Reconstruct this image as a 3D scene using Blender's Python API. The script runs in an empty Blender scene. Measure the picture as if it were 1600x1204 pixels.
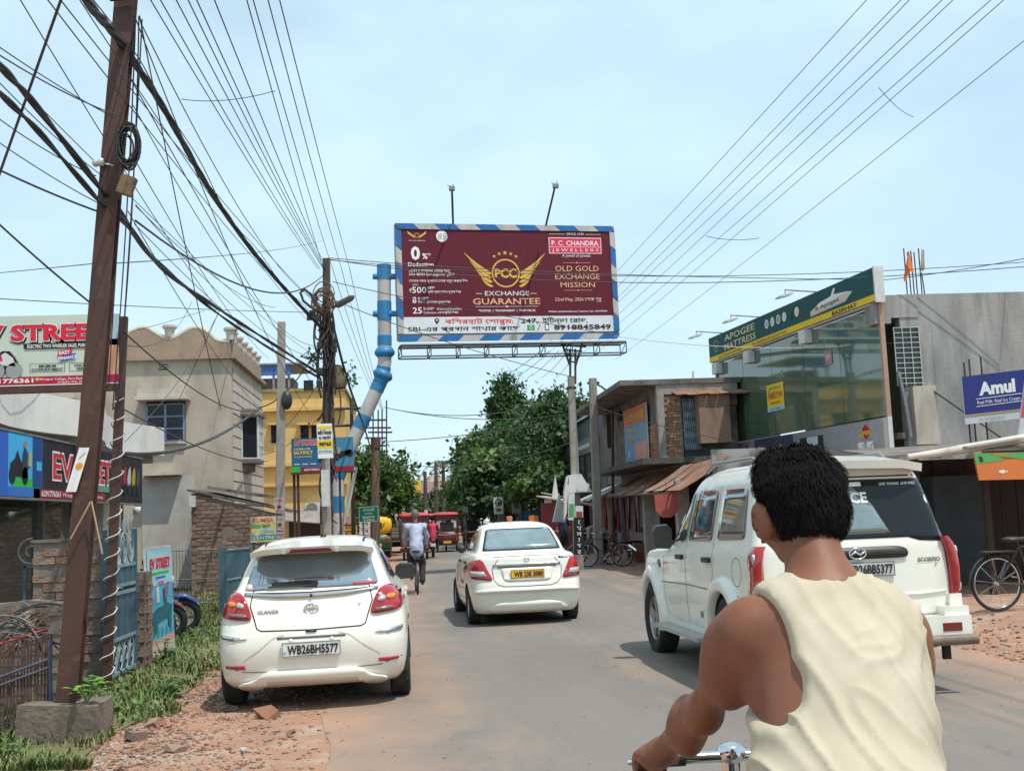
import bpy,bmesh,math,random
import numpy as np
from mathutils import Vector,Matrix,noise
from mathutils.bvhtree import BVHTree
from mathutils.geometry import tessellate_polygon
S=bpy.context.scene
COL=S.collection
R=math.radians
rnd=random.Random(7)
# ------------------------------------------------------------------ camera
HC=1.66
FPX=1750.0
YAW,PITCH,ROLL=R(5.13),R(6.51),R(2.3)
_f=Vector((math.sin(YAW)*math.cos(PITCH),math.cos(YAW)*math.cos(PITCH),math.sin(PITCH)))
_r0=Vector((math.cos(YAW),-math.sin(YAW),0))
_u0=_r0.cross(_f)
_r=_r0*math.cos(ROLL)-_u0*math.sin(ROLL)
_u=_u0*math.cos(ROLL)+_r0*math.sin(ROLL)
CAM=Vector((0,0,HC))
cd=bpy.data.cameras.new('camera');cam=bpy.data.objects.new('camera',cd);COL.objects.link(cam)
cam.matrix_world=Matrix(((_r.x,_u.x,-_f.x,CAM.x),(_r.y,_u.y,-_f.y,CAM.y),(_r.z,_u.z,-_f.z,CAM.z),(0,0,0,1)))
cd.sensor_width=36;cd.lens=36*FPX/1600;cd.clip_start=0.05;cd.clip_end=3000
S.camera=cam
# ------------------------------------------------------------------ sky, sun, exposure
SUN_EL,SUN_AZ=R(66),R(138)  # azimuth clockwise from +Y: behind the camera, to the right
W=bpy.data.worlds.new('World');S.world=W;W.use_nodes=True
nt=W.node_tree;nt.nodes.clear()
bg=nt.nodes.new('ShaderNodeBackground');wo=nt.nodes.new('ShaderNodeOutputWorld')
sk=nt.nodes.new('ShaderNodeTexSky');sk.sky_type='NISHITA';sk.sun_disc=False
sk.sun_elevation=SUN_EL;sk.sun_rotation=SUN_AZ;sk.air_density=1.0;sk.dust_density=1.0;sk.ozone_density=2.0
tc=nt.nodes.new('ShaderNodeTexCoord');mp=nt.nodes.new('ShaderNodeMapping');mp.inputs['Scale'].default_value=(1,1,2.2)
nz=nt.nodes.new('ShaderNodeTexNoise');nz.inputs['Scale'].default_value=2.6;nz.inputs['Detail'].default_value=5
nz.inputs['Roughness'].default_value=0.55
rp=nt.nodes.new('ShaderNodeValToRGB');rp.color_ramp.elements[0].position=0.40;rp.color_ramp.elements[1].position=0.68
mx=nt.nodes.new('ShaderNodeMix');mx.data_type='RGBA'
mul=nt.nodes.new('ShaderNodeMath');mul.operation='MULTIPLY_ADD';mul.inputs[1].default_value=0.28;mul.inputs[2].default_value=0.60
nt.links.new(tc.outputs['Generated'],mp.inputs['Vector']);nt.links.new(mp.outputs[0],nz.inputs['Vector'])
nt.links.new(nz.outputs['Fac'],rp.inputs['Fac']);nt.links.new(rp.outputs['Color'],mul.inputs[0])
nt.links.new(mul.outputs[0],mx.inputs['Factor']);nt.links.new(sk.outputs['Color'],mx.inputs['A'])
mx.inputs['B'].default_value=(4.9,6.5,7.2,1)  # thin high cloud veil
nt.links.new(mx.outputs['Result'],bg.inputs['Color']);bg.inputs['Strength'].default_value=0.15
nt.links.new(bg.outputs[0],wo.inputs['Surface'])
sd=bpy.data.lights.new('sun','SUN');sd.energy=3.8;sd.angle=R(0.7);sd.color=(1.0,0.95,0.87)
so=bpy.data.objects.new('sun',sd);COL.objects.link(so)
_sv=Vector((math.sin(SUN_AZ)*math.cos(SUN_EL),math.cos(SUN_AZ)*math.cos(SUN_EL),math.sin(SUN_EL)))
so.rotation_euler=_sv.to_track_quat('Z','Y').to_euler();so.location=(0,0,40)
vs=S.view_settings;vs.view_transform='Standard';vs.look='None';vs.exposure=0.12;vs.gamma=1.0;vs.use_curve_mapping=False
S.cycles.max_bounces=6;S.cycles.transparent_max_bounces=8
try:S.cycles.use_denoising=True
except Exception:pass
# ------------------------------------------------------------------ places read off the photograph (1600 x 1204 pixels) at a known distance
def ray(px,py):return _f*FPX+_r*(px-800)+_u*(602-py)
def PY(px,py,Y):
 d=ray(px,py);return CAM+d*(Y/d.y)
def PX(px,py,X):
 d=ray(px,py);return CAM+d*(X/d.x)
def PIX(p):
 d=Vector(p)-CAM;z=d.dot(_f);return(800+FPX*d.dot(_r)/z,602-FPX*d.dot(_u)/z)if z>.01 else(-1e4,0)
def G(px,py,z=0.0):
 d=ray(px,py);return CAM+d*((z-HC)/d.z)
 # ------------------------------------------------------------------ materials
MATS={}
def mat(name,col,rough=0.6,metal=0.0,col2=None,vs=4.0,lo=0.35,hi=0.65,stretch=(1,1,1),bump=0.0,bs=30.0,coat=0.0,
spec=0.5,detail=6,col3=None,vs3=0.8,lo3=.5,hi3=.62,stretch3=(1,1,1),trans=0.0,sss=0.0,rough2=None,emis=None,island=0.0,sheen=0.0,alpha=None):
 if name in MATS:return MATS[name]
 m=bpy.data.materials.new(name);m.use_nodes=True;n=m.node_tree;N=n.nodes;L=n.links
 p=N['Principled BSDF']
 def rgba(c):return(c[0],c[1],c[2],1)
 p.inputs['Base Color'].default_value=rgba(col);p.inputs['Roughness'].default_value=rough;p.inputs['Metallic'].default_value=metal
 p.inputs['Specular IOR Level'].default_value=spec;p.inputs['Coat Weight'].default_value=coat;p.inputs['Coat Roughness'].default_value=0.05
 if trans:p.inputs['Transmission Weight'].default_value=trans
 if alpha is not None:p.inputs['Alpha'].default_value=alpha
 if sheen:p.inputs['Sheen Weight'].default_value=sheen
 if sss:
  p.inputs['Subsurface Weight'].default_value=sss;p.inputs['Subsurface Radius'].default_value=(0.01,0.004,0.002);p.inputs['Subsurface Scale'].default_value=0.5
 if emis:p.inputs['Emission Color'].default_value=rgba(emis);p.inputs['Emission Strength'].default_value=1
 def noisefac(scale,st,lo,hi,det):
  t=N.new('ShaderNodeTexCoord');q=N.new('ShaderNodeMapping');q.inputs['Scale'].default_value=st
  z=N.new('ShaderNodeTexNoise');z.inputs['Scale'].default_value=scale;z.inputs['Detail'].default_value=det;z.inputs['Roughness'].default_value=0.62
  r=N.new('ShaderNodeMapRange');r.inputs['From Min'].default_value=lo;r.inputs['From Max'].default_value=hi
  L.new(t.outputs['Object'],q.inputs['Vector']);L.new(q.outputs[0],z.inputs['Vector']);L.new(z.outputs['Fac'],r.inputs['Value'])
  return r.outputs['Result'],z
 last=None
 if col2 is not None:
  f,z=noisefac(vs,stretch,lo,hi,detail)
  k=N.new('ShaderNodeMix');k.data_type='RGBA';k.inputs['A'].default_value=rgba(col);k.inputs['B'].default_value=rgba(col2)
  L.new(f,k.inputs['Factor']);last=k.outputs['Result']
  if rough2 is not None:
   rr=N.new('ShaderNodeMapRange');rr.inputs['To Min'].default_value=rough;rr.inputs['To Max'].default_value=rough2
   L.new(f,rr.inputs['Value']);L.new(rr.outputs['Result'],p.inputs['Roughness'])
 if col3 is not None:
  f,z=noisefac(vs3,stretch3,lo3,hi3,detail)
  k=N.new('ShaderNodeMix');k.data_type='RGBA';k.inputs['B'].default_value=rgba(col3)
  if last is None:k.inputs['A'].default_value=rgba(col)
  else:L.new(last,k.inputs['A'])
  L.new(f,k.inputs['Factor']);last=k.outputs['Result']
 if island:
  g=N.new('ShaderNodeNewGeometry');hs=N.new('ShaderNodeHueSaturation')
  r=N.new('ShaderNodeMapRange');r.inputs['To Min'].default_value=1-island;r.inputs['To Max'].default_value=1+island
  r2=N.new('ShaderNodeMapRange');r2.inputs['To Min'].default_value=0.48;r2.inputs['To Max'].default_value=0.52
  L.new(g.outputs['Random Per Island'],r.inputs['Value']);L.new(r.outputs['Result'],hs.inputs['Value'])
  L.new(g.outputs['Random Per Island'],r2.inputs['Value']);L.new(r2.outputs['Result'],hs.inputs['Hue'])
  if last is None:hs.inputs['Color'].default_value=rgba(col)
  else:L.new(last,hs.inputs['Color'])
  last=hs.outputs['Color']
 if last is not None:L.new(last,p.inputs['Base Color'])
 if bump:
  t=N.new('ShaderNodeTexCoord');z=N.new('ShaderNodeTexNoise');z.inputs['Scale'].default_value=bs;z.inputs['Detail'].default_value=6
  b=N.new('ShaderNodeBump');b.inputs['Strength'].default_value=bump;b.inputs['Distance'].default_value=0.02
  L.new(t.outputs['Object'],z.inputs['Vector']);L.new(z.outputs['Fac'],b.inputs['Height']);L.new(b.outputs[0],p.inputs['Normal'])
 MATS[name]=m;return m
def flat(name,col,rough=0.5):  # printed vinyl, slightly dusty
 return mat('print_'+name,col,.65,spec=.25,col2=tuple(c*0.82+0.02 for c in col),vs=2.5,lo=.4,hi=.8)
 # ------------------------------------------------------------------ mesh builder
def frame_of(d):
 d=d.normalized();a=Vector((0,0,1))if abs(d.z)<0.9 else Vector((1,0,0))
 x=d.cross(a).normalized();return x,d.cross(x).normalized()
class MB:
 def __init__(s):s.v=[];s.f=[];s.m=[];s.sm=[]
 def add(s,vs,fs,m=0,smooth=False):
  b=len(s.v);s.v+=[tuple(v)for v in vs]
  for f in fs:s.f.append([b+i for i in f]);s.m.append(m);s.sm.append(smooth)
  return s
 def box(s,c,size,rot=None,m=0,jit=0.0,rn=None):
  c=Vector(c);h=Vector(size)/2;P=[]
  for x in(-1,1):
   for y in(-1,1):
    for z in(-1,1):
     p=Vector((x*h.x,y*h.y,z*h.z))
     if jit:p+=Vector((rn.uniform(-jit,jit)for _ in range(3)))
     if rot is not None:p=rot@p
     P.append(c+p)
  return s.add(P,[(0,1,3,2),(4,6,7,5),(0,4,5,1),(2,3,7,6),(0,2,6,4),(1,5,7,3)],m)
 def bbox(s,lo,hi,m=0):
  lo=Vector(lo);hi=Vector(hi);return s.box((lo+hi)/2,hi-lo,None,m)
 def slab(s,o,u,v,w,m=0):  # parallelepiped: corner o, edges u, v, w
  o,u,v,w=Vector(o),Vector(u),Vector(v),Vector(w)
  P=[o,o+u,o+u+v,o+v,o+w,o+u+w,o+u+v+w,o+v+w]
  if u.cross(v).dot(w)<0:F=[(0,1,2,3),(7,6,5,4),(4,5,1,0),(5,6,2,1),(6,7,3,2),(7,4,0,3)]
  else:F=[(3,2,1,0),(4,5,6,7),(0,1,5,4),(1,2,6,5),(2,3,7,6),(3,0,4,7)]
  return s.add(P,F,m)
 def prism(s,pts,w,m=0):  # polygon pts (3D, planar) swept by w
  w=Vector(w);pts=[Vector(p)for p in pts];n=len(pts)
  nn=Vector((0,0,0))
  for i in range(n):nn+=pts[i].cross(pts[(i+1)%n])
  if nn.dot(w)>0:pts=pts[::-1]
  b=[p+w for p in pts]
  return s.add(pts+b,[tuple(range(n)),tuple(range(2*n-1,n-1,-1))]+[(i,i+n,(i+1)%n+n,(i+1)%n)for i in range(n)],m)
 def tube(s,pts,r,n=8,m=0,caps=True,smooth=True,flatten=None):
  pts=[Vector(p)for p in pts];k=len(pts)
  rr=r if isinstance(r,(list,tuple))else[r]*k
  x=None;rings=[]
  for i,p in enumerate(pts):
   d=(pts[min(i+1,k-1)]-pts[max(i-1,0)])
   if d.length<1e-9:d=Vector((0,0,1))
   d.normalize()
   if x is None:x,y=frame_of(d)
   else:
    x=(x-d*x.dot(d))
    if x.length<1e-6:x,y=frame_of(d)
    x.normalize();y=d.cross(x)
   rings.append([p+(x*math.cos(2*math.pi*j/n)+y*math.sin(2*math.pi*j/n))*rr[i]for j in range(n)])
  V=[q for ring in rings for q in ring]
  F=[(i*n+j,i*n+(j+1)%n,(i+1)*n+(j+1)%n,(i+1)*n+j)for i in range(k-1)for j in range(n)]
  s.add(V,F,m,smooth)
  if caps:s.add(rings[0],[tuple(range(n-1,-1,-1))],m);s.add(rings[-1],[tuple(range(n))],m)
  return s
 def lathe(s,prof,c,axis,n=24,m=0,smooth=True,closed=False):  # prof: (radius, along)
  c=Vector(c);a=Vector(axis).normalized();x,y=frame_of(a);k=len(prof)
  V=[c+a*t+(x*math.cos(2*math.pi*j/n)+y*math.sin(2*math.pi*j/n))*r for r,t in prof for j in range(n)]
  F=[(i*n+j,i*n+(j+1)%n,((i+1)%k)*n+(j+1)%n,((i+1)%k)*n+j)for i in range(k if closed else k-1)for j in range(n)]
  return s.add(V,F,m,smooth)
 def ell(s,c,r,n=12,k=8,m=0,rot=None):
  c=Vector(c);V=[];F=[]
  for i in range(k+1):
   t=math.pi*i/k
   for j in range(n):
    a=2*math.pi*j/n;p=Vector((r[0]*math.sin(t)*math.cos(a),r[1]*math.sin(t)*math.sin(a),r[2]*math.cos(t)))
    V.append(c+(rot@p if rot else p))
  for i in range(k):
   for j in range(n):F.append((i*n+j,(i+1)*n+j,(i+1)*n+(j+1)%n,i*n+(j+1)%n))
  return s.add(V,F,m,True)
 def mesh(s,name,mats,off=None):
  me=bpy.data.meshes.new(name)
  if off is not None:v=[(a[0]-off[0],a[1]-off[1],a[2]-off[2])for a in s.v]
  else:v=s.v
  me.from_pydata(v,[],s.f)
  for q in(mats if isinstance(mats,(list,tuple))else[mats]):me.materials.append(q)
  me.polygons.foreach_set('material_index',s.m);me.polygons.foreach_set('use_smooth',s.sm);me.update()
  return me
 def build(s,name,mats,parent=None,local=False):
  off=None
  if parent is not None and not local:
   off=Vector((0,0,0));q=parent
   while q is not None:off+=q.location;q=q.parent
  return link(name,s.mesh(name,mats,off),parent)
def link(name,me,parent=None,loc=None):
 o=bpy.data.objects.new(name,me);COL.objects.link(o);o.parent=parent
 if loc is not None:o.location=loc
 return o
def tag(o,label=None,cat=None,group=None,kind=None):
 if label:o['label']=label
 if cat:o['category']=cat
 if group:o['group']=group
 if kind:o['kind']=kind
 return o
def thing(name,label,cat,loc=(0,0,0),rz=0.0,group=None):
 o=bpy.data.objects.new(name,None);COL.objects.link(o);o.location=loc;o.rotation_euler=(0,0,rz)
 o.empty_display_size=0.1;return tag(o,label,cat,group)
def copy_tree(o,loc=None,rz=None,label=None,parent=None):
 kids=list(o.children);c=o.copy();COL.objects.link(c)
 if parent is not None:c.parent=parent
 if loc is not None:c.location=loc
 if rz is not None:c.rotation_euler=(0,0,rz)
 if label:c['label']=label
 for k in kids:copy_tree(k,parent=c)
 return c
def npmesh(name,V,F,mats,smooth=False,mi=None):
 V=np.asarray(V,np.float32);F=np.asarray(F,np.int32);k=F.shape[1]
 me=bpy.data.meshes.new(name);me.vertices.add(len(V));me.vertices.foreach_set('co',V.ravel())
 me.loops.add(F.size);me.loops.foreach_set('vertex_index',F.ravel());me.polygons.add(len(F))
 me.polygons.foreach_set('loop_start',np.arange(len(F),dtype=np.int32)*k)
 if smooth:me.polygons.foreach_set('use_smooth',np.ones(len(F),bool))
 for q in(mats if isinstance(mats,(list,tuple))else[mats]):me.materials.append(q)
 if mi is not None:me.polygons.foreach_set('material_index',np.asarray(mi,np.int32))
 me.update(calc_edges=True);me.validate();return me
def evaluated(o):
 dg=bpy.context.evaluated_depsgraph_get();dg.update()
 return bpy.data.meshes.new_from_object(o.evaluated_get(dg))
 # ------------------------------------------------------------------ lettering
_TX={}
def text_geo(s,bold=0.0,res=2):
 key=(s,bold,res)
 if key in _TX:return _TX[key]
 c=bpy.data.curves.new('lettering','FONT');c.body=s;c.size=1;c.resolution_u=res;c.offset=bold;c.fill_mode='FRONT'
 o=bpy.data.objects.new('lettering',c);COL.objects.link(o)
 me=evaluated(o)
 V=[(v.co.x,v.co.y)for v in me.vertices];F=[tuple(p.vertices)for p in me.polygons]
 bpy.data.objects.remove(o);bpy.data.meshes.remove(me);bpy.data.curves.remove(c)
 if V:
  xs=[a[0]for a in V];x0,x1=min(xs),max(xs);V=[(a[0]-x0,a[1])for a in V];w=x1-x0
 else:w=0
 _TX[key]=(V,F,w);return _TX[key]
class Panel:
 """flat printed face: origin o (bottom left as seen), full edge vectors u (right), v (up)"""
 def __init__(s,o,u,v):
  s.o,s.u,s.v=Vector(o),Vector(u),Vector(v);s.w,s.h=s.u.length,s.v.length
  s.U,s.V=s.u.normalized(),s.v.normalized();s.n=s.U.cross(s.V).normalized();s.pm=MB();s.mats=[];s.tm=MB()
 def mi(s,m):
  if m not in s.mats:s.mats.append(m)
  return s.mats.index(m)
 def pt(s,x,y,k):return s.o+s.U*(x*s.w)+s.V*(y*s.h)+s.n*(0.003*k)
 def rect(s,x0,y0,x1,y1,m,k=1):s.pm.add([s.pt(x0,y0,k),s.pt(x1,y0,k),s.pt(x1,y1,k),s.pt(x0,y1,k)],[(0,1,2,3)],s.mi(m));return s
 def poly(s,pts,m,k=1):
  P=[Vector((x*s.w,y*s.h,0))for x,y in pts];T=tessellate_polygon([P])
  V=[s.pt(x,y,k)for x,y in pts];F=[]
  for a,b,c in T:
   if(P[b]-P[a]).cross(P[c]-P[a]).z<0:b,c=c,b
   F.append((a,b,c))
  s.pm.add(V,F,s.mi(m));return s
 def ell(s,cx,cy,r,m,k=1,ry=None,n=20):  # r in metres
  ry=ry or r;return s.poly([(cx+r*math.cos(2*math.pi*i/n)/s.w,cy+ry*math.sin(2*math.pi*i/n)/s.h)for i in range(n)],m,k)
 def ring(s,cx,cy,r,t,m,k=1,n=28,sy=1):
  for i in range(n):
   a,b=2*math.pi*i/n,2*math.pi*(i+1)/n
   s.poly([(cx+q*math.cos(e)/s.w,cy+sy*q*math.sin(e)/s.h)for q,e in((r-t,a),(r,a),(r,b),(r-t,b))],m,k)
  return s
 def line(s,x0,y0,x1,y1,t,m,k=2):  # t metres
  a=Vector((x0*s.w,y0*s.h));b=Vector((x1*s.w,y1*s.h));d=(b-a).normalized();nn=Vector((-d.y,d.x))*t/2
  return s.poly([((p.x)/s.w,(p.y)/s.h)for p in(a-nn,b-nn,b+nn,a+nn)],m,k)
 def text(s,x,y,size,st,m,k=2,align='c',bold=0.0,width=None,shear=0.0,rot=0.0,slant=0.0):
  """size: cap height as a share of panel height; width: forced total width as a share of panel width"""
  bengali=any(ord(q)>2400 for q in st);V,F,w=text_geo(st,0.0 if bengali else bold)
  if not V:return s
  if bengali and bold:  # heavier strokes: the same glyphs laid again a hair to the side and in front
   d=bold*.55*size/.73*s.h/s.w
   for i in(-1,1):s.text(x+i*d,y,size,st,m,k+.12*i,align,0.0,width,shear,rot,slant)
  sc=size*s.h/0.73;sx=sc if width is None else width*s.w/w
  x0=x*s.w-(w*sx/2 if align=='c' else(w*sx if align=='r' else 0));P=[]
  ca,sa=math.cos(rot),math.sin(rot)
  for a,b in V:
   p,q=a*sx+shear*b*sc-(x*s.w-x0),b*sc+slant*a*sx
   P.append(s.o+s.U*(x*s.w+p*ca-q*sa)+s.V*(y*s.h+p*sa+q*ca)+s.n*(0.003*k))
  s.tm.add(P,F,s.mi(m));return s
 def build(s,parent,pname='printed_face',tname='lettering',local=False):
  if s.pm.v:s.pm.build(pname,s.mats,parent,local)
  if s.tm.v:s.tm.build(tname,s.mats,parent,local)
  # ------------------------------------------------------------------ vehicles
car_white=mat('car_white',(0.80,0.79,0.71),0.24,col2=(0.74,0.72,0.62),vs=2.2,coat=0.6,rough2=0.42,col3=(0.60,0.55,0.46),vs3=1.6,lo3=.60,hi3=.95)
car_glass=mat('car_glass',(0.035,0.045,0.05),0.04,metal=0.0,spec=1.0,coat=1.0)
car_rear_glass=mat('car_rear_glass',(0.42,0.49,0.54),0.05,metal=0.8,spec=0.9,coat=0.6,col2=(0.26,0.31,0.35),vs=2.2,lo=.3,hi=.7)
suv_glass=mat('suv_glass',(0.012,0.015,0.017),0.06,spec=0.35)
taxi_glass=mat('taxi_glass',(0.32,0.40,0.42),0.08,metal=0.55,spec=0.9,col2=(0.22,0.29,0.31),vs=3)
rubber=mat('rubber',(0.018,0.017,0.016),0.85,col2=(0.05,0.042,0.035),vs=9,lo=.45,hi=.8)
black_plastic=mat('black_plastic',(0.015,0.015,0.016),0.45,col2=(0.03,0.029,0.027),vs=8)
seam_dark=mat('seam_dark',(0.012,0.012,0.012),0.8)
chrome=mat('chrome',(0.72,0.72,0.72),0.12,metal=1.0,col2=(0.6,0.6,0.6),vs=6)
alloy=mat('alloy',(0.45,0.45,0.45),0.35,metal=0.85,col2=(0.3,0.28,0.26),vs=7)
lamp_red=mat('lamp_red',(0.42,0.008,0.012),0.12,coat=0.8,col2=(0.30,0.005,0.012),vs=14)
lamp_clear=mat('lamp_clear',(0.62,0.60,0.58),0.15,metal=0.35,coat=0.6,col2=(0.4,0.39,0.38),vs=30)
lamp_amber=mat('lamp_amber',(0.75,0.22,0.03),0.2,coat=0.6)
lamp_grey=mat('lamp_grey',(0.16,0.13,0.13),0.25,coat=0.4)
plate_white=mat('plate_white',(0.72,0.72,0.70),0.5,col2=(0.6,0.6,0.57),vs=10)
plate_yellow=mat('plate_yellow',(0.80,0.44,0.03),0.5,col2=(0.66,0.36,0.04),vs=10)
ink_black=mat('ink_black',(0.012,0.012,0.014),0.6)
ink_white=flat('white',(0.80,0.80,0.78))
ink_red=flat('red',(0.62,0.03,0.04))
under_dark=mat('under_dark',(0.02,0.02,0.02),0.9)
def ground_mesh():
# dirt verge sheet: finer near the road, with gentle unevenness
 xs=np.concatenate([np.linspace(-400,-30,12),np.linspace(-28,-8,12),np.linspace(-7.6,12,80),np.linspace(13,40,14),np.linspace(60,400,10)])
 ys=np.concatenate([np.linspace(-30,2,8),np.linspace(3,24,100),np.linspace(25,60,50),np.linspace(66,140,20),np.linspace(180,1500,14)])
 V=[]
 for y in ys:
  for x in xs:
   z=0.0
   if-20<x<-0.9:z+=0.03*noise.noise((x*.9,y*.9,0))*min(1,(-0.9-x)/.6)+.02*noise.noise((x*3,y*3,3))*min(1,(-.9-x)/.6)
   if x>5.9:z+=min(.16,(x-5.9)*.10)+.035*noise.noise((x*.7,y*.7,5))*min(1,(x-5.9)/.8)
   V.append((x,y,z-.005))
 nx=len(xs);F=[(j*nx+i,j*nx+i+1,(j+1)*nx+i+1,(j+1)*nx+i)for j in range(len(ys)-1)for i in range(nx-1)]
 m=mat('red_dirt',(.36,.19,.115),.95,col2=(.27,.15,.10),vs=1.3,lo=.35,hi=.65,col3=(.40,.29,.21),vs3=2.6,lo3=.48,hi3=.7,bump=1.0,bs=7)
 o=link('ground',npmesh('ground',V,F,m,True));tag(o,'dusty reddish dirt verge beside the road',None,None,'structure')
ground_mesh()
def ground_z(x,y):
 z=0.0
 if-20<x<-0.9:z+=0.03*noise.noise((x*.9,y*.9,0))*min(1,(-0.9-x)/.6)
 if x>5.9:z+=min(.16,(x-5.9)*.10)
 return z-.005
def road_mesh():
 rn=random.Random(3);V=[];F=[];ys=[-30,-10]+[i*.35 for i in range(0,260)]+[95+i*6 for i in range(0,60)]
 k=9
 for y in ys:
  w=lambda s:.16*noise.noise((s,y*.55,1))+.07*noise.noise((s,y*2.3,2))
  x0,x1=-.75+w(3),5.85+w(9)
  for i in range(k):V.append((x0+(x1-x0)*i/(k-1),y,.0+.03*math.sin(math.pi*i/(k-1))))
 F=[(j*k+i,j*k+i+1,(j+1)*k+i+1,(j+1)*k+i)for j in range(len(ys)-1)for i in range(k-1)]
 m=mat('road_asphalt',(.195,.172,.152),.85,col2=(.155,.140,.126),vs=.5,lo=.3,hi=.7,stretch=(1.6,.35,1),col3=(.30,.215,.155),vs3=.55,lo3=.50,hi3=.75,stretch3=(1.5,.25,1),bump=.25,bs=140)
 # red dust drifting in from both edges of the carriageway
 n=m.node_tree;N=n.nodes;L=n.links;p=N['Principled BSDF'];src=p.inputs['Base Color'].links[0].from_socket
 t=N.new('ShaderNodeTexCoord');sx=N.new('ShaderNodeSeparateXYZ');L.new(t.outputs['Object'],sx.inputs[0])
 a=N.new('ShaderNodeMath');a.operation='SUBTRACT';a.inputs[1].default_value=2.55;L.new(sx.outputs['X'],a.inputs[0])
 b=N.new('ShaderNodeMath');b.operation='ABSOLUTE';L.new(a.outputs[0],b.inputs[0])
 z=N.new('ShaderNodeTexNoise');z.inputs['Scale'].default_value=1.4;z.inputs['Detail'].default_value=8;L.new(t.outputs['Object'],z.inputs['Vector'])
 c=N.new('ShaderNodeMath');c.operation='MULTIPLY_ADD';c.inputs[1].default_value=2.2;L.new(z.outputs['Fac'],c.inputs[0]);L.new(b.outputs[0],c.inputs[2])
 r=N.new('ShaderNodeMapRange');r.inputs['From Min'].default_value=3.1;r.inputs['From Max'].default_value=4.7;L.new(c.outputs[0],r.inputs['Value'])
 k_=N.new('ShaderNodeMix');k_.data_type='RGBA';L.new(r.outputs['Result'],k_.inputs['Factor']);L.new(src,k_.inputs['A']);k_.inputs['B'].default_value=(.36,.215,.14,1)
 # fine aggregate speckle
 z2=N.new('ShaderNodeTexNoise');z2.inputs['Scale'].default_value=260;z2.inputs['Detail'].default_value=2;L.new(t.outputs['Object'],z2.inputs['Vector'])
 r2=N.new('ShaderNodeMapRange');r2.inputs['From Min'].default_value=.3;r2.inputs['From Max'].default_value=.7;r2.inputs['To Min'].default_value=.8;r2.inputs['To Max'].default_value=1.2;L.new(z2.outputs['Fac'],r2.inputs['Value'])
 # hairline cracks in patches
 vo=N.new('ShaderNodeTexVoronoi');vo.feature='DISTANCE_TO_EDGE';vo.inputs['Scale'].default_value=.9;wv=N.new('ShaderNodeMixRGB');wv.blend_type='ADD';wv.inputs[0].default_value=.35;z3=N.new('ShaderNodeTexNoise');z3.inputs['Scale'].default_value=2.5;z3.inputs['Detail'].default_value=6
 L.new(t.outputs['Object'],z3.inputs['Vector']);L.new(t.outputs['Object'],wv.inputs[1]);L.new(z3.outputs['Color'],wv.inputs[2]);L.new(wv.outputs[0],vo.inputs['Vector'])
 r4=N.new('ShaderNodeMapRange');r4.inputs['From Max'].default_value=.012;r4.inputs['To Min'].default_value=.78;L.new(vo.outputs['Distance'],r4.inputs['Value'])
 z5=N.new('ShaderNodeTexNoise');z5.inputs['Scale'].default_value=.45;L.new(t.outputs['Object'],z5.inputs['Vector']);r5=N.new('ShaderNodeMapRange');r5.inputs['From Min'].default_value=.45;r5.inputs['From Max'].default_value=.6;L.new(z5.outputs['Fac'],r5.inputs['Value'])
 mk=N.new('ShaderNodeMix');mk.inputs['A'].default_value=1.0;L.new(r5.outputs['Result'],mk.inputs['Factor']);L.new(r4.outputs['Result'],mk.inputs['B']);mm=N.new('ShaderNodeMath');mm.operation='MULTIPLY';L.new(mk.outputs[0],mm.inputs[0]);L.new(r2.outputs['Result'],mm.inputs[1])
 h=N.new('ShaderNodeHueSaturation');L.new(mm.outputs[0],h.inputs['Value']);L.new(k_.outputs['Result'],h.inputs['Color']);L.new(h.outputs['Color'],p.inputs['Base Color'])
 tag(link('road',npmesh('road',V,F,m,True)),'worn grey asphalt road dusted with red earth',None,None,'structure')
road_mesh()
# ------------------------------------------------------------------ shared setting helpers
brick_m=[mat('brick_'+str(i),c,.9,col2=tuple(q*.6 for q in c),vs=14,lo=.35,hi=.7,bump=.5,bs=60)for i,c in enumerate([(.30,.12,.075),(.25,.115,.08),(.34,.17,.11),(.22,.14,.10)])]
mortar=mat('mortar',(.24,.20,.165),.95,col2=(.16,.13,.11),vs=6,bump=.5,bs=30)
old_brick_m=[mat('old_brick_'+str(i),c,.95,col2=(.10,.075,.06),vs=9,lo=.4,hi=.72,col3=(.26,.22,.19),vs3=5,lo3=.5,hi3=.7,bump=.6,bs=50)for i,c in enumerate([(.29,.135,.09),(.22,.115,.085),(.34,.20,.14)])]
beige=mat('beige_plaster',(.455,.39,.31),.9,col2=(.37,.315,.25),vs=.9,lo=.35,hi=.65,col3=(.25,.215,.18),vs3=.8,lo3=.50,hi3=.74,stretch3=(1.3,1.3,.38),bump=.25,bs=18)
beige_dark=mat('parapet_plaster',(.34,.25,.175),.92,col2=(.26,.19,.135),vs=1.1,col3=(.11,.09,.075),vs3=.9,lo3=.54,hi3=.74,stretch3=(1.4,1.4,.4),bump=.3,bs=18)
beige_pale=mat('pale_plaster',(.52,.475,.41),.9,col2=(.44,.39,.33),vs=1.5,col3=(.28,.24,.19),vs3=1.3,lo3=.58,hi3=.8,stretch3=(1,1,.4))
concrete=mat('concrete',(.34,.31,.275),.92,col2=(.26,.235,.205),vs=5,bump=.35,bs=40,col3=(.16,.145,.125),vs3=2.2,lo3=.55,hi3=.75,stretch3=(1,1,.3))
slab_dark=mat('dirty_slab',(.20,.18,.155),.95,col2=(.10,.09,.08),vs=2.2,lo=.38,hi=.62,bump=.4,bs=22)
yellow_wall=mat('yellow_wall',(.66,.455,.165),.85,col2=(.58,.39,.14),vs=1.2,col3=(.40,.28,.12),vs3=.9,lo3=.58,hi3=.8,stretch3=(1.3,1.3,.35))
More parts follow.
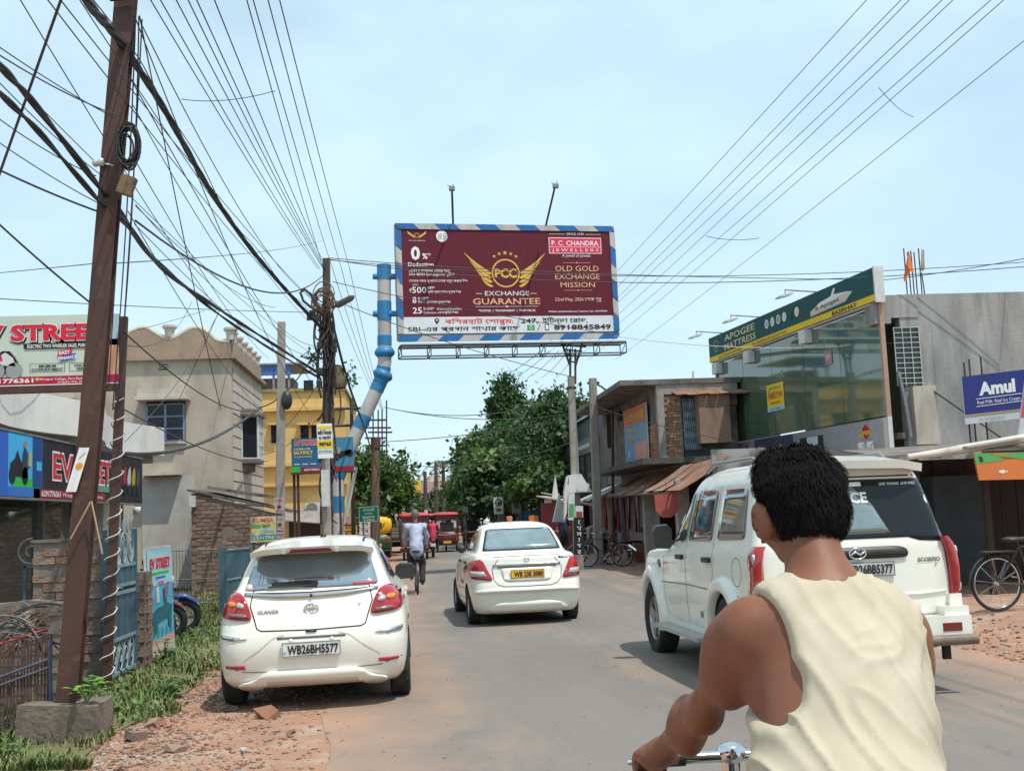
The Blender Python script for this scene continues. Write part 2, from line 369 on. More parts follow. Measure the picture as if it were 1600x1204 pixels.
white_wall=mat('white_wall',(.68,.67,.64),.85,col2=(.58,.57,.54),vs=1.2,col3=(.36,.34,.31),vs3=.8,lo3=.57,hi3=.8,stretch3=(1.3,1.3,.4))
rust_steel=mat('rust_steel',(.080,.032,.022),.62,col2=(.052,.025,.020),vs=6,stretch=(1,1,.25),col3=(.12,.065,.045),vs3=9,lo3=.58,hi3=.75,bump=.2,bs=60)
thin_rust=mat('thin_rust',(.10,.052,.036),.75,col2=(.06,.035,.028),vs=12)
dark_metal=mat('dark_metal',(.03,.03,.032),.6,col2=(.06,.05,.045),vs=10)
grey_metal=mat('grey_metal',(.27,.28,.29),.5,metal=.4,col2=(.18,.17,.165),vs=9)
blue_gate=mat('blue_gate_paint',(.062,.135,.175),.6,col2=(.05,.10,.135),vs=4,col3=(.12,.12,.11),vs3=7,lo3=.58,hi3=.74)
blue_gate_pale=mat('pale_gate_paint',(.24,.33,.37),.55,col2=(.17,.24,.28),vs=9)
window_glass=mat('window_glass',(.012,.015,.022),.10,spec=.3,col2=(.022,.026,.034),vs=2)
clear_glass=mat('shop_glass',(.05,.065,.06),.05,spec=.9,coat=.4)
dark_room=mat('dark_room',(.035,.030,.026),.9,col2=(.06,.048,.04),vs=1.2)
window_blue=mat('window_blue_frame',(.22,.26,.40),.5,col2=(.17,.20,.32),vs=10)
white_frame=mat('white_frame',(.60,.60,.59),.5,col2=(.48,.48,.47),vs=8)
tin_rust=mat('tin_rust',(.30,.125,.062),.8,col2=(.21,.10,.06),vs=2.2,lo=.35,hi=.65,stretch=(2,.7,1),col3=(.33,.27,.22),vs3=1.6,lo3=.52,hi3=.72)
tin_grey=mat('tin_grey',(.32,.31,.30),.6,metal=.3,col2=(.22,.19,.165),vs=2.5)
tin_blue=mat('tin_blue',(.045,.13,.42),.5,col2=(.04,.10,.33),vs=4)
BM={}
def brick_meshes(key,size,mats,seed):
 if key in BM:return BM[key]
 rn=random.Random(seed);out=[]
 for m in mats:
  for _ in range(2):
   b=MB();b.box((0,0,0),size,None,0,.006,rn);out.append(b.mesh('brick',m))
 BM[key]=out;return out
def brick_wall(parent,o,u,length,top,size=(.23,.09,.075),joint=.016,mats=None,key='r',seed=1,skip=None,limit=300,name='brick',thick=.12,back=None,n_out=None,jit=.012):
 """courses of single bricks standing proud of a mortar backing; o bottom left as seen, u along, top(s) height at s"""
 rn=random.Random(seed);u=Vector(u).normalized();n=Vector((u.y,-u.x,0))if n_out is None else Vector(n_out);me=brick_meshes(key,size,mats or brick_m,seed)
 off=Vector((0,0,0));q=parent
 while q is not None:off+=q.location;q=q.parent
 rz=math.atan2(u.y,u.x);k=0;row=0;z=size[2]/2
 ps=[(0,0)]+[(length*i/8,top(length*i/8))for i in range(9)]+[(length,0)]
 b=MB();O=Vector(o);b.prism([O+u*a+Vector((0,0,h))for a,h in ps],-n*thick);b.build('mortar',back or mortar,parent)
 while z<max(top(length*i/8)for i in range(9)):
  s=size[0]/2+(size[0]/2 if row%2 else 0)
  while s<length-size[0]*.4 and k<limit:
   if z+size[2]*.5<top(s)and not(skip and skip(s,z)):
    ob=link(name,rn.choice(me),parent,O+u*s+Vector((0,0,z))-n*(size[1]/2-.012-rn.uniform(0,jit))-off);ob.rotation_euler=(rn.uniform(-.02,.02),rn.uniform(-.012,.012),rz+rn.uniform(-.03,.03));k+=1
   s+=size[0]+joint
  z+=size[2]+joint;row+=1
def window(parent,o,u,w,h,n,cols,rows,fm,gm=None,bar=.04,dep=.05,pane_dep=.03,split=False):
 """framed window; o bottom left, u right unit, n outward unit; each pane is a part of the frame"""
 o,u,n=Vector(o),Vector(u).normalized(),Vector(n).normalized();Z=Vector((0,0,1));b=MB()
 for i in range(cols+1):
  t=bar*(1.6 if 0<i<cols and i*2==cols else 1);b.slab(o+u*(w*i/cols-t/2),u*t,Z*h,n*dep)
 for j in range(rows+1):
  for i in range(cols):b.slab(o+u*(w*i/cols+bar/2)+Z*(h*j/rows-bar/2),u*(w/cols-bar),Z*bar,n*(dep-.004))
 f=b.build('window',fm,parent)
 for i in range(cols):
  for j in range(rows):
   b=MB();b.slab(o+u*(w*i/cols+bar/2)+Z*(h*j/rows+bar/2)+n*.004,u*(w/cols-bar),Z*(h/rows-bar),n*pane_dep*.4);b.build('pane',gm or window_glass,f)
 return f
Z1=Vector((0,0,1));XX=Vector((1,0,0));YY=Vector((0,1,0))
# ------------------------------------------------------------------ beige house
def house():
 Y=31.0;x1=PY(362,700,Y).x;x0=PY(40,700,Y).x;zc=PY(300,562,Y).z;Yb=PX(409,640,x1).y
 r=thing('beige_house','two storey beige plastered house with wavy parapet and blue framed window','house',(x1-2,Y+2,0))
 b=MB();b.bbox((x0,Y,0),(x1,Yb,zc));b.build('wall',beige,r)
 b=MB();b.bbox((PY(222,700,Y).x,Y-.02,0),(PY(304,700,Y).x,Y+.1,PY(250,745,Y).z));b.build('wall_base',mat('pale_grey_plaster',(.46,.45,.42),.9,col2=(.38,.36,.33),vs=1.2,col3=(.27,.25,.21),vs3=1.1,lo3=.55,hi3=.75,stretch3=(1,1,.3)),r)
 b=MB();b.bbox((x0-.1,Y-.14,zc),(x1+.14,Yb+.1,zc+.10));b.bbox((x0-.06,Y-.08,zc+.10),(x1+.08,Yb+.06,zc+.16));b.build('cornice',beige_dark,r)
 z0=zc+.16
 def wave(px):return PY(px,521-9*math.cos((px-222)/84*2*math.pi)+(4 if px>330 else 0),Y).z
 P=[Vector((x0,Y,z0)),Vector((x1,Y,z0))]+[Vector((PY(px,600,Y).x,Y,wave(min(px,345))))for px in range(360,39,-8)]
 b=MB();b.prism(P,(0,.14,0));pp=b.build('parapet',beige_dark,r)
 b=MB();Q=[p for p in P[2:]];b.tube([p+Vector((0,.07,.01))for p in Q],.085,6);b.build('coping',beige_pale,pp)
 b=MB();b.bbox((x1-.14,Y+.14,z0),(x1,Yb,z0+.42));b.build('side_parapet',beige_dark,r)
 for px,py in((264,506),(360,510)):
  p=PY(px,py+14,Y);b=MB();b.lathe([(.12,-.1),(.14,.12),(.20,.18),(.20,.24),(.001,.24)],p+Vector((0,.08,-.02)),(0,0,1),8,0,False);b.build('finial',beige_pale,r)
 for i in range(6):
  b=MB();y=Y+.9+i*.95;b.lathe([(.09,0),(.11,.22),(.16,.27),(.16,.33),(.001,.33)],(x1-.07,y,z0+.40),(0,0,1),8,0,False);b.build('finial',beige_pale,r)
  # front window with sunshade
 a=PY(231,690,Y);c=PY(288,631,Y);w,h=c.x-a.x,c.z-a.z
 b=MB();b.bbox((a.x-.03,Y-.012,a.z-.02),(c.x+.03,Y+.02,c.z+.28));b.build('window_recess',dark_room,r)
 window(r,(a.x,Y-.055,a.z),XX,w,h,-YY,2,3,window_blue)
 b=MB();b.bbox((a.x-.06,Y-.10,a.z-.08),(c.x+.06,Y,a.z-.02));b.build('window_sill',beige_pale,r)
 s0,s1=PY(218,628,Y),PY(298,610,Y);b=MB();b.bbox((s0.x,Y-.55,s0.z),(s1.x,Y,s0.z+.10));b.bbox((s0.x+.05,Y-.50,s0.z+.10),(s1.x-.05,Y,s1.z+.02));b.build('sunshade',beige_pale,r)
 s0,s1=PY(226,744,Y),PY(285,737,Y);b=MB();b.bbox((s0.x,Y-.45,s0.z),(s1.x,Y,s1.z));b.build('sunshade',beige_pale,r)
 a=PY(248,578,Y);c=PY(262,569,Y);b=MB();b.bbox((a.x,Y-.01,a.z),(c.x,Y+.02,c.z));b.build('vent_hole',dark_room,r)
 for i in range(3):
  b=MB();x=a.x+(c.x-a.x)*(i+.5)/3;b.lathe([(.03,-.02),(.05,-.02),(.05,.02),(.03,.02)],(x,Y-.02,(a.z+c.z)/2),YY,8,0,False,True);b.build('vent_ring',beige_pale,r)
 a=PY(78,640,Y);c=PY(110,626,Y);b=MB();b.bbox((a.x,Y-.02,a.z-.2),(c.x,Y,c.z));b.build('window',window_glass,r)
 b=MB();b.bbox((a.x-.2,Y-.5,c.z+.02),(c.x+.25,Y,c.z+.14));b.build('sunshade',beige_pale,r)
 # grooved side wall: raised courses with dark joints between
 n=13;zt=zc-.25;zb=1.9
 for i in range(n):
  b=MB();h=(zt-zb)/n;b.bbox((x1,Y+.25,zb+h*i+.025),(x1+.035,Yb-.05,zb+h*(i+1)-.02));b.build('render_course',beige_pale if i%4 else beige,r)
  # oriel window
 zl,zh=PX(378,717,x1).z,PX(378,650,x1).z;xo=x1+.42;y0,y1=PX(376,680,x1).y,PX(409,680,xo).y
 b=MB();b.prism([(x1,y0-.3,zh),(xo+.12,y0+.1,zh),(xo+.12,y1+.1,zh),(x1,y1+.3,zh)],(0,0,.10));b.prism([(x1,y0-.1,zh+.1),(xo,y0+.3,zh+.1),(xo,y1,zh+.1),(x1,y1,zh+.1)],(0,0,.10));b.build('oriel_roof',slab_dark,r)
 b=MB();b.prism([(x1,y0-.1,zl-.12),(xo+.05,y0+.25,zl-.12),(xo+.05,y1,zl-.12),(x1,y1+.1,zl-.12)],(0,0,.12));b.prism([(x1,y0+.1,zl-.35),(x1+.25,y0+.4,zl-.35),(x1+.25,y1-.2,zl-.35),(x1,y1,zl-.35)],(0,0,.23));b.build('oriel_base',slab_dark,r)
 d=Vector((xo-x1,.35,0));window(r,(x1,y0,zl),d,d.length,zh-zl,Vector((.35,-(xo-x1),0)),1,1,white_frame,bar=.07)
 window(r,(xo,y0+.35,zl),YY,y1-y0-.35,zh-zl,XX,3,3,white_frame,mat('sky_pane',(.22,.26,.28),.08,metal=.5),bar=.05)
house()
# ------------------------------------------------------------------ brick lean-to in front of the house
def lean_to():
 Y=28.6;a=PY(299,770,Y);c=PY(432,802,Y);L=c.x-a.x
 r=thing('brick_shed','low weathered brick shed under a dark sagging tin roof beside the beige house','shed',(a.x+L/2,Y+.5,0))
 brick_wall(r,(a.x,Y,0),XX,L,lambda s:a.z+(c.z-a.z)*s/L,(.235,.10,.078),.02,old_brick_m,'old',5,limit=300,skip=lambda s,z:noise.noise((s*1.7,z*2,3))>.42)
 b=MB();b.prism([(a.x-.1,Y-.06,a.z+.05),(c.x+.35,Y-.06,c.z+.02),(c.x+.35,Y+2.2,c.z+.02),(a.x-.1,Y+2.2,a.z+.5)][:3]+[(a.x-.1,Y+2.2,a.z+.1)],(0,0,.05));b.build('roof',mat('dark_tin',(.06,.055,.05),.8,col2=(.12,.10,.085),vs=3),r)
 b=MB();b.prism([(a.x+.3,Y+.5,a.z+.10),(c.x-.2,Y+.5,c.z+.4),(c.x-.2,Y+2.0,c.z+.4),(a.x+.3,Y+2.0,a.z+.10)],(0,0,.08));b.build('slab',slab_dark,r)
 b=MB();b.bbox((a.x,Y+.12,0),(a.x+.12,Y+2.3,a.z));b.build('side_wall',slab_dark,r)
 p=PY(302,783,Y);b=MB();b.box(p+Vector((0,-.08,0)),(.14,.12,.28));b.build('meter_box',white_frame,r)
lean_to()
# ------------------------------------------------------------------ yellow building with the blue roof shed behind
def yellow_building():
 Y=45.0;x0=PY(392,700,Y).x;x1=PY(540,700,Y).x;zt=PY(450,612,Y).z
 r=thing('yellow_building','three level yellow building with ledges behind the concrete pole','building',((x0+x1)/2,Y+2,0))
 b=MB();b.bbox((x0,Y,0),(x1,Y+9,zt));b.build('wall',yellow_wall,r)
 for py in(640,726,757):
  z=PY(450,py,Y).z;b=MB();b.bbox((x0-.05,Y-.22,z-.06),(x1+.1,Y,z+.07));b.build('ledge',yellow_wall,r)
 b=MB();b.bbox((x0-.08,Y-.1,zt),(x1+.08,Y+9.1,zt+.12));b.build('coping',mat('stained_coping',(.42,.33,.15),.9,col2=(.16,.14,.08),vs=2),r)
 for px in(430,476,493):
  a=PY(px-6,692,Y);c=PY(px+6,664,Y);b=MB();b.bbox((a.x,Y-.02,a.z),(c.x,Y+.01,c.z));b.build('window',window_glass,r)
  b=MB();b.bbox((a.x-.1,Y-.35,c.z),(c.x+.1,Y,c.z+.08));b.build('sunshade',yellow_wall,r)
  # split air conditioner outdoor unit
 a=PY(479,804,Y);c=PY(504,785,Y);b=MB();b.bbox((a.x,Y-.45,a.z),(c.x,Y-.05,c.z));ac=b.build('air_conditioner',white_frame,r)
 b=MB();b.lathe([(.20,0),(.22,.01),(.22,.03)],((a.x*.6+c.x*.4),Y-.45,(a.z+c.z)/2),(0,-1,0),18);b.lathe([(.001,.015),(.2,.015)],((a.x*.6+c.x*.4),Y-.455,(a.z+c.z)/2),(0,-1,0),18);b.build('fan_grille',grey_metal,ac)
 b=MB();b.bbox((a.x-.1,Y-.5,a.z-.08),(c.x+.1,Y,a.z-.03));b.build('bracket',dark_metal,r)
 # ground-floor shop front
 a=PY(452,845,Y);c=PY(500,806,Y);b=MB();b.bbox((a.x,Y-.03,0),(c.x,Y+.02,c.z));b.build('shop_opening',dark_room,r)
 b=MB();b.prism([(a.x-.3,Y-1.6,c.z-.1),(c.x+.6,Y-1.6,c.z-.35),(c.x+.6,Y,c.z+.3),(a.x-.3,Y,c.z+.3)],(0,0,.04));b.build('awning',tin_grey,r)
 Y2=50;a=PY(402,618,Y2);c=PY(456,571,Y2)
 r=thing('roof_shed','blue tin shed standing on the roof of the yellow building','shed',((a.x+c.x)/2,Y2+1,zt))
 for i in range(8):
  b=MB();x=a.x+(c.x-a.x)*i/8;h=PY(402,589,Y2).z;b.bbox((x+.01,Y2-.4,h),(x+(c.x-a.x)/8-.012,Y2-.36,c.z));b.build('tin_sheet',tin_blue,r)
 b=MB();b.bbox((a.x-.1,Y2-.5,c.z),(c.x+.5,Y2+3,c.z+.07));b.build('roof',tin_grey,r)
 b=MB();b.bbox((a.x,Y2+.6,zt),(c.x,Y2+2.6,PY(402,589,Y2).z));b.build('wall',mat('shed_dark',(.16,.15,.14),.9,col2=(.1,.09,.08),vs=3),r)
 for x in(a.x+.1,c.x-.1,(a.x+c.x)/2):
  b=MB();b.bbox((x-.05,Y2-.34,zt),(x+.05,Y2-.24,c.z));b.build('post',grey_metal,r)
yellow_building()
# ------------------------------------------------------------------ electric scooter showroom on the left
def showroom():
 xs=-6.05;y0,y1=14.6,25.6;r=thing('showroom','low white showroom with curved canopy and dark glass front behind the steel pole','shop',(xs-2,20,0))
 zt=3.35
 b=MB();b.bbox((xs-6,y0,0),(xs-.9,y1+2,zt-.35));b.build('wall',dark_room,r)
 P=[(xs-7,y0-1,zt-.1),(xs+.35,y0-1,zt-.1)]+[(xs+.55-.5*abs(math.sin((y-y0)*.55))**1.5,y,zt-.1)for y in np.linspace(y0-.6,y1,26)]+[(xs-7,y1,zt-.1)]
 b=MB();b.prism(P,(0,0,.62));b.build('canopy',white_wall,r)
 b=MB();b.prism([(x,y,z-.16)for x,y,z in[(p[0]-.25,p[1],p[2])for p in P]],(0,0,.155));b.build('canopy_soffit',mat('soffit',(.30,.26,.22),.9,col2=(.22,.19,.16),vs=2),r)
 for i,y in enumerate(np.linspace(y0+.2,y1-1.8,5)):
  b=MB();b.slab((xs-.85,y,.25),(0,1.9,0),(0,0,2.0),(.03,0,0));b.build('shop_window',clear_glass,r)
  b=MB();b.bbox((xs-.86,y+1.9,0),(xs-.72,y+2.02,2.4));b.build('mullion',grey_metal,r)
 b=MB();b.bbox((xs-.95,y0,0),(xs-.6,y1,.24));b.build('plinth',slab_dark,r)
 b=MB();b.bbox((xs-1.0,24.0,0),(xs-.4,25.4,2.6));b.build('pillar',white_wall,r)
showroom()
def ev_fascia():
 xs=-5.75;ya,yb=15.0,25.4
 a0,a1=PX(0,775,xs),PX(0,664,xs);ya=a0.y-1.9
 zb=PX(215,786,xs).z;zt=zb+.93;yb=PX(222,740,xs).y
 r=thing('shop_fascia','long dark printed shop sign over the glass front with red letters','sign',(xs,(ya+yb)/2,zb))
 b=MB();b.bbox((xs-.14,ya,zb),(xs,yb,zt));b.build('box',dark_metal,r)
 b=MB();b.bbox((xs-.16,ya-.02,zt),(xs+.015,yb+.02,zt+.03));b.bbox((xs-.16,ya-.02,zb-.03),(xs+.015,yb+.02,zb));b.build('frame',grey_metal,r)
 P=Panel((xs+.004,ya,zb+.01),(0,yb-ya,0),(0,0,zt-zb-.02));L=yb-ya
 f=lambda px:(PX(px,720,xs).y-ya)/L
 P.rect(0,0,1,1,flat('night',(.018,.016,.02)),0);P.rect(0,0,f(12),1,flat('blue2',(.03,.12,.5)),1)
 P.rect(f(12),.0,f(62),1,flat('cyan',(.05,.42,.75)),1);P.rect(f(12),0,f(52),.16,flat('blue3',(.04,.16,.5)),2);P.rect(f(20),.16,f(50),.30,flat('green',(.03,.45,.05)),2)
 P.rect(f(50),.16,f(66),1,flat('navy',(.015,.06,.22)),2);P.rect(f(56),.45,f(64),.6,flat('cyan',(.05,.42,.75)),3)
 k=flat('black',(.012,.012,.015))
 P.poly([(f(14),.32),(f(40),.32),(f(44),.5),(f(32),.56),(f(26),.74),(f(22),.6),(f(15),.52)],k,3);P.ell(f(18),.34,.13,k,4);P.ell(f(38),.34,.13,k,4)
 P.poly([(f(33),.3),(f(41),.3),(f(42),.72),(f(37),.8),(f(34),.7)],flat('suit',(.03,.04,.08)),4);P.ell(f(38),.84,.07,flat('skin',(.35,.2,.13)),4);P.poly([(f(43),.5),(f(47),.5),(f(47),.75),(f(44),.72)],flat('jacket',(.6,.4,.05)),4)
 P.rect(f(52),0,f(164),.15,flat('dark_red',(.30,.015,.035)),1)
 rd=flat('sign_red',(.60,.02,.05));wh=ink_white
 def big(px0,px1,st):
  y=f(px0);w=f(px1)-f(px0)
  P.text(y-.003,.34,.49,st,wh,2,'l',.05,w+.006);P.text(y,.355,.46,st,rd,3,'l',.02,w)
 big(82,113,'EV');big(118,172,'STREET'.replace('ET','EE')if False else 'STREET')
 P.text(f(64),.03,.10,'6291776361',wh,3,'l',.02,f(94)-f(64));P.text(f(98),.04,.07,'Mirzapur College, Para Basirhat',wh,3,'l',0,f(160)-f(98))
 P.rect(f(146),.18,f(170),.30,flat('teal',(.12,.3,.22)),2)
 for i,c in enumerate([(.05,.08,.3),(.4,.02,.04),(.5,.5,.5),(.4,.3,.03),(.06,.06,.07)]):
  y=f(186+i*7);P.poly([(y,.2),(f(188+i*7),.22),(f(190+i*7),.6),(f(189+i*7),.8),(y,.72),(f(184+i*7),.5)],flat('scooter%d'%i,c),2);P.ell(f(187+i*7),.27,.12,k,3)
 P.build(r)
 b=MB();b.lathe([(.001,-.11),(.06,-.09),(.075,-.02),(.075,.05),(.001,.05)],PX(214,797,xs+.1)+Vector((0,0,.02)),(0,0,1),14)
 c=b.build('security_camera',white_frame);tag(c,'small white dome camera hanging under the right end of the shop sign','camera')
ev_fascia()
def ev_billboard():
 Y=12.2;a=PY(-70,606,Y);c=PY(186,490,Y);w,h=c.x-a.x,c.z-a.z
 r=thing('billboard','pale printed billboard with red capitals on a brown steel post, cropped by the left edge','billboard',(c.x,Y,0))
 b=MB();b.slab((a.x,Y,a.z),(w,0,0),(0,0,h),(0,.05,0));b.build('board',white_frame,r)
 b=MB();b.bbox((a.x-.05,Y-.01,a.z-.075),(c.x,Y+.07,a.z));b.build('bottom_rail',rust_steel,r)
 P=Panel((a.x,Y-.004,a.z),(w,0,0),(0,0,h));f=lambda px:(px+70)/256
 P.rect(0,0,1,1,flat('mint',(.52,.60,.52)),0);P.rect(f(150),.13,f(186),1,flat('sky',(.34,.48,.55)),1);P.rect(f(150),.13,f(186),.55,flat('sunset',(.72,.36,.22)),2);P.rect(f(150),.50,f(186),.64,flat('amber',(.75,.5,.2)),1)
 P.rect(0,0,1,.13,flat('crimson',(.42,.015,.06)),2);P.rect(0,0,1,.012,ink_white,3)
 rd=flat('sign_red',(.60,.02,.05));k=flat('black',(.012,.012,.015))
 P.text(f(-46),.62,.23,'EV STREET',k,2,'l',.07,f(172)-f(-46));P.text(f(-48),.645,.23,'EV STREET',ink_white,3,'l',.075,f(172)-f(-46));P.text(f(-47),.65,.22,'EV STREET',rd,4,'l',.045,f(170)-f(-46))
 P.poly([(f(38),.52),(f(150),.52),(f(150),.60),(f(35),.60)],k,3);P.text(f(42),.535,.05,'ELECTRIC TWO WHEELER SALES, PURCHASE',ink_white,4,'l',.02,f(148)-f(42))
 P.poly([(f(90),.40),(f(112),.44),(f(112),.52),(f(90),.48)],rd,4);P.poly([(f(94),.33),(f(118),.37),(f(118),.45),(f(94),.41)],flat('blue',(.05,.12,.5)),3)
 P.text(f(101),.435,.05,'EASY',ink_white,5,rot=.1,bold=.03);P.text(f(106),.365,.045,'FINANCE',ink_white,5,rot=.1,bold=.03)
 for x0,x1,s1,s2 in((46,101,'MINIMUM','DOWNPAYMENT'),(108,150,'UNCOMP','PERFO')):
  for q in((x0,.19,x1,.195),(x0,.305,x1,.31),(x0,.19,x0+.6,.31),(x1-.6,.19,x1,.31)):P.rect(f(q[0]),q[1],f(q[2]),q[3],k,2)
  P.text(f((x0+x1)/2),.255,.04,s1,k,2,bold=.02);P.text(f((x0+x1)/2),.205,.04,s2,k,2,bold=.02)
 P.text(f(-30),.045,.06,'6291776361',ink_white,4,'l',.03,f(52)-f(-30));P.text(f(62),.07,.035,'Mirzapur College, Para Basirhat, Itinda Road',ink_white,4,'l',0,f(168)-f(62));P.text(f(90),.025,.03,'24 Pgs(N), W.B., 743411',ink_white,4,'l',0)
 P.ell(f(58),.085,.02,flat('gold',(.7,.42,.08)),4);P.poly([(f(57),.075),(f(59),.075),(f(58),.045)],flat('gold',(.7,.42,.08)),4)
 gy=flat('grey',(.3,.32,.33));P.poly([(f(-20),.2),(f(28),.17),(f(30),.3),(f(22),.42),(f(14),.50),(f(2),.5),(f(-10),.4)],k,3);P.ell(f(22),.22,.085,gy,4);P.poly([(f(0),.30),(f(24),.28),(f(20),.40),(f(8),.48),(f(-4),.42)],flat('pale',(.6,.62,.62)),4);P.ell(f(-6),.22,.085,gy,4);P.poly([(f(-6),.36),(f(4),.36),(f(2),.44),(f(-6),.44)],rd,5)
 P.rect(f(-70),.13,f(-60),1,flat('sky',(.34,.48,.55)),1)
 P.build(r)
 t,q=PY(191,494,Y),PY(164,1062,Y);b=MB();d=Vector((.075,0,0));b.slab((q.x-.04,Y+.0,0),(.085,0,0),(t.x-q.x,0,t.z),(0,.085,0));po=b.build('post',rust_steel,r)
 b=MB();pts=[];base=Vector((q.x,Y+.04,0));top=Vector((t.x,Y+.04,t.z))
 for i in range(0,150):
  s=i/150*.78;a_=i/150*15*2*math.pi;p=base+(top-base)*s+Vector((.064*max(-1,min(1,1.5*math.cos(a_))),.062*max(-1,min(1,1.5*math.sin(a_))),0));pts.append(p)
 b.tube(pts,.007,5);b.build('wrapped_wire',mat('white_wire',(.6,.57,.52),.6),po)
 b=MB();b.slab((a.x+.1,Y+.03,0),(.08,0,0),(0,0,c.z),(0,.08,0));b.build('post',rust_steel,r)
ev_billboard()
# ------------------------------------------------------------------ near left: wall, gates, standee, fence, pole
def left_wall():
 Y=12.45;a=PY(52,900,Y);c=PY(160,900,Y);L=c.x-a.x
 r=thing('brick_wall','old brown brick garden wall behind the rusty steel pole','wall',(a.x+L/2,Y,0))
 brick_wall(r,(a.x,Y,0),XX,L,lambda s:1.56+.03*noise.noise((s*3,0,0)),(.225,.10,.076),.018,old_brick_m,'oldn',8,skip=lambda s,z:noise.noise((s*2.2,z*2.4,9))>.45,thick=.2)
 b=MB();b.prism([(a.x-.02,Y+.19,1.55),(c.x+.01,Y+.19,1.55),(c.x+.01,Y-.03,1.55),(a.x-.02,Y-.03,1.55)],(0,0,.03));b.build('coping',slab_dark,r)
 a=PY(-40,900,11.6);c=PY(98,900,11.6)
 r=thing('low_brick_wall','low crumbling brick wall at the left edge behind the cable heap','wall',((a.x+c.x)/2,11.6,0))
 brick_wall(r,(a.x,11.6,0),XX,c.x-a.x,lambda s:.98+.05*noise.noise((s*3,2,0)),(.23,.10,.076),.018,old_brick_m,'oldn',18,skip=lambda s,z:noise.noise((s*2.2,z*2.4,29))>.38,thick=.22)
 p=PY(215,900,13.95);r=thing('brick_pillar','narrow dark brick gate pillar between the blue gate and the cyan standee','pillar',(p.x,13.95,0))
 b=MB();b.bbox((p.x-.10,13.77,0),(p.x+.125,14.04,1.15));b.build('mortar_core',mortar,r)
 for k,(u_,l_,o_)in enumerate(((XX,.245,(p.x-.12,13.75,0)),(YY,.31,(p.x+.145,13.745,0)))):brick_wall(r,o_,u_,l_,lambda s:1.15,(.074,.06,.072),.011,old_brick_m,'pil%d'%k,4+k,thick=.02)
left_wall()
def gate_leaf(r,o,u,L,H,loops=True):
 o,u=Vector(o),Vector(u).normalized();n=Vector((u.y,-u.x,0))
 for s in(0,L-.05):b=MB();b.slab(o+u*s,u*.05,Z1*H,n*.05);b.build('gate_stile',blue_gate,r)
 zs=[.05,.42,.92,1.0,1.22]if loops else[.05,H*.5,H-.05]
 for z in zs:b=MB();b.slab(o+u*.05+Z1*z,u*(L-.1),Z1*.035,n*.045);b.build('rail',blue_gate_pale,r)
 if not loops:
  k=12
  for i in range(k):b=MB();b.tube([o+u*(.05+(L-.1)*(i+.5)/k)+n*.02+Z1*.08,o+u*(.05+(L-.1)*(i+.5)/k)+n*.02+Z1*(H-.08)],.008,5);b.build('bar',blue_gate,r)
  b=MB();b.slab(o+u*.05+n*.02+Z1*.06,u*(L-.1),Z1*(H-.1),n*.006);b.build('mesh_sheet',blue_gate,r)
  return
 for z0,z1 in((.46,.92),(1.035,1.22),(1.035-.0,1.04)):
  if z1-z0<.1:continue
  k=9
  for i in range(k):b=MB();s=.055+(L-.11)*i/k;b.slab(o+u*s+n*.012+Z1*z0,u*((L-.11)/k-.008),Z1*(z1-z0),n*(.014 if i%2 else .02));b.build('gate_panel',blue_gate,r)
 for z0,z1,cnt in((.085,.42,5),(1.26,1.60,4)):
  for i in range(cnt):
   b=MB();s=.07+(L-.14)*(i+.5)/cnt;w=(L-.14)/cnt*.42;m=(z0+z1)/2;hh=(z1-z0)/2
   for sg in(-1,1):b.tube([o+u*(s+sg*w*math.sin(t*math.pi))+n*.025+Z1*(m+hh*math.cos(t*math.pi))for t in np.linspace(0,1,9)],.012,5)
   b.tube([o+u*(s+w*.6*math.cos(t))+n*.025+Z1*(m+hh*.45*math.sin(t))for t in np.linspace(0,2*math.pi,11)],.010,5);b.build('scroll',blue_gate_pale,r)
 for i in range(3):
  b=MB();s=L*(.62+.13*i);b.tube([o+u*s+n*.02+Z1*1.6,o+u*(s-.04)+n*.02+Z1*1.68,o+u*(s+.05)+n*.02+Z1*1.78],.012,5);b.build('finial',blue_gate_pale,r)
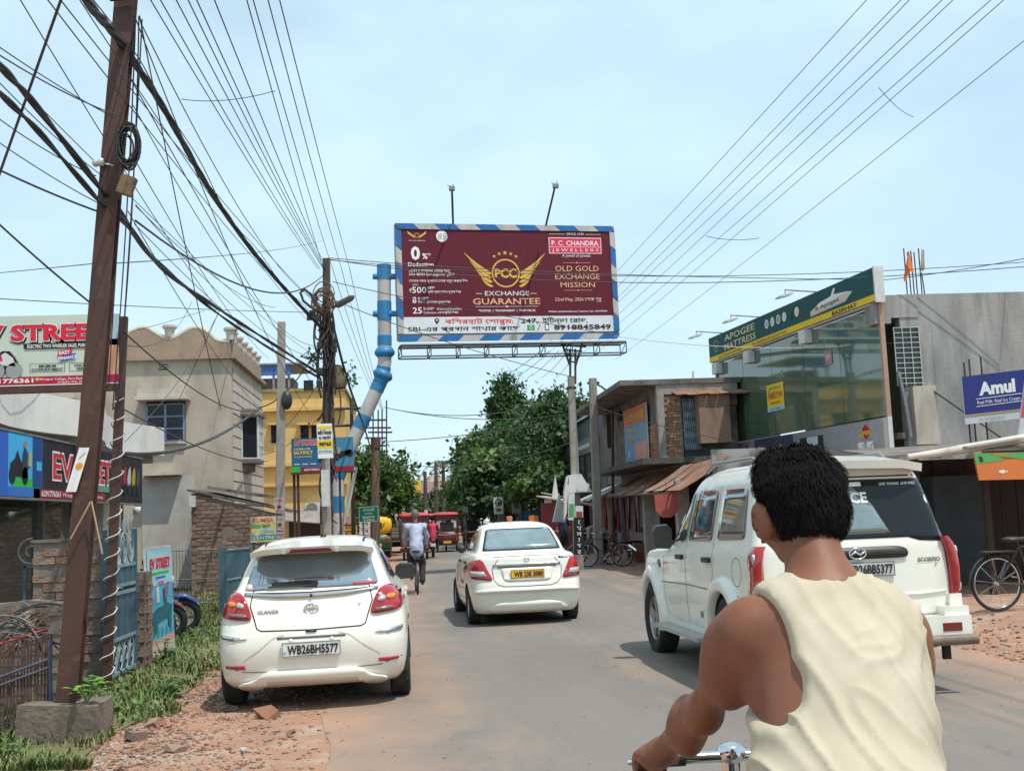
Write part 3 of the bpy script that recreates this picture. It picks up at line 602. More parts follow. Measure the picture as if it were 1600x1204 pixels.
def gates():
 x=-3.34;r=thing('metal_gate','blue grey ornamental steel gate with scrolls beside the wire wrapped post','gate',(x,13,0))
 gate_leaf(r,(x,12.35,.02),YY,1.35,1.64)
 p=G(349,955);r=thing('metal_gate','small blue gate standing open on the grass left of the white hatchback','gate',(p.x,22,0))
 a=PY(349,900,21.6);c=PY(388,900,22.8);gate_leaf(r,(a.x,21.6,.02),Vector((c.x-a.x,1.2,0)),(Vector((c.x-a.x,1.2,0))).length,PY(349,858,21.6).z,False)
 b=MB();b.bbox((a.x-.07,21.55,0),(a.x+.03,21.65,PY(349,856,21.6).z+.02));b.build('gate_post',blue_gate,r)
 # wire fence behind the scooters
 r=thing('wire_fence','thin wire fence on the grass behind the parked scooters','fence',(PY(300,900,23.5).x,23.5,0))
 xa,xb=PY(262,900,23.5).x,PY(346,900,23.5).x
 for i in range(19):
  xx=xa+(xb-xa)*i/18;b=MB();b.tube([(xx,23.5,0),(xx,23.5,1.2)],.006,4);b.build('wire',grey_metal,r)
 for z in(.12,.6,1.18):b=MB();b.tube([(xa,23.5,z),(xb,23.5,z)],.010,5);b.build('rail',grey_metal,r)
 # low ornamental dark gate between the wall and the shop, left
 r=thing('iron_gate','dark iron gate with a curled top against the glass shop front','gate',(PY(45,900,12.9).x,12.9,0))
 xa,xb=PY(36,900,12.9).x,PY(58,900,12.9).x
 b=MB();b.bbox((xa,12.9,.1),(xa+.03,12.94,1.3));b.bbox((xb,12.9,.1),(xb+.03,12.94,1.3));b.bbox((xa,12.9,1.28),(xb,12.94,1.31));b.build('gate_frame',blue_gate,r)
 b=MB();q=Vector((xb-.02,12.92,1.36));b.tube([q+Vector((.16*(1-t*.75)*math.cos(t*9+1.5)-.05,0,.16*(1-t*.75)*math.sin(t*9+1.5)+.08))for t in np.linspace(0,1,30)],.012,5);b.build('scroll',grey_metal,r)
gates()
def standee():
 y0,y1=14.35,15.8;x=PY(234,1020,y0).x;r=thing('standee_board','tall cyan advertising board leaning at the edge of the grass by the gate pillar','sign',(x,15,0))
 b=MB();b.slab((x-.03,y0,.0),(0,y1-y0,0),(-.05,0,1.42),(.03,0,0));b.build('board',white_frame,r)
 P=Panel((x+.006,y0+.02,.03),(0,y1-y0-.04,0),(-.05,0,1.36))
 P.rect(0,0,1,1,flat('aqua',(.10,.42,.55)),0);P.rect(0,.66,1,1,flat('pale_aqua',(.35,.58,.62)),1);P.rect(0,0,1,.12,flat('sand',(.5,.45,.35)),1);P.rect(0,.12,1,.17,flat('salmon',(.62,.3,.25)),1)
 rd=flat('sign_red',(.60,.02,.05));P.text(.5,.82,.095,'EV STREET',rd,3,bold=.05,width=.82);P.rect(.15,.76,.85,.785,flat('green',(.03,.45,.05)),2);P.rect(.3,.72,.7,.74,flat('blue',(.05,.12,.5)),2);P.text(.5,.66,.035,'SCOOTERS',rd,3,bold=.03)
 bl=flat('deep_teal',(.02,.12,.16));wh=flat('pale',(.6,.62,.62))
 P.poly([(.12,.30),(.88,.34),(.95,.44),(.72,.48),(.65,.62),(.56,.62),(.6,.46),(.30,.45),(.1,.4)],bl,2);P.ell(.22,.30,.11,bl,3);P.ell(.80,.32,.11,bl,3);P.poly([(.28,.5),(.42,.5),(.4,.66),(.3,.64)],wh,3);P.poly([(.6,.52),(.78,.56),(.82,.68),(.72,.66)],flat('violet',(.3,.12,.3)),3)
 for i in range(5):P.poly([(.1+i*.17,.18),(.2+i*.17,.2),(.16+i*.17,.27)],flat('teal2',(.05,.25,.3)),2)
 P.build(r)
 b=MB();b.tube([(x-.08,y1-.2,1.2),(x-.6,y1-.2,0)],.015,5);b.build('prop',thin_rust,r)
standee()
def near_left():
# rusty H-section pole on its concrete foot
 Y=9.55;q=PY(112,1085,Y);t=PY(203,-20,Y);ax=(t-q)/(t.z-q.z);base=q-ax*q.z;top=q+ax*(6.9-q.z)
 r=thing('steel_pole','rusty brown H section steel pole on a concrete foot, carrying many cables','utility pole',(base.x,Y,0))
 b=MB();w,d=.205,.22
 def bar(x0,x1,y0,y1):b.slab(base+Vector((x0,y0,.3)),Vector((x1-x0,0,0)),ax*(6.9-.3),Vector((0,y1-y0,0)))
 bar(-.082,.082,-.068,-.055);bar(-.082,.082,.055,.068);bar(-.007,.007,-.055,.055);b.build('shaft',rust_steel,r)
 b=MB();rn=random.Random(5);c=MB();c.box((base.x-.04,Y+.06,.14),(.64,.52,.31),None,0,.025,rn);c.build('footing',mat('footing',(.20,.155,.115),.95,col2=(.13,.105,.085),vs=5,bump=.7,bs=25),r)
 b=MB();tp=q+ax*(PY(200,12,Y).z-q.z);b.slab(tp+Vector((-.12,-.16,0)),(.38,0,.05),(0,.05,0),(0,0,.09));b.build('crossarm',rust_steel,r)
 P=Panel(PY(103,768,Y-.13),PY(119,768,Y-.13)-PY(103,768,Y-.13),PY(124,699,Y-.13)-PY(103,768,Y-.13));wht=ink_white
 P.rect(0,0,1,1,wht,1);P.ell(.55,.58,.028,flat('orange',(.8,.33,.02)),2);P.line(.3,.75,.8,.9,.006,flat('grey',(.3,.32,.33)));P.build(r,'torn_poster','lettering')
 b=MB();cc=PY(200,228,Y-.16)
 rn=random.Random(2)
 for i in range(16):
  rr=.10+rn.uniform(-.02,.05);o=cc+Vector((rn.uniform(-.02,.02),rn.uniform(-.02,.02),rn.uniform(-.03,.02)))
  b.tube([o+Vector((rr*.62*math.cos(a),.03*math.sin(a*2+i),rr*1.3*math.sin(a)))for a in np.linspace(0,2*math.pi,20)],.007,4,caps=False)
 o=b.build('cable_coil',black_plastic);tag(o,'loop of coiled black cable hanging on the rusty steel pole','cable coil')
 b=MB();p=PY(198,290,Y-.14);b.box(p,(.12,.08,.16),Matrix.Rotation(.35,3,'Y'));bx=b.build('junction_box',mat('old_wood',(.22,.15,.08),.8,col2=(.10,.07,.045),vs=12));tag(bx,'small weathered brown box wired to the steel pole below the cable coil','box')
 b=MB();p=PY(154,254,Y-.1);b.lathe([(.02,-.05),(.035,-.03),(.025,0),(.038,.03),(.02,.05)],p,(1,0,.2),10);b.tube([p,p+Vector((.15,.05,-.02))],.008,5);b.build('insulator',white_frame,r)
 # barred fence with two blue rails at the left edge
 r=thing('iron_fence','rusty barred fence with two blue rails leaning at the left edge','fence',(PY(40,1050,9.75).x,9.75,0))
 a=PY(-30,1000,9.75);c=PY(80,1000,9.75);L=c.x-a.x;rn=random.Random(4);bar_m=mat('rust_bar',(.12,.055,.05),.8,col2=(.07,.04,.038),vs=14)
 for i in range(22):
  x=a.x+L*i/21;b=MB();zt=.55+.42*i/21*0+.38;b.tube([(x,9.75,.02),(x+rn.uniform(-.01,.01),9.75,.72+rn.uniform(-.02,.03)+.10*i/21)],.0085,5);b.build('bar',bar_m,r)
 rail=mat('blue_rail',(.06,.09,.17),.6,col2=(.10,.10,.13),vs=10)
 for py0,py1 in((1060,1027),(1073,1040)):
  b=MB();b.tube([PY(-30,py0+8,9.72),PY(82,py1,9.72)],.013,6);b.build('rail',rail,r)
 b=MB();b.tube([PY(80,1100,9.72),PY(77,1000,9.72)],.016,6);b.build('post',rail,r)
 # cable and wire heap on the fence
 b=MB();rn=random.Random(11)
 for i in range(46):
  px0,px1=rn.uniform(-25,40),rn.uniform(45,98);c0=PY(px0,rn.uniform(955,1030),10.05+rn.uniform(-.2,.2));c1=PY(px1,rn.uniform(945,1025),10.05+rn.uniform(-.2,.2));m=(c0+c1)/2+Vector((rn.uniform(-.1,.1),rn.uniform(-.1,.1),rn.uniform(.0,.18)))
  b.tube([c0*(1-t)**2+m*2*t*(1-t)+c1*t*t for t in np.linspace(0,1,9)],rn.choice((.004,.006,.008)),4,i%3)
 o=b.build('cable_heap',[black_plastic,grey_metal,mat('dry_cane',(.28,.19,.13),.8)]);tag(o,'tangled heap of old wires and dry stalks on the fence','cable heap')
 b=MB();b.tube([PY(-20,1012,9.9),PY(75,982,9.95)],.012,5);o=b.build('red_pipe',mat('red_pipe',(.45,.06,.05),.5));tag(o,'thin red pipe lying across the wire heap at the left edge','pipe')
 # bamboo sticks leaning on pole
 for i,(x0,y0,x1,y1)in enumerate(((142,783,110,842),(143,783,160,865))):
  b=MB();b.tube([PY(x0,y0,9.4),PY(x1,y1,9.4)],.008,5);o=b.build('cane',mat('cane',(.42,.27,.17),.7));tag(o,('left' if i==0 else 'right')+' one of two thin canes tied to the steel pole','cane','canes tied to the steel pole')
near_left()
# ------------------------------------------------------------------ mattress shop building (right)
grey_conc=mat('weathered_concrete',(.37,.36,.34),.92,col2=(.20,.195,.185),vs=1.1,lo=.34,hi=.68,stretch=(1.3,1.3,.4),col3=(.12,.115,.11),vs3=1.5,lo3=.52,hi3=.78,stretch3=(1.7,1.7,.18),bump=.35,bs=20)
green_sign=flat('bottle_green',(.012,.085,.085));yel=flat('yellow',(.80,.55,.03));lilac=flat('lilac',(.46,.42,.47));violet=flat('violet_dark',(.055,.03,.12));cream=flat('cream',(.72,.64,.42));gold_p=flat('gold',(.70,.42,.08))
NEARY,FARY=22.7,31.8;NEARX,FARX=PY(1374,480,NEARY).x,PY(1122,570,FARY).x;ZF=PY(1374,471,NEARY).z;ZG=PY(1400,648,NEARY).z
def fac(s):return Vector((FARX+(NEARX-FARX)*s,FARY+(NEARY-FARY)*s,0))
FU=Vector((NEARX-FARX,NEARY-FARY,0));FL=FU.length;FUN=FU.normalized();FN=Vector((FUN.y,-FUN.x,0))  # FN points to the road
def mattress_shop():
 r=thing('shop_building','two storey mattress shop with green glass upper front and weathered concrete end wall','building',(11.5,27,0))
 zt=ZF-.04;zl=ZG;zw=PY(1450,459,NEARY).z
 e=fac(1);b=MB()
 b.bbox((e.x+.42,e.y,2.7),(17.5,e.y+.25,zw));b.build('end_wall',grey_conc,r)
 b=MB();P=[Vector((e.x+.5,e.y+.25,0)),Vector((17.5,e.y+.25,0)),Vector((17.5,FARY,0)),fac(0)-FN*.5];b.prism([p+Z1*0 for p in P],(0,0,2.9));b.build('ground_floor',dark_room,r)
 b=MB();b.prism([p+Z1*(zt-.07)for p in P],(0,0,.2));b.build('roof_slab',grey_conc,r)
 b=MB();b.prism([fac(0)-FN*2.6+Z1*2.9,fac(1)-FN*2.6+Z1*2.9,fac(1)-FN*2.7+Z1*2.9,fac(0)-FN*2.7+Z1*2.9],(0,0,zt-2.98));b.build('inner_wall',mat('inner_wall',(.30,.29,.2),.8,col2=(.2,.2,.15),vs=1),r)
 b=MB();b.prism([fac(0)-FN*.2+Z1*2.9,fac(1)-FN*.2+Z1*2.9,fac(1)-FN*2.6+Z1*2.9,fac(0)-FN*2.6+Z1*2.9],(0,0,.12));b.build('upper_floor',slab_dark,r)
 b=MB();b.slab(e+Vector((-.12,-.02,zw-.5)),(.95,0,0),(0,.5,0),(0,0,.49));b.slab(e+Vector((-.13,-.03,zw-.62)),(.35,0,0),(0,.4,0),(0,0,.14));b.build('corner_beam',grey_conc,r)
 # glass front in tall sheets, dark tint below a pale green blind
 gl=mat('green_glass',(.105,.16,.10),.04,spec=.8,coat=.45,col2=(.07,.11,.075),vs=.8)
 n=5
 for i in range(n):
  b=MB();o=fac(i/n);b.slab(o+FUN*.012+Z1*zl,FUN*(FL/n-.024),Z1*(zt-zl-.05),FN*.02);b.build('glass_sheet',gl,r)
 for s in(.0,.25,.62):
  b=MB();o=fac(s);b.slab(o-FN*.3+Z1*(zt-.34),FUN*.34,FN*.5,Z1*.32);b.build('beam_end',white_wall,r)
 b=MB();b.slab(fac(0)-FN*.1+Z1*zt,FU,FN*.2,Z1*.06);b.build('lintel',white_wall,r)
 for s,w in((-.015,.14),(1.0,.07)):
  b=MB();b.slab(fac(s)-FN*.05+Z1*2.7,FUN*w,FN*.1,Z1*(zt-2.7));b.build('jamb',mat('pink_plaster',(.42,.25,.18),.85,col2=(.35,.22,.17),vs=3),r)
 b=MB();b.slab(fac(.02)+FN*.024+Z1*zl,FUN*.95,FN*.02,Z1*.50);b.build('blue_panel',flat('royal',(.03,.06,.24)),r)
 # sale poster and a small pink one
 P=Panel(fac(.36)+FN*.03+Z1*(ZG+.62),FUN*1.02,Z1*.70);P.rect(0,0,1,1,yel,1);P.rect(0,0,1,.16,flat('pale_aqua',(.35,.58,.62)),2);P.text(.5,.45,.26,'িবরাট েসল',flat('sign_red',(.60,.02,.05)),3,bold=.04,width=.82);P.text(.5,.80,.10,'পুরােনা বদেল নতুন',flat('leaf',(.1,.35,.1)),3,bold=.02,width=.7);P.text(.5,.25,.10,'অফার চলেছ',flat('sign_red',(.60,.02,.05)),3,bold=.02,width=.6);P.text(.5,.04,.08,'M : 9800',flat('blue',(.05,.12,.5)),3,width=.6)
 P.build(r,'sale_poster','lettering')
 P=Panel(fac(.72)+FN*.03+Z1*(ZG+1.4),FUN*.42,Z1*.32);P.rect(.1,0,.9,1,flat('pinkish',(.42,.2,.22)),1);P.text(.5,.4,.35,'OPEN',ink_white,2,width=.6);P.build(r,'small_poster','lettering')
 # long fascia
 b=MB();b.slab(fac(-.03)-FN*.02+Z1*ZF,FU*1.04,FN*.16,Z1*.72);b.build('fascia_box',green_sign,r)
 b=MB();b.slab(fac(1.012)-FN*.06+Z1*(ZF-.04),FUN*.05,FN*.22,Z1*.77);b.build('fascia_end',white_frame,r)
 P=Panel(fac(-.03)+FN*.143+Z1*ZF,FU*1.04,Z1*.72)
 P.rect(0,0,1,.2,yel,1);P.text(.24,.62,.25,'APOGEE',cream,2,bold=.01,width=.22);P.text(.24,.27,.25,'MATTRESS',cream,2,bold=.01,width=.23)
 P.ring(.06,.58,.17,.015,cream,2);P.text(.06,.5,.14,'am',cream,2)
 P.text(.08,.05,.09,'Mob: 9733594744 9547674090',ink_black,2,'l',.01,.17);P.text(.33,.05,.09,'Ph: 8250042189 8250277547',ink_black,2,'l',.01,.22);P.text(.80,.03,.13,'BASIRHAT',ink_black,2,'l',.03,.12)
 for i in range(6):P.ell(.43+i*.037,.62,.12,ink_white if i!=4 else green_sign,2);P.ell(.43+i*.037,.62,.085,[flat('sky',(.34,.48,.55)),flat('pale',(.6,.62,.62)),flat('grey',(.3,.32,.33)),flat('pale',(.6,.62,.62)),green_sign,cream][i],3)
 P.poly([(.69,.28),(.87,.34),(.905,.55),(.885,.60),(.82,.68),(.74,.60),(.69,.42)],flat('mattress',(.62,.58,.48)),2);P.poly([(.69,.28),(.87,.34),(.905,.55),(.90,.50),(.87,.30),(.69,.24)],flat('grey',(.3,.32,.33)),3);P.poly([(.72,.46),(.84,.55),(.885,.60),(.82,.68),(.74,.60)],ink_white,3);P.text(.78,.40,.13,'R Apogee',ink_black,4,width=.12,rot=.02)
 P.poly([(.80,.66),(.815,.66),(.825,.86),(.815,.88)],ink_white,3)
 P.build(r,'fascia_print','lettering')
 # flood lamps on arms over the fascia
 for i,s in enumerate((.08,.36,.72)):
  o=fac(s)+Z1*(ZF+.72);b=MB();b.tube([o-FN*.1,o+FN*.9+Z1*.06],.018,6);b.tube([o+FN*.9+Z1*.06,o+FN*.9-Z1*.04],.012,5)
  l=b.build('flood_lamp_arm',grey_metal,r);b=MB();b.slab(o+FN*.78-FUN*.16-Z1*.07,FUN*.34,FN*.30-Z1*.08,Z1*.05);b.build('flood_lamp',white_frame,l)
  # lower sign strip
 P=Panel(fac(-.02)+FN*.06+Z1*(ZG-.8),FU*1.03,Z1*.76);b=MB();b.slab(fac(-.02)-FN*.04+Z1*(ZG-.8),FU*1.03,FN*.1,Z1*.76);b.build('strip_board',white_frame,r)
 P.rect(0,0,.27,1,lilac,0);P.rect(.27,0,.52,1,violet,0);P.rect(.52,0,.98,1,lilac,0);P.rect(.98,0,1,1,flat('cream2',(.6,.56,.45)),1)
 P.text(.395,.40,.34,'Dimension',yel,2,bold=.05,width=.20)
 for x in(.215,.90):P.poly([(x-.028,.68),(x,.46),(x+.028,.68),(x,.90)],flat('crimson',(.42,.015,.06)),1);P.text(x,.60,.17,'Jyoti',yel,2,bold=.03,width=.05)
 P.rect(.56,-.0,.60,.80,ink_black,1);P.rect(.60,.0,.66,.78,flat('pale',(.6,.62,.62)),1);P.rect(.66,0,.69,.8,ink_black,1);P.rect(.86,.12,.89,.4,ink_white,1);P.rect(.90,.12,.93,.4,ink_white,1);P.line(.865,.25,.875,.15,.015,ink_black);P.line(.875,.15,.888,.36,.015,ink_black);P.line(.905,.25,.915,.15,.015,ink_black);P.line(.915,.15,.928,.36,.015,ink_black);P.ell(.03,.2,.05,flat('dirt',(.2,.16,.14)),1);P.ell(.16,.12,.06,flat('dirt',(.2,.16,.14)),1)
 P.build(r,'strip_print','lettering')
 # barred opening, plaster pilaster, chajja on the end wall
 x0=e.x+.25;y=e.y-.02;b=MB();b.bbox((x0,y,4.0),(x0+.55,y+.04,5.25));b.build('dark_opening',mat('dim_glass',(.02,.035,.03),.3),r)
 for i in range(4):b=MB();b.tube([(x0+.55*i/3,y-.03,4.0),(x0+.55*i/3,y-.03,5.25)],.010,5);b.build('grille_bar',white_frame,r)
 for j in range(12):b=MB();b.tube([(x0,y-.03,4.05+j*.108),(x0+.55,y-.03,4.05+j*.108)],.007,5);b.build('grille_bar',white_frame,r)
 b=MB();b.bbox((x0+.28,y-.12,2.75),(x0+.78,y+.02,3.98));b.build('pilaster',mat('pale_render',(.50,.44,.37),.9,col2=(.36,.30,.25),vs=3,stretch=(1,1,.3)),r)
 b=MB();b.tube([(x0+.02,y-.06,4.3),(x0+.1,y-.10,3.6),(x0+.16,y-.1,2.9)],.04,6);b.build('drain_pipe',grey_metal,r)
 b=MB();b.bbox((e.x-.6,e.y-1.3,2.36),(e.x+1.3,e.y+.1,2.60));b.build('chajja',mat('mossy_slab',(.33,.34,.32),.95,col2=(.12,.12,.11),vs=4,lo=.45,hi=.6,bump=.5,bs=22),r)
 b=MB();b.bbox((e.x+1.2,e.y-1.1,2.52),(17,e.y+.1,2.66));b.build('dark_chajja',slab_dark,r)
 b=MB();b.tube([(e.x+.95,e.y-.1,3.9),(e.x+2.1,e.y-.9,2.68)],.022,6);b.build('stay_rod',dark_metal,r)
 # rods and flags
 for i,(px,h)in enumerate(((1418,388),(1424,394),(1429,392),(1434,394),(1441,388),(1446,426))):
  q=PY(px,462,e.y+.2);t=PY(px-6,h,e.y+.2);b=MB();b.tube([(q.x,q.y,5.8),t],.014,5);b.build('reinforcing_rod',thin_rust,r)
 def flag(nm,lab,pts,m):
  P=[PY(x,y,e.y+.1+.04*math.sin(i*2.1))for i,(x,y)in enumerate(pts)];b=MB();n_=len(P);b.add(P+[p+Vector((0,.012,0))for p in P],[tuple(range(n_)),tuple(range(2*n_-1,n_-1,-1))]+[(i,(i+1)%n_,(i+1)%n_+n_,i+n_)for i in range(n_)]);o=b.build(nm,m);tag(o,lab,'flag')
 flag('flag','limp orange triangular flag tied to rods on the concrete corner',[(1420,391),(1428,425),(1422,424),(1413,441),(1412,434),(1418,412)],mat('orange_cloth',(.75,.17,.03),.8,col2=(.6,.12,.02),vs=6))
 flag('flag','small faded green and white flag on the rightmost tall rod',[(1440,389),(1444,390),(1445,420),(1442,424),(1439,422)],mat('dull_cloth',(.35,.36,.2),.8,col2=(.45,.4,.35),vs=9))
mattress_shop()
def milk_banner():
 Y=20.0;a=PY(1509,663,Y);c=PY(1590,577,Y);w=2.1;h=PY(1520,588,Y).z-a.z
 r=thing('shop_banner','blue dairy banner with white lettering on thin rods above the dark stall','banner',(a.x+w/2,Y,0))
 b=MB();tilt=Vector((w,-.5,.14));b.slab(a,tilt,(0,0,h),(0,.03,0));b.build('sheet',flat('pale',(.6,.62,.62)),r)
 P=Panel(a+Vector((0,-.004,0)),tilt,(0,0,h));bl=flat('dairy_blue',(.028,.04,.20))
 P.rect(0,.2,1,1,bl,0);P.rect(0,.155,1,.2,flat('tan',(.42,.28,.14)),1);P.text(.28,.58,.26,'Amul',ink_white,2,bold=.05,width=.30);P.line(.10,.50,.48,.515,.012,ink_white);P.text(.29,.39,.075,'Real Milk. Real Ice Cream.',ink_white,2,width=.36);P.line(.10,.345,.48,.36,.012,ink_white);P.text(.45,.035,.085,'MONDAL STORES',ink_black,2,'l',.01,.38);P.text(.12,.04,.06,'M. 9732822127',flat('grey',(.3,.32,.33)),2,'l',0,.2)
 P.build(r)
 for px,py in((1506,566),(1514,561),(1532,557)):
  t=PY(px,py,Y+.05);b=MB();b.tube([(t.x,Y+.05,2.6),t],.017,5);b.build('rod',dark_metal,r)
 Y=17;a=PY(1589,693,Y);r=thing('tilted_sign_board','tilted red and white sign board cut off by the right edge','sign',a)
 b=MB();u=Vector((1.2,0,.02));v=PY(1604,585,Y)-a;b.slab(a,u,v,(0,.04,0));b.build('board',white_frame,r)
 P=Panel(a+Vector((0,-.004,0)),u,v);P.rect(0,.38,1,1,flat('coral_red',(.62,.06,.09)),1);P.build(r)
milk_banner()
def stall_right():
 """dark roadside stall under the banner"""
 r=thing('roadside_stall','dark wooden stall with open front under the concrete ledge, behind the parked bicycle','stall',(9.6,18,0))
 wood=mat('dark_wood',(.055,.028,.022),.85,col2=(.03,.02,.018),vs=3,stretch=(4,4,.4));rn=random.Random(9)
 for i in range(20):
  b=MB();x=7.55+i*.30;b.bbox((x,19.0+rn.uniform(-.02,.02),.1),(x+.285,19.06+rn.uniform(0,.02),2.3));b.build('plank',wood,r)
 for x in(7.6,8.7,9.75):
  b=MB();b.bbox((x,16.6,.1),(x+.09,16.7,2.25));b.build('post',wood,r)
 b=MB();b.bbox((8.75,18.4,.1),(9.7,18.9,2.0));b.build('door_leaf',mat('teal_black',(.02,.035,.04),.7,col2=(.04,.05,.05),vs=3),r)
 b=MB();b.bbox((7.7,17.9,.1),(8.6,18.3,.75));b.build('bench',wood,r)
 b=MB();b.prism([(7.0,16.2,2.26),(13,15.6,2.5),(13,19.2,2.62),(7.5,19.2,2.5)],(0,0,.03));b.build('roof',slab_dark,r)
 a=PY(1418,714,16.1);c=PY(1572,690,16.1);b=MB();b.tube([a,a*.5+c*.5+Vector((0,0,-.01)),c,c+Vector((1.6,0,.22))],[.045,.07,.075,.075],10)
 o=b.build('rolled_tarpaulin',mat('cream_tarp',(.60,.54,.45),.7,col2=(.45,.40,.33),vs=4,bump=.4,bs=14));tag(o,'cream rolled tarpaulin along the front of the dark stall roof','tarpaulin')
 b=MB();p0,p1=PY(1512,700,15.9),PY(1600,686,15.9)
 b.prism([p0,p1,p1+Vector((0,.4,.05)),p0+Vector((0,.4,.05))],(0,0,.02));o=b.build('tin_scrap',tin_grey);tag(o,'loose grey tin sheet lying on the stall roof edge at the right','tin sheet')
 P=Panel(PY(1530,750,15.9),PY(1610,748,15.9)-PY(1530,750,15.9),Vector((-.05,0,.40)));b=MB();b.slab(P.o+Vector((0,.012,0)),P.u,P.v,(0,.02,0));o=b.build('snack_banner',flat('orange_bag',(.62,.18,.05)));tag(o,'small orange and green printed banner hanging under the stall roof','banner')
 P.rect(0,0,1,.75,flat('orange_bag',(.62,.18,.05)),1);P.poly([(0,.6),(.6,.7),(.3,1),(0,1)],flat('leaf',(.1,.35,.1)),2);P.poly([(0.3,.95),(1,.7),(1,1)],flat('leaf',(.1,.35,.1)),2);P.text(.12,.68,.2,'B',ink_black,3,bold=.04);P.ell(.5,.3,.07,ink_white,2,.025);P.text(.55,.26,.10,'8',ink_red,3);P.build(o,local=True)
stall_right()
# ------------------------------------------------------------------ brick building with rusty awning
def brick_building():
 Y=30.2;xa=PY(1012,650,Y).x;xw=PY(1028,650,Y).x;xb=8.95;zt=5.02;zb=2.98
 r=thing('brick_building','unplastered brick upper floor with concrete frame above the rusty tin awning','building',((xa+xb)/2,Y+3,0))
 b=MB();b.bbox((xw,Y+.14,zb),(xb,Y+9,zt));b.build('core',slab_dark,r)
 b=MB();b.bbox((xa-.75,Y-.10,zt),(xb+.1,Y+9.3,zt+.14));b.build('roof_slab',slab_dark,r)
 b=MB();b.bbox((xw-.02,Y-.06,zt-.28),(xb,Y+.14,zt-.004));b.build('beam',concrete,r)
 b=MB();b.bbox((xw-.02,Y-.08,zb),(xw+.17,Y+.14,zt-.283));b.build('column',concrete,r)
 wx=PY(1066,650,Y).x
 brick_wall(r,(xw+.18,Y,zb),XX,wx-xw-.19,lambda s:zt-.30-zb,(.215,.09,.068),.013,[mat('new_brick_%d'%i,c,.9,col2=tuple(q*.65 for q in c),vs=12,bump=.5,bs=60)for i,c in enumerate([(.48,.215,.12),(.40,.175,.10),(.52,.29,.17)])],'new',3)
 brick_wall(r,(PY(1093,650,Y).x,Y,zt-.62),XX,xb-PY(1093,650,Y).x,lambda s:.33,(.215,.09,.068),.013,None,'new',7)
 brick_wall(r,(xw-.02,Y+2.4,zb),-YY,2.4,lambda s:1.0,(.215,.09,.068),.013,None,'new',11,n_out=(-1,0,0))
 # folding grille door and brown rendered bay
 z0,z1=PY(1080,703,Y).z,PY(1080,622,Y).z;x0,x1=wx+.03,PY(1092,650,Y).x
 b=MB();b.bbox((x0,Y+.02,zb),(x1,Y+.1,z1));b.build('door_recess',mat('dim_door',(.03,.04,.045),.6),r)
 for i in range(9):b=MB();x=x0+(x1-x0)*i/8;b.bbox((x-.012,Y-.05,z0),(x+.012,Y-.02,z1));b.build('grille_bar',blue_gate_pale,r)
 for k in range(5):
  b=MB()
  for i in range(8):
   xx0,xx1=x0+(x1-x0)*i/8,x0+(x1-x0)*(i+1)/8;zz=z0+(z1-z0)*k/5;b.tube([(xx0,Y-.055,zz),(xx1,Y-.055,zz+(z1-z0)/5)],.008,4)
  b.build('grille_lattice',blue_gate_pale,r)
 bx0,bx1=PY(1093,650,Y-.5).x,PY(1141,650,Y-.5).x
 b=MB();b.bbox((bx0,Y-.5,PY(1100,692,Y-.5).z),(bx1,Y-.0,PY(1100,617,Y-.5).z));b.build('bay',mat('brown_render',(.30,.19,.13),.9,col2=(.24,.15,.105),vs=1.5,col3=(.14,.10,.08),vs3=2,stretch3=(1,1,.3)),r)
 for i in range(7):
  b=MB();x=x0-.3+i*.30;z=PY(1100,616,Y-.6).z;b.prism([(x,Y-.62,z+.0),(x+.28,Y-.62,z+.02-.02*(i%2)),(x+.28,Y,z+.16),(x,Y,z+.16)],(0,0,.022));b.build('tin_sheet',tin_rust,r)
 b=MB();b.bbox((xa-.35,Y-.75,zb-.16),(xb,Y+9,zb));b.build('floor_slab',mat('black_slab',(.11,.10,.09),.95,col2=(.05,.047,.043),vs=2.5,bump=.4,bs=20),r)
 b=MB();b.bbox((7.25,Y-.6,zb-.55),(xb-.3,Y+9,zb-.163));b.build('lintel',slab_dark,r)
 b=MB();b.tube([PY(1083,615,Y),PY(1083,580,Y)],.025,6);b.build('white_pipe',white_frame,r)
 b=MB();b.bbox((7.9,Y-4.5,0),(8.05,Y+6,2.8));b.build('shop_back_wall',mat('shop_dark',(.04,.03,.028),.9,col2=(.07,.04,.035),vs=2),r)
 b=MB();b.bbox((6.9,Y-4.6,0),(11,Y-4.5,2.95));b.build('shop_side_wall',mat('pale_side_wall',(.42,.43,.42),.85,col2=(.30,.31,.30),vs=1.5,col3=(.14,.13,.12),vs3=1.3),r)
 for i,(px,yy)in enumerate(((992,31.0),(1062,27.0))):
  x=6.35;b=MB();b.bbox((x,yy,0),(x+.3,yy+.3,2.3));b.build('pillar',concrete,r)
 P=Panel(PY(978,723,35),PY(1012,717,31.2)-PY(978,723,35),Vector((0,0,1.62)));rr=thing('colour_sign','orange and blue printed sign in Bengali on the side of the brick floor','sign',P.o)
 b=MB();b.slab(P.o-P.n*.06,P.u,P.v,P.n*.056);b.build('board',white_frame,rr)
 P.rect(0,0,1,1,flat('sky_print',(.14,.32,.52)),0);P.rect(0,.68,1,1,flat('orange_bag',(.62,.18,.05)),1);P.poly([(.5,0),(1,0),(1,.35),(.45,.3)],flat('salmon',(.62,.3,.25)),1);P.text(.5,.76,.13,'ভাই ভাই',yel,3,bold=.05,width=.85);P.text(.4,.52,.09,'েটইলাস',yel,3,bold=.04,width=.5);P.text(.4,.38,.09,'গারেমন্টস',yel,3,bold=.04,width=.5);P.ring(.78,.5,.16,.05,yel,3);P.ell(.2,.14,.12,ink_white,2);P.text(.2,.08,.1,'৳',flat('blue',(.05,.12,.5)),3);P.build(rr)
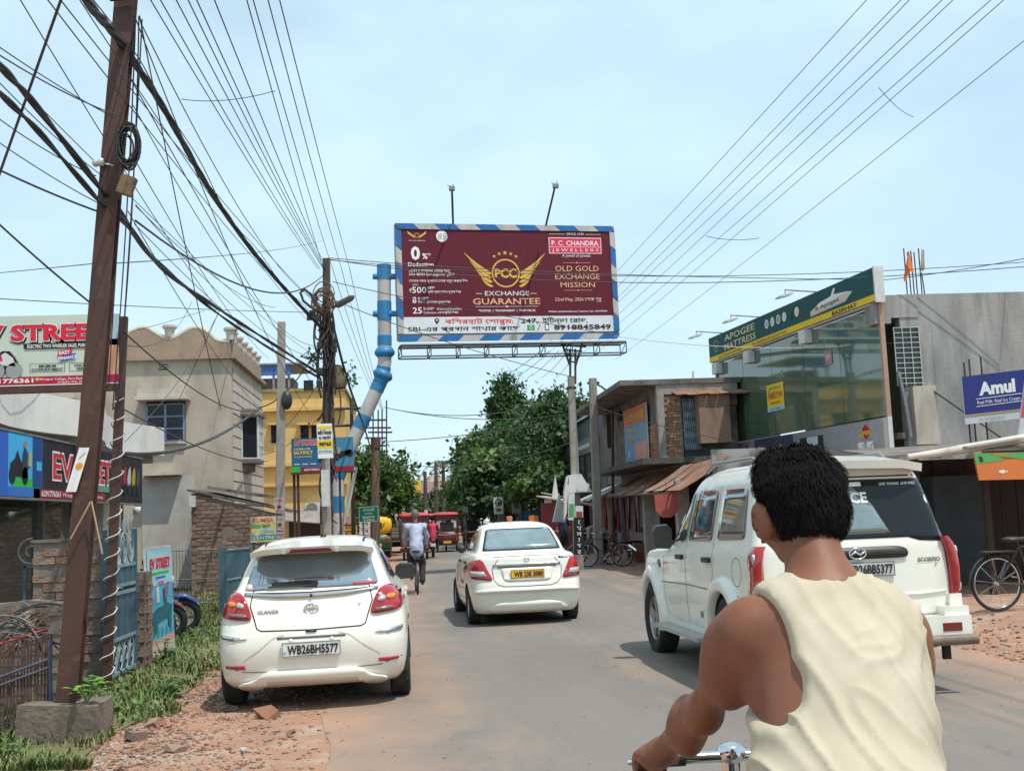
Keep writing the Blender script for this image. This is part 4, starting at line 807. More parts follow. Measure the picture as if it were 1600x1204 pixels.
 # awning of rusty corrugated sheets
 r2=thing('tin_awning','rust red corrugated tin awning on poles over the clothes stall','awning',(6.8,30,0))
 A0,A1=PX(948,774,5.95),PX(1066,766,6.0);B0,B1=PY(1003,744,A0.y),PY(1137,712,A1.y);n=9;rn=random.Random(3)
 for i in range(n):
  s0,s1=i/n,(i+1)/n+.012;k=13;V=[];F=[];dz=rn.uniform(-.03,.03);e=rn.uniform(-.12,.10)
  for j in range(k):
   s=s0+(s1-s0)*j/(k-1);w=.018*math.sin(j/(k-1)*6*2*math.pi)
   p,q=A0.lerp(A1,s)+Vector((-e,0,dz)),B0.lerp(B1,s)
   for t in(0,.33,.66,1):V.append(p.lerp(q,t)+Z1*(w+.012*(i%2)-.05*math.sin(t*math.pi)+dz*.5))
  for j in range(k-1):
   for t in range(3):F.append((j*4+t,j*4+t+1,(j+1)*4+t+1,(j+1)*4+t))
  F+=[tuple(x+len(V)for x in f[::-1])for f in F];V+=[v-Z1*.006 for v in V]
  b=MB();b.add(V,F,0,True);b.build('tin_sheet',tin_rust if i%4!=1 else mat('tin_rust_dark',(.24,.10,.055),.8,col2=(.30,.22,.17),vs=2.5,stretch=(2,.7,1)),r2)
 b=MB();b.tube([A0+Z1*-.04,A1+Z1*-.04],.03,6);b.build('edge_pole',thin_rust,r2)
 r3=thing('tarp_awning','pale tarpaulin awning sagging over the stall beyond the rusty awning','awning',(6.5,38,0))
 q0,q1=PX(905,770,5.9),PX(985,744,6.6);b=MB();V=[]
 for i in range(9):
  for j in range(4):t=j/3;s=i/8;p=Vector((5.85,42.5,1.95)).lerp(Vector((5.9,35.3,2.12)),s);q=Vector((7.3,42.5,2.5)).lerp(Vector((7.3,35.3,2.75)),s);V.append(p.lerp(q,t)-Z1*.07*math.sin(s*4*math.pi)**2*(1-t))
 F=[(i*4+j,i*4+j+1,(i+1)*4+j+1,(i+1)*4+j)for i in range(8)for j in range(3)];F+=[tuple(x+len(V)for x in f[::-1])for f in F];V+=[v-Z1*.01 for v in V]
 b.add(V,F,0,True);b.build('tarpaulin',mat('white_tarp',(.50,.48,.46),.7,col2=(.36,.34,.33),vs=3),r3)
 for y in(36,42):b=MB();b.tube([(5.9,y,0),(5.9,y,2.0)],.03,6);b.build('bamboo_pole',thin_rust,r3)
 # clothes hanging at the stall front
 cols=[(.22,.03,.03),(.12,.02,.03),(.30,.05,.03),(.05,.04,.06),(.18,.10,.05),(.25,.03,.06),(.10,.08,.09),(.28,.12,.05),(.06,.02,.02),(.14,.12,.14),(.2,.06,.1)]
 rn=random.Random(6);names=['scarlet','wine red','brick red','near black','brown','crimson','grey violet','rust orange','dark maroon','slate','plum']
 rope=MB();rope.tube([(6.45,40.6,2.02),(6.5,31.6,2.02)],.012,5);tag(rope.build('clothes_rope',thin_rust),'rope strung along the stall front with garments hung on it','rope')
 for i in range(22):
  y=40.3-i*.40;w=.42+rn.uniform(0,.14);h=1.15+rn.uniform(-.25,.5);k=i%11;V=[];x=6.47+rn.uniform(-.09,.09)
  for a in range(5):
   for c in range(4):t=c/3;V.append((x+.04*math.sin(a*1.9+i)*(t+.3),y+w*(a/4-.5)*(1+.25*t),2.02-h*t))
  F=[(a*4+c,a*4+c+1,(a+1)*4+c+1,(a+1)*4+c)for a in range(4)for c in range(3)];F+=[tuple(q+20 for q in f[::-1])for f in F];V+=[(p[0]+.012,p[1],p[2])for p in V]
  b=MB();b.add(V,F,0,True);o=b.build('garment',mat('cloth_%d'%k,cols[k],.9,col2=tuple(c*.6 for c in cols[k]),vs=8));tag(o,names[k]+' garment on the stall rope, '+('near' if i>10 else 'far')+' half of the row','garment','garments hanging at the clothes stall')
 b=MB();p=PY(1042,800,26.2);b.add([p+Vector(v)for v in((-.28,0,.42),(.28,.05,.46),(.30,.05,.02),(.1,0,-.12),(-.12,0,-.12),(-.26,0,.05))],[(0,5,4,3,2,1)]);b.add([p+Vector(v)+Vector((0,.04,0))for v in((-.28,0,.42),(.28,.05,.46),(.30,.05,.02),(.1,0,-.12),(-.12,0,-.12),(-.26,0,.05))],[(0,1,2,3,4,5)]);b.tube([p+Vector((0,0,.44)),p+Vector((0,0,.75))],.006,4)
 o=b.build('red_bag',mat('red_bag',(.36,.08,.06),.7,col2=(.28,.06,.05),vs=4));tag(o,'rounded red cloth bag hanging from the near end of the rusty awning','bag')
brick_building()
def grey_block():
 Y=42.0;x0=PY(939,700,Y).x;zt=PY(965,598,Y).z;r=thing('grey_building','dark grey clad shop block with tall windows behind the lamp post','building',(x0+3,Y+7,0));Yb=53;dg=mat('grey_cladding',(.055,.062,.075),.55,col2=(.04,.045,.055),vs=1.5)
 b=MB();b.bbox((x0,Y,0),(x0+7,Yb,zt-1.6));b.build('wall',dg,r)
 b=MB();b.prism([(x0,Y,zt-1.6),(x0+7,Y,zt-1.6),(x0+7,Yb,zt-1.6),(x0,Yb,zt-1.6)],(0,0,.5));b.build('parapet',dg,r)
 b=MB();b.prism([(x0-.2,Y-.1,zt-1.1),(x0-.2,Yb,zt-1.1),(x0+1.6,Yb,zt+.1),(x0+1.6,Y-.1,zt+.1)],(0.1,0,.05));b.build('sloped_fascia',mat('blue_grey_tin',(.14,.17,.21),.5,col2=(.10,.12,.15),vs=2),r)
 b=MB();b.bbox((x0-.12,Y+.3,3.95),(x0,Yb,4.55));b.build('sign_band',mat('slate_band',(.10,.115,.135),.5),r)
 for i in range(6):
  y=Y+.6+i*1.7;b=MB();b.bbox((x0-.05,y,2.3),(x0,y+1.2,3.9));b.build('window',mat('shop_pane',(.10,.11,.12),.1,spec=.8),r);b=MB();b.bbox((x0-.10,y-.12,2.3),(x0-.02,y,3.9));b.build('mullion',dark_metal,r)
 P=Panel((x0-.125,Yb-.3,4.0),(0,-(Yb-Y-.8),0),(0,0,.5));P.text(.2,.3,.5,'Y',ink_white,1,bold=.03);P.text(.7,.35,.35,'FASHION',ink_white,1,bold=.02,width=.3);P.build(r)
 b=MB();b.bbox((x0+.2,Y-.03,2.6),(x0+1.6,Y,4.6));b.build('window',mat('shop_pane',(.10,.11,.12),.1,spec=.8),r)
 # scaffold of black beams with a projecting sign in front
 r=thing('sign_gantry','black steel frame with lamps projecting over the stalls beside the lamp post','sign frame',(6.4,36,0));b=MB()
 for px in(951,972):b.bbox(PY(px,700,36.6)-Vector((.04,.04,0)),PY(px,632,36.6)+Vector((.04,.04,0)));
 b.build('upright',dark_metal,r)
 b=MB();b.slab(PY(943,640,36.5),PY(1010,618,33)-PY(943,640,36.5),(0,0,.10),(.05,.3,0));b.slab(PY(943,648,36.5),PY(985,640,35)-PY(943,648,36.5),(0,0,.06),(.05,.1,0));b.build('beam',dark_metal,r)
 b=MB();b.slab(PY(970,632,36),PY(1010,614,33.5)-PY(970,632,36),(0,0,-.9),(.6,.3,0));b.build('dark_box',dark_metal,r)
 for px in(968,975):b=MB();b.lathe([(.001,-.1),(.16,-.08),(.16,.06),(.001,.1)],PY(px,650-(px-968),35.6),(-1,-.5,-.2),12);b.build('horn_lamp',dark_metal,r)
grey_block()
# ------------------------------------------------------------------ billboard over the road
blue_paint=mat('blue_enamel',(.012,.13,.36),.45,col2=(.012,.10,.28),vs=3);blue_band=mat('blue_band',(.02,.20,.42),.5,col2=(.02,.16,.34),vs=3,col3=(.10,.16,.2),vs3=2.5,lo3=.6,hi3=.8);pole_white=mat('pole_white',(.48,.46,.44),.6,col2=(.36,.345,.33),vs=3,stretch=(1,1,.3),col3=(.22,.20,.18),vs3=3,lo3=.6,hi3=.75,stretch3=(2,2,.3))
def big_billboard():
 TL,BL,TR,BR=PY(617,349,31.0),PY(622,531,31.0),PY(962,352,32.2),PY(968,526,32.2)
 u=(BR-BL);v=(TL-BL);r=thing('billboard','large maroon jewellery billboard with striped blue and white border above the road','billboard',((BL+BR)/2).to_tuple())
 n=u.cross(v).normalized();U,V=u.normalized(),v.normalized();W_,H_=u.length,v.length
 b=MB();b.slab(BL-n*.22,u,v,n*.20);b.build('backing',grey_metal,r)
 bw=.165;xi,yi=bw/W_,bw/H_
 # border bars painted in slanting stripes: each painted length is a piece of its own
 def piece(a0,a1,side,m):
  sl=.09
  if side in 'tb':
   y0=H_-bw if side=='t' else-.06;lo,hi=(a0,a1);q=[(max(0,lo+(sl if side=='b' else sl)),y0),(min(W_,hi+sl),y0),(min(W_,hi-sl),y0+bw),(max(0,lo-sl),y0+bw)]
   if side=='b':q=[(max(0,lo-sl),y0),(min(W_,hi-sl),y0),(min(W_,hi+sl),y0+bw),(max(0,lo+sl),y0+bw)]
  else:
   x0=0 if side=='l' else W_-bw;q=[(x0,max(bw,a0)),(x0+bw,max(bw,a0-sl*1.5)),(x0+bw,min(H_-bw,a1-sl*1.5)),(x0,min(H_-bw,a1))]
  bb=MB();bb.prism([BL+U*x+V*y-n*.01 for x,y in q],n*.05);bb.build('border_stripe',m,r)
 for k in range(11):piece(W_*k/11,W_*(k+1)/11,'t',blue_paint if k%2==0 else pole_white);piece(W_*k/11,W_*(k+1)/11,'b',blue_paint if k%2==0 else pole_white)
 for k in range(6):
  for s in 'lr':piece(bw+(H_-2*bw)*k/6,bw+(H_-2*bw)*(k+1)/6+.08,s,blue_paint if k%2==(0 if s=='r' else 1)else pole_white)
 P=Panel(BL+U*bw+V*bw+n*.012,U*(W_-2*bw),V*(H_-2*bw));ma=mat('print_maroon',(.125,.013,.027),.65,spec=.25,col2=(.09,.008,.018),vs=9,stretch=(6,1,.3));wh=ink_white;go=mat('print_gold',(.72,.36,.09),.5,col2=(.80,.52,.20),vs=4);rd=flat('jewel_red',(.66,.03,.09))
 P.rect(0,.158,1,1,ma,0);P.rect(0,0,1,.158,flat('band_white',(.66,.68,.69)),0)
 tan=flat('peach',(.78,.42,.24))
 # left column of offers
 P.text(.042,.71,.125,'0',wh,2,'l',.035);P.text(.094,.715,.055,'%*',wh,2,'l',.02);P.text(.028,.645,.036,'Deduction',wh,2,'l',.02,.117)
 P.text(.03,.588,.026,'েযেকােনা েদাকােনর েসানার গহনা',wh,2,'l',0,.19);P.text(.03,.553,.026,'েতও পােবন Exchange-এর সুিবধা',wh,2,'l',0,.21);P.text(.03,.492,.024,'েসানার গহনা পুেরােনা েথেক নতুন করেত িদন',wh,2,'l',0,.27)
 P.text(.045,.458,.016,'UPTO',wh,2,'l');P.text(.03,.395,.036,'₹',wh,2,'l');P.text(.043,.388,.060,'500',wh,2,'l',.01,.065);P.text(.113,.425,.024,'OFF*',wh,2,'l',.01);P.text(.113,.388,.022,'প্রিত গ্রাম েসানার মূল্যর উপর',wh,2,'l',0,.155)
 P.text(.043,.292,.060,'8',wh,2,'l',.01);P.text(.068,.325,.024,'% OFF*',wh,2,'l',.01);P.text(.068,.290,.022,'হীরা ও গ্রহরত্নর মূল্যর উপর',wh,2,'l',0,.15)
 P.text(.043,.192,.060,'25',wh,2,'l',.01,.042);P.text(.092,.225,.024,'% OFF*',wh,2,'l',.01);P.text(.155,.225,.022,'Diamond Jewellery',wh,2,'l',0,.115);P.text(.092,.190,.022,'Collection-এর মজুিরর উপর',wh,2,'l',0,.16)
 # centre: winged ring
 cx,cy=.482,.578;P.ring(cx,cy,.42,.045,go,3,36);P.text(cx,cy-.04,.085,'PCC',go,3,bold=.045,width=.105)
 for sg in(-1,1):
  def fe(pts,m=go,k=2):P.poly([(cx+sg*x,cy+y)for x,y in pts],m,k)
  for j in range(4):  # four curved feathers with gaps between
   p0=Vector((.072-.002*j,-.005-.042*j));p2=Vector((.197-.026*j,.205-.078*j));p1=Vector((.125-.008*j,.045-.050*j));up_=[];dn=[]
   for q in range(11):
    t=q/10;c_=p0*(1-t)**2+p1*2*t*(1-t)+p2*t*t;w=(.034-.004*j)*(1-t)**.55*(.45+.55*min(1,t*4));up_.append((c_.x-.006*(1-t),c_.y+w*.55));dn.append((c_.x+.004*(1-t),c_.y-w*.55))
   fe(up_+dn[::-1],go,2+.3*j)
 for j,(x,y)in enumerate(((-.052,.165),(-.028,.190),(0,.200),(.028,.190),(.052,.165))):
  pts=[]
  for q in range(10):
   a=math.pi/2+q*math.pi/5;rr=(.075 if j==2 else .06)*(1 if q%2==0 else .42);pts.append((cx+x+rr*math.cos(a)/P.w,cy+y+rr*math.sin(a)/P.h))
  P.poly(pts,go,2)
 P.text(cx+.003,.360,.046,'EXCHANGE',wh,2,width=.21,bold=.0);P.rect(cx-.145,.378,cx-.115,.382,wh,2);P.rect(cx+.115,.378,cx+.145,.382,wh,2)
 P.text(cx,.275,.062,'GUARANTEE',tan,2,width=.32,bold=.01);P.rect(cx-.15,.252,cx+.15,.255,wh,2);P.ell(cx,.2535,.028,wh,3);P.text(cx,.205,.020,'TRUSTED  |  TRANSPARENT  |  TRUE VALUE',wh,2,width=.27,bold=.02)
 # top left marks
 for sg in(-1,1):P.poly([(.072+sg*.01,.93),(.072+sg*.045,.985),(.072+sg*.04,.955),(.072+sg*.012,.915)],go,2)
 P.ring(.072,.94,.07,.015,go,2);P.text(.072,.885,.010,'EXCHANGE GUARANTEE',wh,2,width=.075);P.rect(.137,.88,.1378,.99,flat('rose',(.35,.12,.13)),2);P.ell(.187,.935,.165,wh,2);P.text(.185,.905,.06,'85',flat('grey',(.3,.32,.33)),3,shear=.2)
 # right block
 P.rect(.696,.775,.956,.935,wh,1);P.rect(.699,.782,.953,.928,rd,2);P.rect(.699,.838,.953,.842,wh,3)
 P.text(.826,.856,.050,'P. C. CHANDRA',wh,3,width=.232,bold=.012);P.text(.826,.797,.028,'J E W E L L E R S',wh,3,width=.23);P.text(.828,.962,.022,'SINCE 1939',wh,2,width=.085);P.rect(.70,.968,.775,.971,wh,2);P.rect(.88,.968,.955,.971,wh,2);P.text(.828,.742,.028,'A jewel of jewels',wh,2,width=.14,shear=.15)
 P.rect(.76,.682,.90,.685,tan,2);P.ell(.83,.6835,.02,tan,3);P.rect(.76,.408,.90,.411,tan,2);P.ell(.83,.4095,.02,tan,3)
 P.text(.83,.600,.056,'OLD GOLD',tan,2,width=.215);P.text(.83,.520,.056,'EXCHANGE',tan,2,width=.22);P.text(.83,.440,.052,'MISSION',tan,2,width=.17)
 P.text(.715,.305,.034,'22nd May, 2026 েথেক শুরু',flat('pale_peach',(.75,.52,.40)),2,'l',.01,.23);P.text(.68,.195,.015,'Website: pcchandraindia.com | Customer Care : 8010700400',wh,2,'l',.02,.29)
 # address band
 k=ink_black;P.ell(.152,.125,.065,k,2);P.poly([(.143,.118),(.161,.118),(.152,.085)],k,2);P.ell(.152,.127,.025,wh,3)
 P.text(.19,.092,.044,'বিসরহাট েশারুম:',flat('hot_red',(.72,.05,.06)),2,'l',.05,.32);P.text(.545,.092,.044,'247,',k,2,'l',.03,.085);P.text(.65,.092,.044,'ইিটন্ডা েরাড,',k,2,'l',.05,.22)
 P.text(.02,.024,.042,'SBI-এর প্রধান শাখার কােছ',k,2,'l',.05,.52);P.rect(.575,.022,.61,.072,flat('leaf2',(.02,.30,.10)),2);P.ring(.5925,.047,.05,.015,wh,3,14);P.line(.625,.018,.638,.078,.02,k);P.rect(.66,.02,.68,.078,k,2);P.rect(.663,.028,.677,.07,wh,3);P.text(.705,.024,.048,'8918845849',k,2,'l',.03,.28)
 P.build(r,'printed_vinyl','lettering')
 # catwalk truss under the board
 b=MB();z=Vector((0,0,1));A,B=BL-V*.24,BR-V*.24
 rails=[(0,0),(-.3,0),(0,.5),(-.3,.5)]
 for dz,dn in rails:b.tube([A+z*dz+n*dn,B+z*dz+n*dn],.028 if dz==0 else .022,6)
 b.build('catwalk_rail',dark_metal,r)
 for i in range(9):
  o=A.lerp(B,i/8);b=MB();b.tube([o,o+n*.5,o+n*.5-z*.3,o-z*.3,o],.016,5);b.tube([o-z*.3,o+n*.5],.012,5);b.build('catwalk_frame',dark_metal,r)
 b=MB();b.slab(A+n*.02+z*.03,B-A,n*.46,z*.02);b.build('catwalk_grating',grey_metal,r)
 # lamp arms on the top edge
 for(px,py,qx,qy)in((708,348,706,292),(853,349,868,288)):
  a,c=PY(px,py+3,31.5),PY(qx,qy,30.2);b=MB();b.tube([a,c],.03,6);l=b.build('lamp_arm',dark_metal,r);b=MB();b.box(c+Vector((0,0,-.05)),(.16,.14,.10));b.tube([c+Vector((-.12,0,.05)),c,c+Vector((.05,0,.08))],.015,5);b.build('flood_lamp',grey_metal,l)
  # right leg: lattice bracket standing on the concrete pole
 bt=PY(897,597,31.6);b=MB()
 for px0,py0,px1,py1 in((877,533,891,572),(911,533,899,572),(891,545,891,600),(899,545,899,600)):b.tube([PY(px0,py0,31.6),PY(px1,py1,31.6)],.035,6)
 b.build('bracket_leg',dark_metal,r)
 for py,w in((541,20),(548,14),(556,10),(566,6)):b=MB();b.tube([PY(896-w,py-2,31.6),PY(896+w,py+1,31.6)],.024,5);b.build('bracket_rung',thin_rust,r)
 # striped monopole with flanges
 Ym=31.3;mp_=thing('billboard_mast','thick cranked tubular mast banded in blue and white holding the billboard on its left','mast',PY(527,880,Ym).to_tuple());rad=.19
 path=[(527,903),(527,745),(541,712),(597,590),(601,566),(600,414)]
 PTS=[PY(x,y,Ym)for x,y in path];PTS[0].z=0
 # split the mast into painted bands along its length
 d=[0]
 for a,c in zip(PTS,PTS[1:]):d.append(d[-1]+(c-a).length)
 def at(s):
  for i in range(len(d)-1):
   if s<=d[i+1]+1e-6:return PTS[i].lerp(PTS[i+1],(s-d[i])/(d[i+1]-d[i]))
  return PTS[-1]
 def s_of(px,py):
  q=PY(px,py,Ym);best=min(((at(t)-q).length,t)for t in np.linspace(0,d[-1],400));return best[1]
 cuts=[0,s_of(527,835),s_of(527,800),s_of(527,775),s_of(527,747),s_of(545,700),s_of(560,668),s_of(570,648),s_of(588,610),s_of(601,573),s_of(601,540),s_of(600,525),s_of(600,501),s_of(600,471),s_of(600,438),d[-1]]
 colr=[pole_white,blue_band,pole_white,blue_band,pole_white,blue_band,pole_white,blue_band,pole_white,blue_band,pole_white,blue_band,pole_white,blue_band,pole_white]
 colr=[blue_band if i%2==0 else pole_white for i in range(15)]
 for i in range(len(cuts)-1):
  k=max(2,int((cuts[i+1]-cuts[i])/.15));b=MB();inner=[at(cuts[i]+(cuts[i+1]-cuts[i])*j/k)for j in range(k+1)];b.tube(inner,rad+(.012 if colr[i]==blue_band else 0),20,caps=True);b.build('mast_band',colr[i],mp_)
 for px,py in((601,551),(598,586)):
  o=PY(px,py,Ym);ax=Vector((0,0,1))if py<560 else(PTS[3]-PTS[2]).normalized();b=MB();b.lathe([(rad,-.14),(.27,-.06),(.29,.02),(.22,.14),(rad,.14)],o,ax,16);b.build('flange',blue_band,mp_)
 for py in(432,490):b=MB();b.tube([PY(583,py,Ym),PY(622,py,Ym-.1)],.085,12);b.build('cross_tube',blue_band,mp_)
 b=MB();b.tube([PY(541,806,Ym-.3),PY(556,730,Ym-.3)],.05,8);b.build('brace',pole_white,mp_)
big_billboard()
# ------------------------------------------------------------------ poles
def conc_pole(px_top,py_top,px_bot,Y,w,label,name='concrete_pole',cat='utility pole',m=None,taper=.8):
 t=PY(px_top,py_top,Y);q=PY(px_bot,850,Y);ax=(t-q)/(t.z-q.z);base=q-ax*q.z
 r=thing(name,label,cat,base.to_tuple());b=MB();W0=w/2
 V=[]
 for p,k in((base,1),(t,taper)):
  for sx,sy in((-1,-.8),(-.8,-1),(.8,-1),(1,-.8),(1,.8),(.8,1),(-.8,1),(-1,.8)):V.append(p+Vector((sx*W0*k,sy*W0*.8*k,0)))
 b.add(V,[(i,(i+1)%8,(i+1)%8+8,i+8)for i in range(8)]+[tuple(range(7,-1,-1)),tuple(range(8,16))]);b.build('shaft',m or concrete,r);return r,base,t
dark_pole=mat('dark_pole',(.085,.07,.055),.9,col2=(.05,.042,.036),vs=5,stretch=(1,1,.3))
def poles():
 r,base,t=conc_pole(440,503,437.5,26,.215,'plain square concrete pole in front of the beige and yellow houses')
 P=Panel(PY(430,852,25.85),PY(445,852,25.85)-PY(430,852,25.85),Vector((0,0,1.1)))
 for i,(y0,y1)in enumerate(((0,.28),(.31,.6),(.66,.98))):
  P.rect(0,y0,1,y1,flat('faded_pink%d'%(i%2),(.50,.38,.37)if i!=1 else(.5,.45,.42)),1);P.text(.5,y1-.09,.05,'ভাড়া',flat('dull_maroon',(.2,.05,.06)),2,bold=.03,width=.7);P.ell(.5,(y0+y1)/2-.03,.05,flat('dull_maroon',(.2,.05,.06)),2,.04);P.text(.5,y0+.03,.035,'9734',flat('dull_maroon',(.2,.05,.06)),2,width=.7)
 P.build(r,'pasted_bill','lettering')
 b=MB();b.ell(PY(448,625,25.9),(.13,.11,.22),10,8);b.build('cable_drum',black_plastic,r)
 # pole smothered in cables
 r,base,t=conc_pole(510,404,513,24,.22,'dark pole smothered in tangled cables and boxes with a street lamp arm',m=dark_pole,taper=.7)
 rn=random.Random(21)
 for k in range(3):
  b=MB()
  for i in range(26):
   z0=rn.choice((rn.uniform(4.9,6.7),rn.uniform(2.6,4.4),rn.uniform(5.6,6.4)));c0=base.lerp(t,z0/t.z)+Vector((rn.uniform(-.16,.16),rn.uniform(-.2,.05),0));c1=base.lerp(t,max(1.6,z0-rn.uniform(.3,1.6))/t.z)+Vector((rn.uniform(-.2,.24),rn.uniform(-.25,.0),0));mdl=(c0+c1)/2+Vector((rn.uniform(-.3,.3),rn.uniform(-.2,.1),rn.uniform(-.5,.1)))
   b.tube([c0*(1-s)**2+mdl*2*s*(1-s)+c1*s*s for s in np.linspace(0,1,9)],rn.choice((.009,.014,.02)),4,caps=False)
  b.build('cable_tangle',[black_plastic,dark_pole,thin_rust][k],r)
 b=MB()
 for i in range(14):
  o=PY(505+rn.uniform(-3,3),467+rn.uniform(-10,12),23.8);q=rn.uniform(.14,.26);b.tube([o+Vector((q*math.cos(a),.05*math.sin(3*a),q*1.1*math.sin(a)))for a in np.linspace(0,2*math.pi,14)],.012,4,caps=False)
 b.build('cable_coil',mat('brown_cable',(.14,.095,.06),.8),r)
 b=MB();b.tube([PY(470,455,23.9),PY(476,452,23.9),PY(486,460,23.9),PY(494,478,23.9),PY(504,488,23.9)],.035,6);b.tube([PY(469,456,23.9),PY(474,470,23.9),PY(486,480,23.9),PY(502,488,23.9)],.03,6);b.build('looped_cable',black_plastic,r)
 for px,py in((484,495),(488,490),(495,497),(500,540),(522,545),(500,580),(499,600)):
  b=MB();b.box(PY(px,py,23.8),(.12,.1,.14));b.build('splice_box',black_plastic,r)
 b=MB();b.lathe([(.2,0),(.24,.1),(.2,.42),(.12,.5)],PY(525,585,24.1)-Vector((0,0,.3)),(0,0,1),10);b.build('nest_box',mat('nest',(.10,.085,.06),.95,col2=(.17,.14,.10),vs=20),r)
 a,c=PY(519,481,23.9),PY(553,463,23.4);b=MB();b.tube([a,a.lerp(c,.3)],.03,6);la=b.build('lamp_arm',dark_pole,r);b=MB();dd=(c-a).normalized();b.tube([a.lerp(c,.15),a.lerp(c,.3),a.lerp(c,.85),c],[.03,.075,.07,.03],8);b.build('street_lamp',mat('lamp_housing',(.10,.095,.09),.6),la)
 b=MB();p=PY(482,602,24);b.box(p,(.20,.05,.22));b.build('small_box',black_plastic,r)
 b=MB();b.tube([PY(521,510,23.9),PY(536,570,23.9),PY(548,610,24.5),PY(570,670,30),PY(592,740,46)],[.03,.03,.028,.025,.02,.02],6);b.build('hanging_cable',black_plastic,r)
 # leaves caught in the cables
 # white painted pole with sticker and hand-bills; grey concrete poles right
 r,base,t=conc_pole(892,588,903,31.6,.26,'pale concrete pole standing under the right end of the billboard',taper=.72)
 b=MB();p=PY(893,606,31.5);b.lathe([(.14,-.04),(.15,0),(.14,.04)],p,(0,0,1),10);b.build('iron_clamp',thin_rust,r)
 b=MB();a=PY(886,768,31.2);b.prism([PY(884,770,31.2),PY(889,742,31.2),PY(908,740,31.2),PY(925,768,31.2)],(0,.5,0));b.prism([PY(886,800,31.2),PY(889,744,31.2),PY(886,744,31.2),PY(882,768,31.2),PY(882,812,31.2)],(0,.3,0));b.build('shade_hood',white_wall,r)
 for(x0,y0,x1,y1,c)in((888,812,898,770,'leaf'),(899,812,911,790,'dull_red'),(903,768,921,755,'pale')):
  P=Panel(PY(x0,y0,31.15),PY(x1,y0,31.15)-PY(x0,y0,31.15),PY(x0,y1,31.15)-PY(x0,y0,31.15));P.rect(0,0,1,1,flat('pale',(.6,.62,.62)),1);P.rect(.1,.1,.9,.6,flat(c,{'leaf':(.1,.35,.1),'dull_red':(.3,.05,.05),'pale':(.6,.62,.62)}[c]),2);P.build(r,'small_notice')
 P=Panel(PY(897,866,31.1),PY(913,866,31.1)-PY(897,866,31.1),PY(897,808,31.1)-PY(897,866,31.1));b=MB();b.slab(P.o+Vector((0,.01,0)),P.u,P.v,(0,.03,0));b.build('banner_board',dark_metal,r);P.rect(0,0,1,1,flat('black',(.012,.012,.015)),1)
 for i,ch in enumerate('েখলাঘর'):P.text(.5,.82-i*.16,.12,ch,ink_white,2,bold=.03)
 P.build(r,'banner_print','lettering')
 conc_pole(926,591,935,34,.27,'tall bare concrete pole between the lamp post and the dark grey shop',taper=.85)
 conc_pole(865,693,866,52,.26,'far slim concrete pole in front of the dark trees on the right',taper=.8)
 r,base,t=conc_pole(509,712,511,23.5,.20,'short concrete post carrying the yellow and white notice board')
 P=Panel(PY(497,716,23.2),PY(521,715,23.2)-PY(497,716,23.2),PY(494.5,662,23.2)-PY(497,716,23.2));rr=thing('notice_board','narrow yellow and white printed notice board in front of the blue sign','sign',P.o.to_tuple());b=MB();b.slab(P.o-P.n*.04,P.u,P.v,P.n*.037);b.build('board',white_frame,rr)
 P.rect(0,0,1,1,ink_white,0);P.rect(.03,.84,.97,.93,yel,1);P.text(.5,.68,.12,'জিম িবক্রয়',ink_black,2,bold=.05,width=.9);P.text(.5,.54,.10,'যোগােযাগ',ink_black,2,bold=.05,width=.8);P.rect(.0,.28,1,.52,yel,1);P.text(.5,.36,.10,'98765',ink_black,2,bold=.05,width=.8);P.rect(.0,.14,1,.25,flat('pale',(.6,.62,.62)),1);P.text(.5,.16,.07,'M: 97342',ink_black,2,width=.8);P.build(rr)
 b=MB();a=PY(505,770,23.3);b.box(a+Vector((.05,0,.1)),(.16,.12,.75));b.build('meter_case',white_frame,r)
 # lamp post with curved arm, thin and rusty
 q=PY(958,868,36);base=Vector((q.x,36,.1));r=thing('lamp_post','thin rusty street lamp post with arm curving left in front of the clothes stall','street lamp',base.to_tuple());b=MB()
 pts=[base,PY(957,640,36),PY(956,622,36),PY(950,612,36),PY(940,604,36),PY(927,597,36)];b.tube(pts,[.055,.045,.04,.035,.03,.03],8);b.build('post',thin_rust,r);b=MB();b.ell(PY(927,598,36),(.22,.1,.07),10,6);b.build('lamp_head',dark_metal,r)
 # substation frame of crossarms behind the mast
 r=thing('pole_gantry','distant electric pole with many steel crossarms behind the cranked mast','utility pole',PY(586,800,46).to_tuple());Yg=46
 b=MB();b.tube([PY(586,846,Yg),PY(587,683,Yg)],[.20,.15],8);b.build('shaft',mat('brown_pole',(.16,.11,.075),.9,col2=(.10,.075,.055),vs=4,stretch=(1,1,.2)),r);b=MB();b.tube([PY(587,700,Yg),PY(587,684,Yg)],.20,8);b.build('collar',thin_rust,r)
 for py,x0,x1 in((656,572,604),(668,570,611),(675,575,613),(684,570,605),(696,570,605),(710,572,606)):b=MB();b.tube([PY(x0,py,Yg),PY(x1,py,Yg)],.04,5);b.build('crossarm',dark_metal,r)
 for px in(583,591,597,604):b=MB();b.tube([PY(px,710,Yg),PY(px,640 if px<600 else 625,Yg)],.03,5);b.build('upright',dark_metal,r)
 for i,(px,y0,y1,Y,lb)in enumerate(((607,715,800,50,'dark bare tree-like pole right of the gantry pole'),(549,622,700,33,'dark wooden post with a small cap behind the cranked mast'),(664,736,780,85,'far thin steel pole left of the pink house'),(681,722,812,80,'far steel pole with crossarms before the palm'),(643,756,790,90,'distant short pole by the yellow hoarding'))):
  b=MB();p0,p1=PY(px,y1,Y),PY(px,y0,Y);p0.z=0;w=.10*Y/45
  r=thing('utility_pole',lb,'utility pole',p0.to_tuple());b.tube([p0,p1],[w,w*.7],7);b.build('shaft',dark_pole,r)
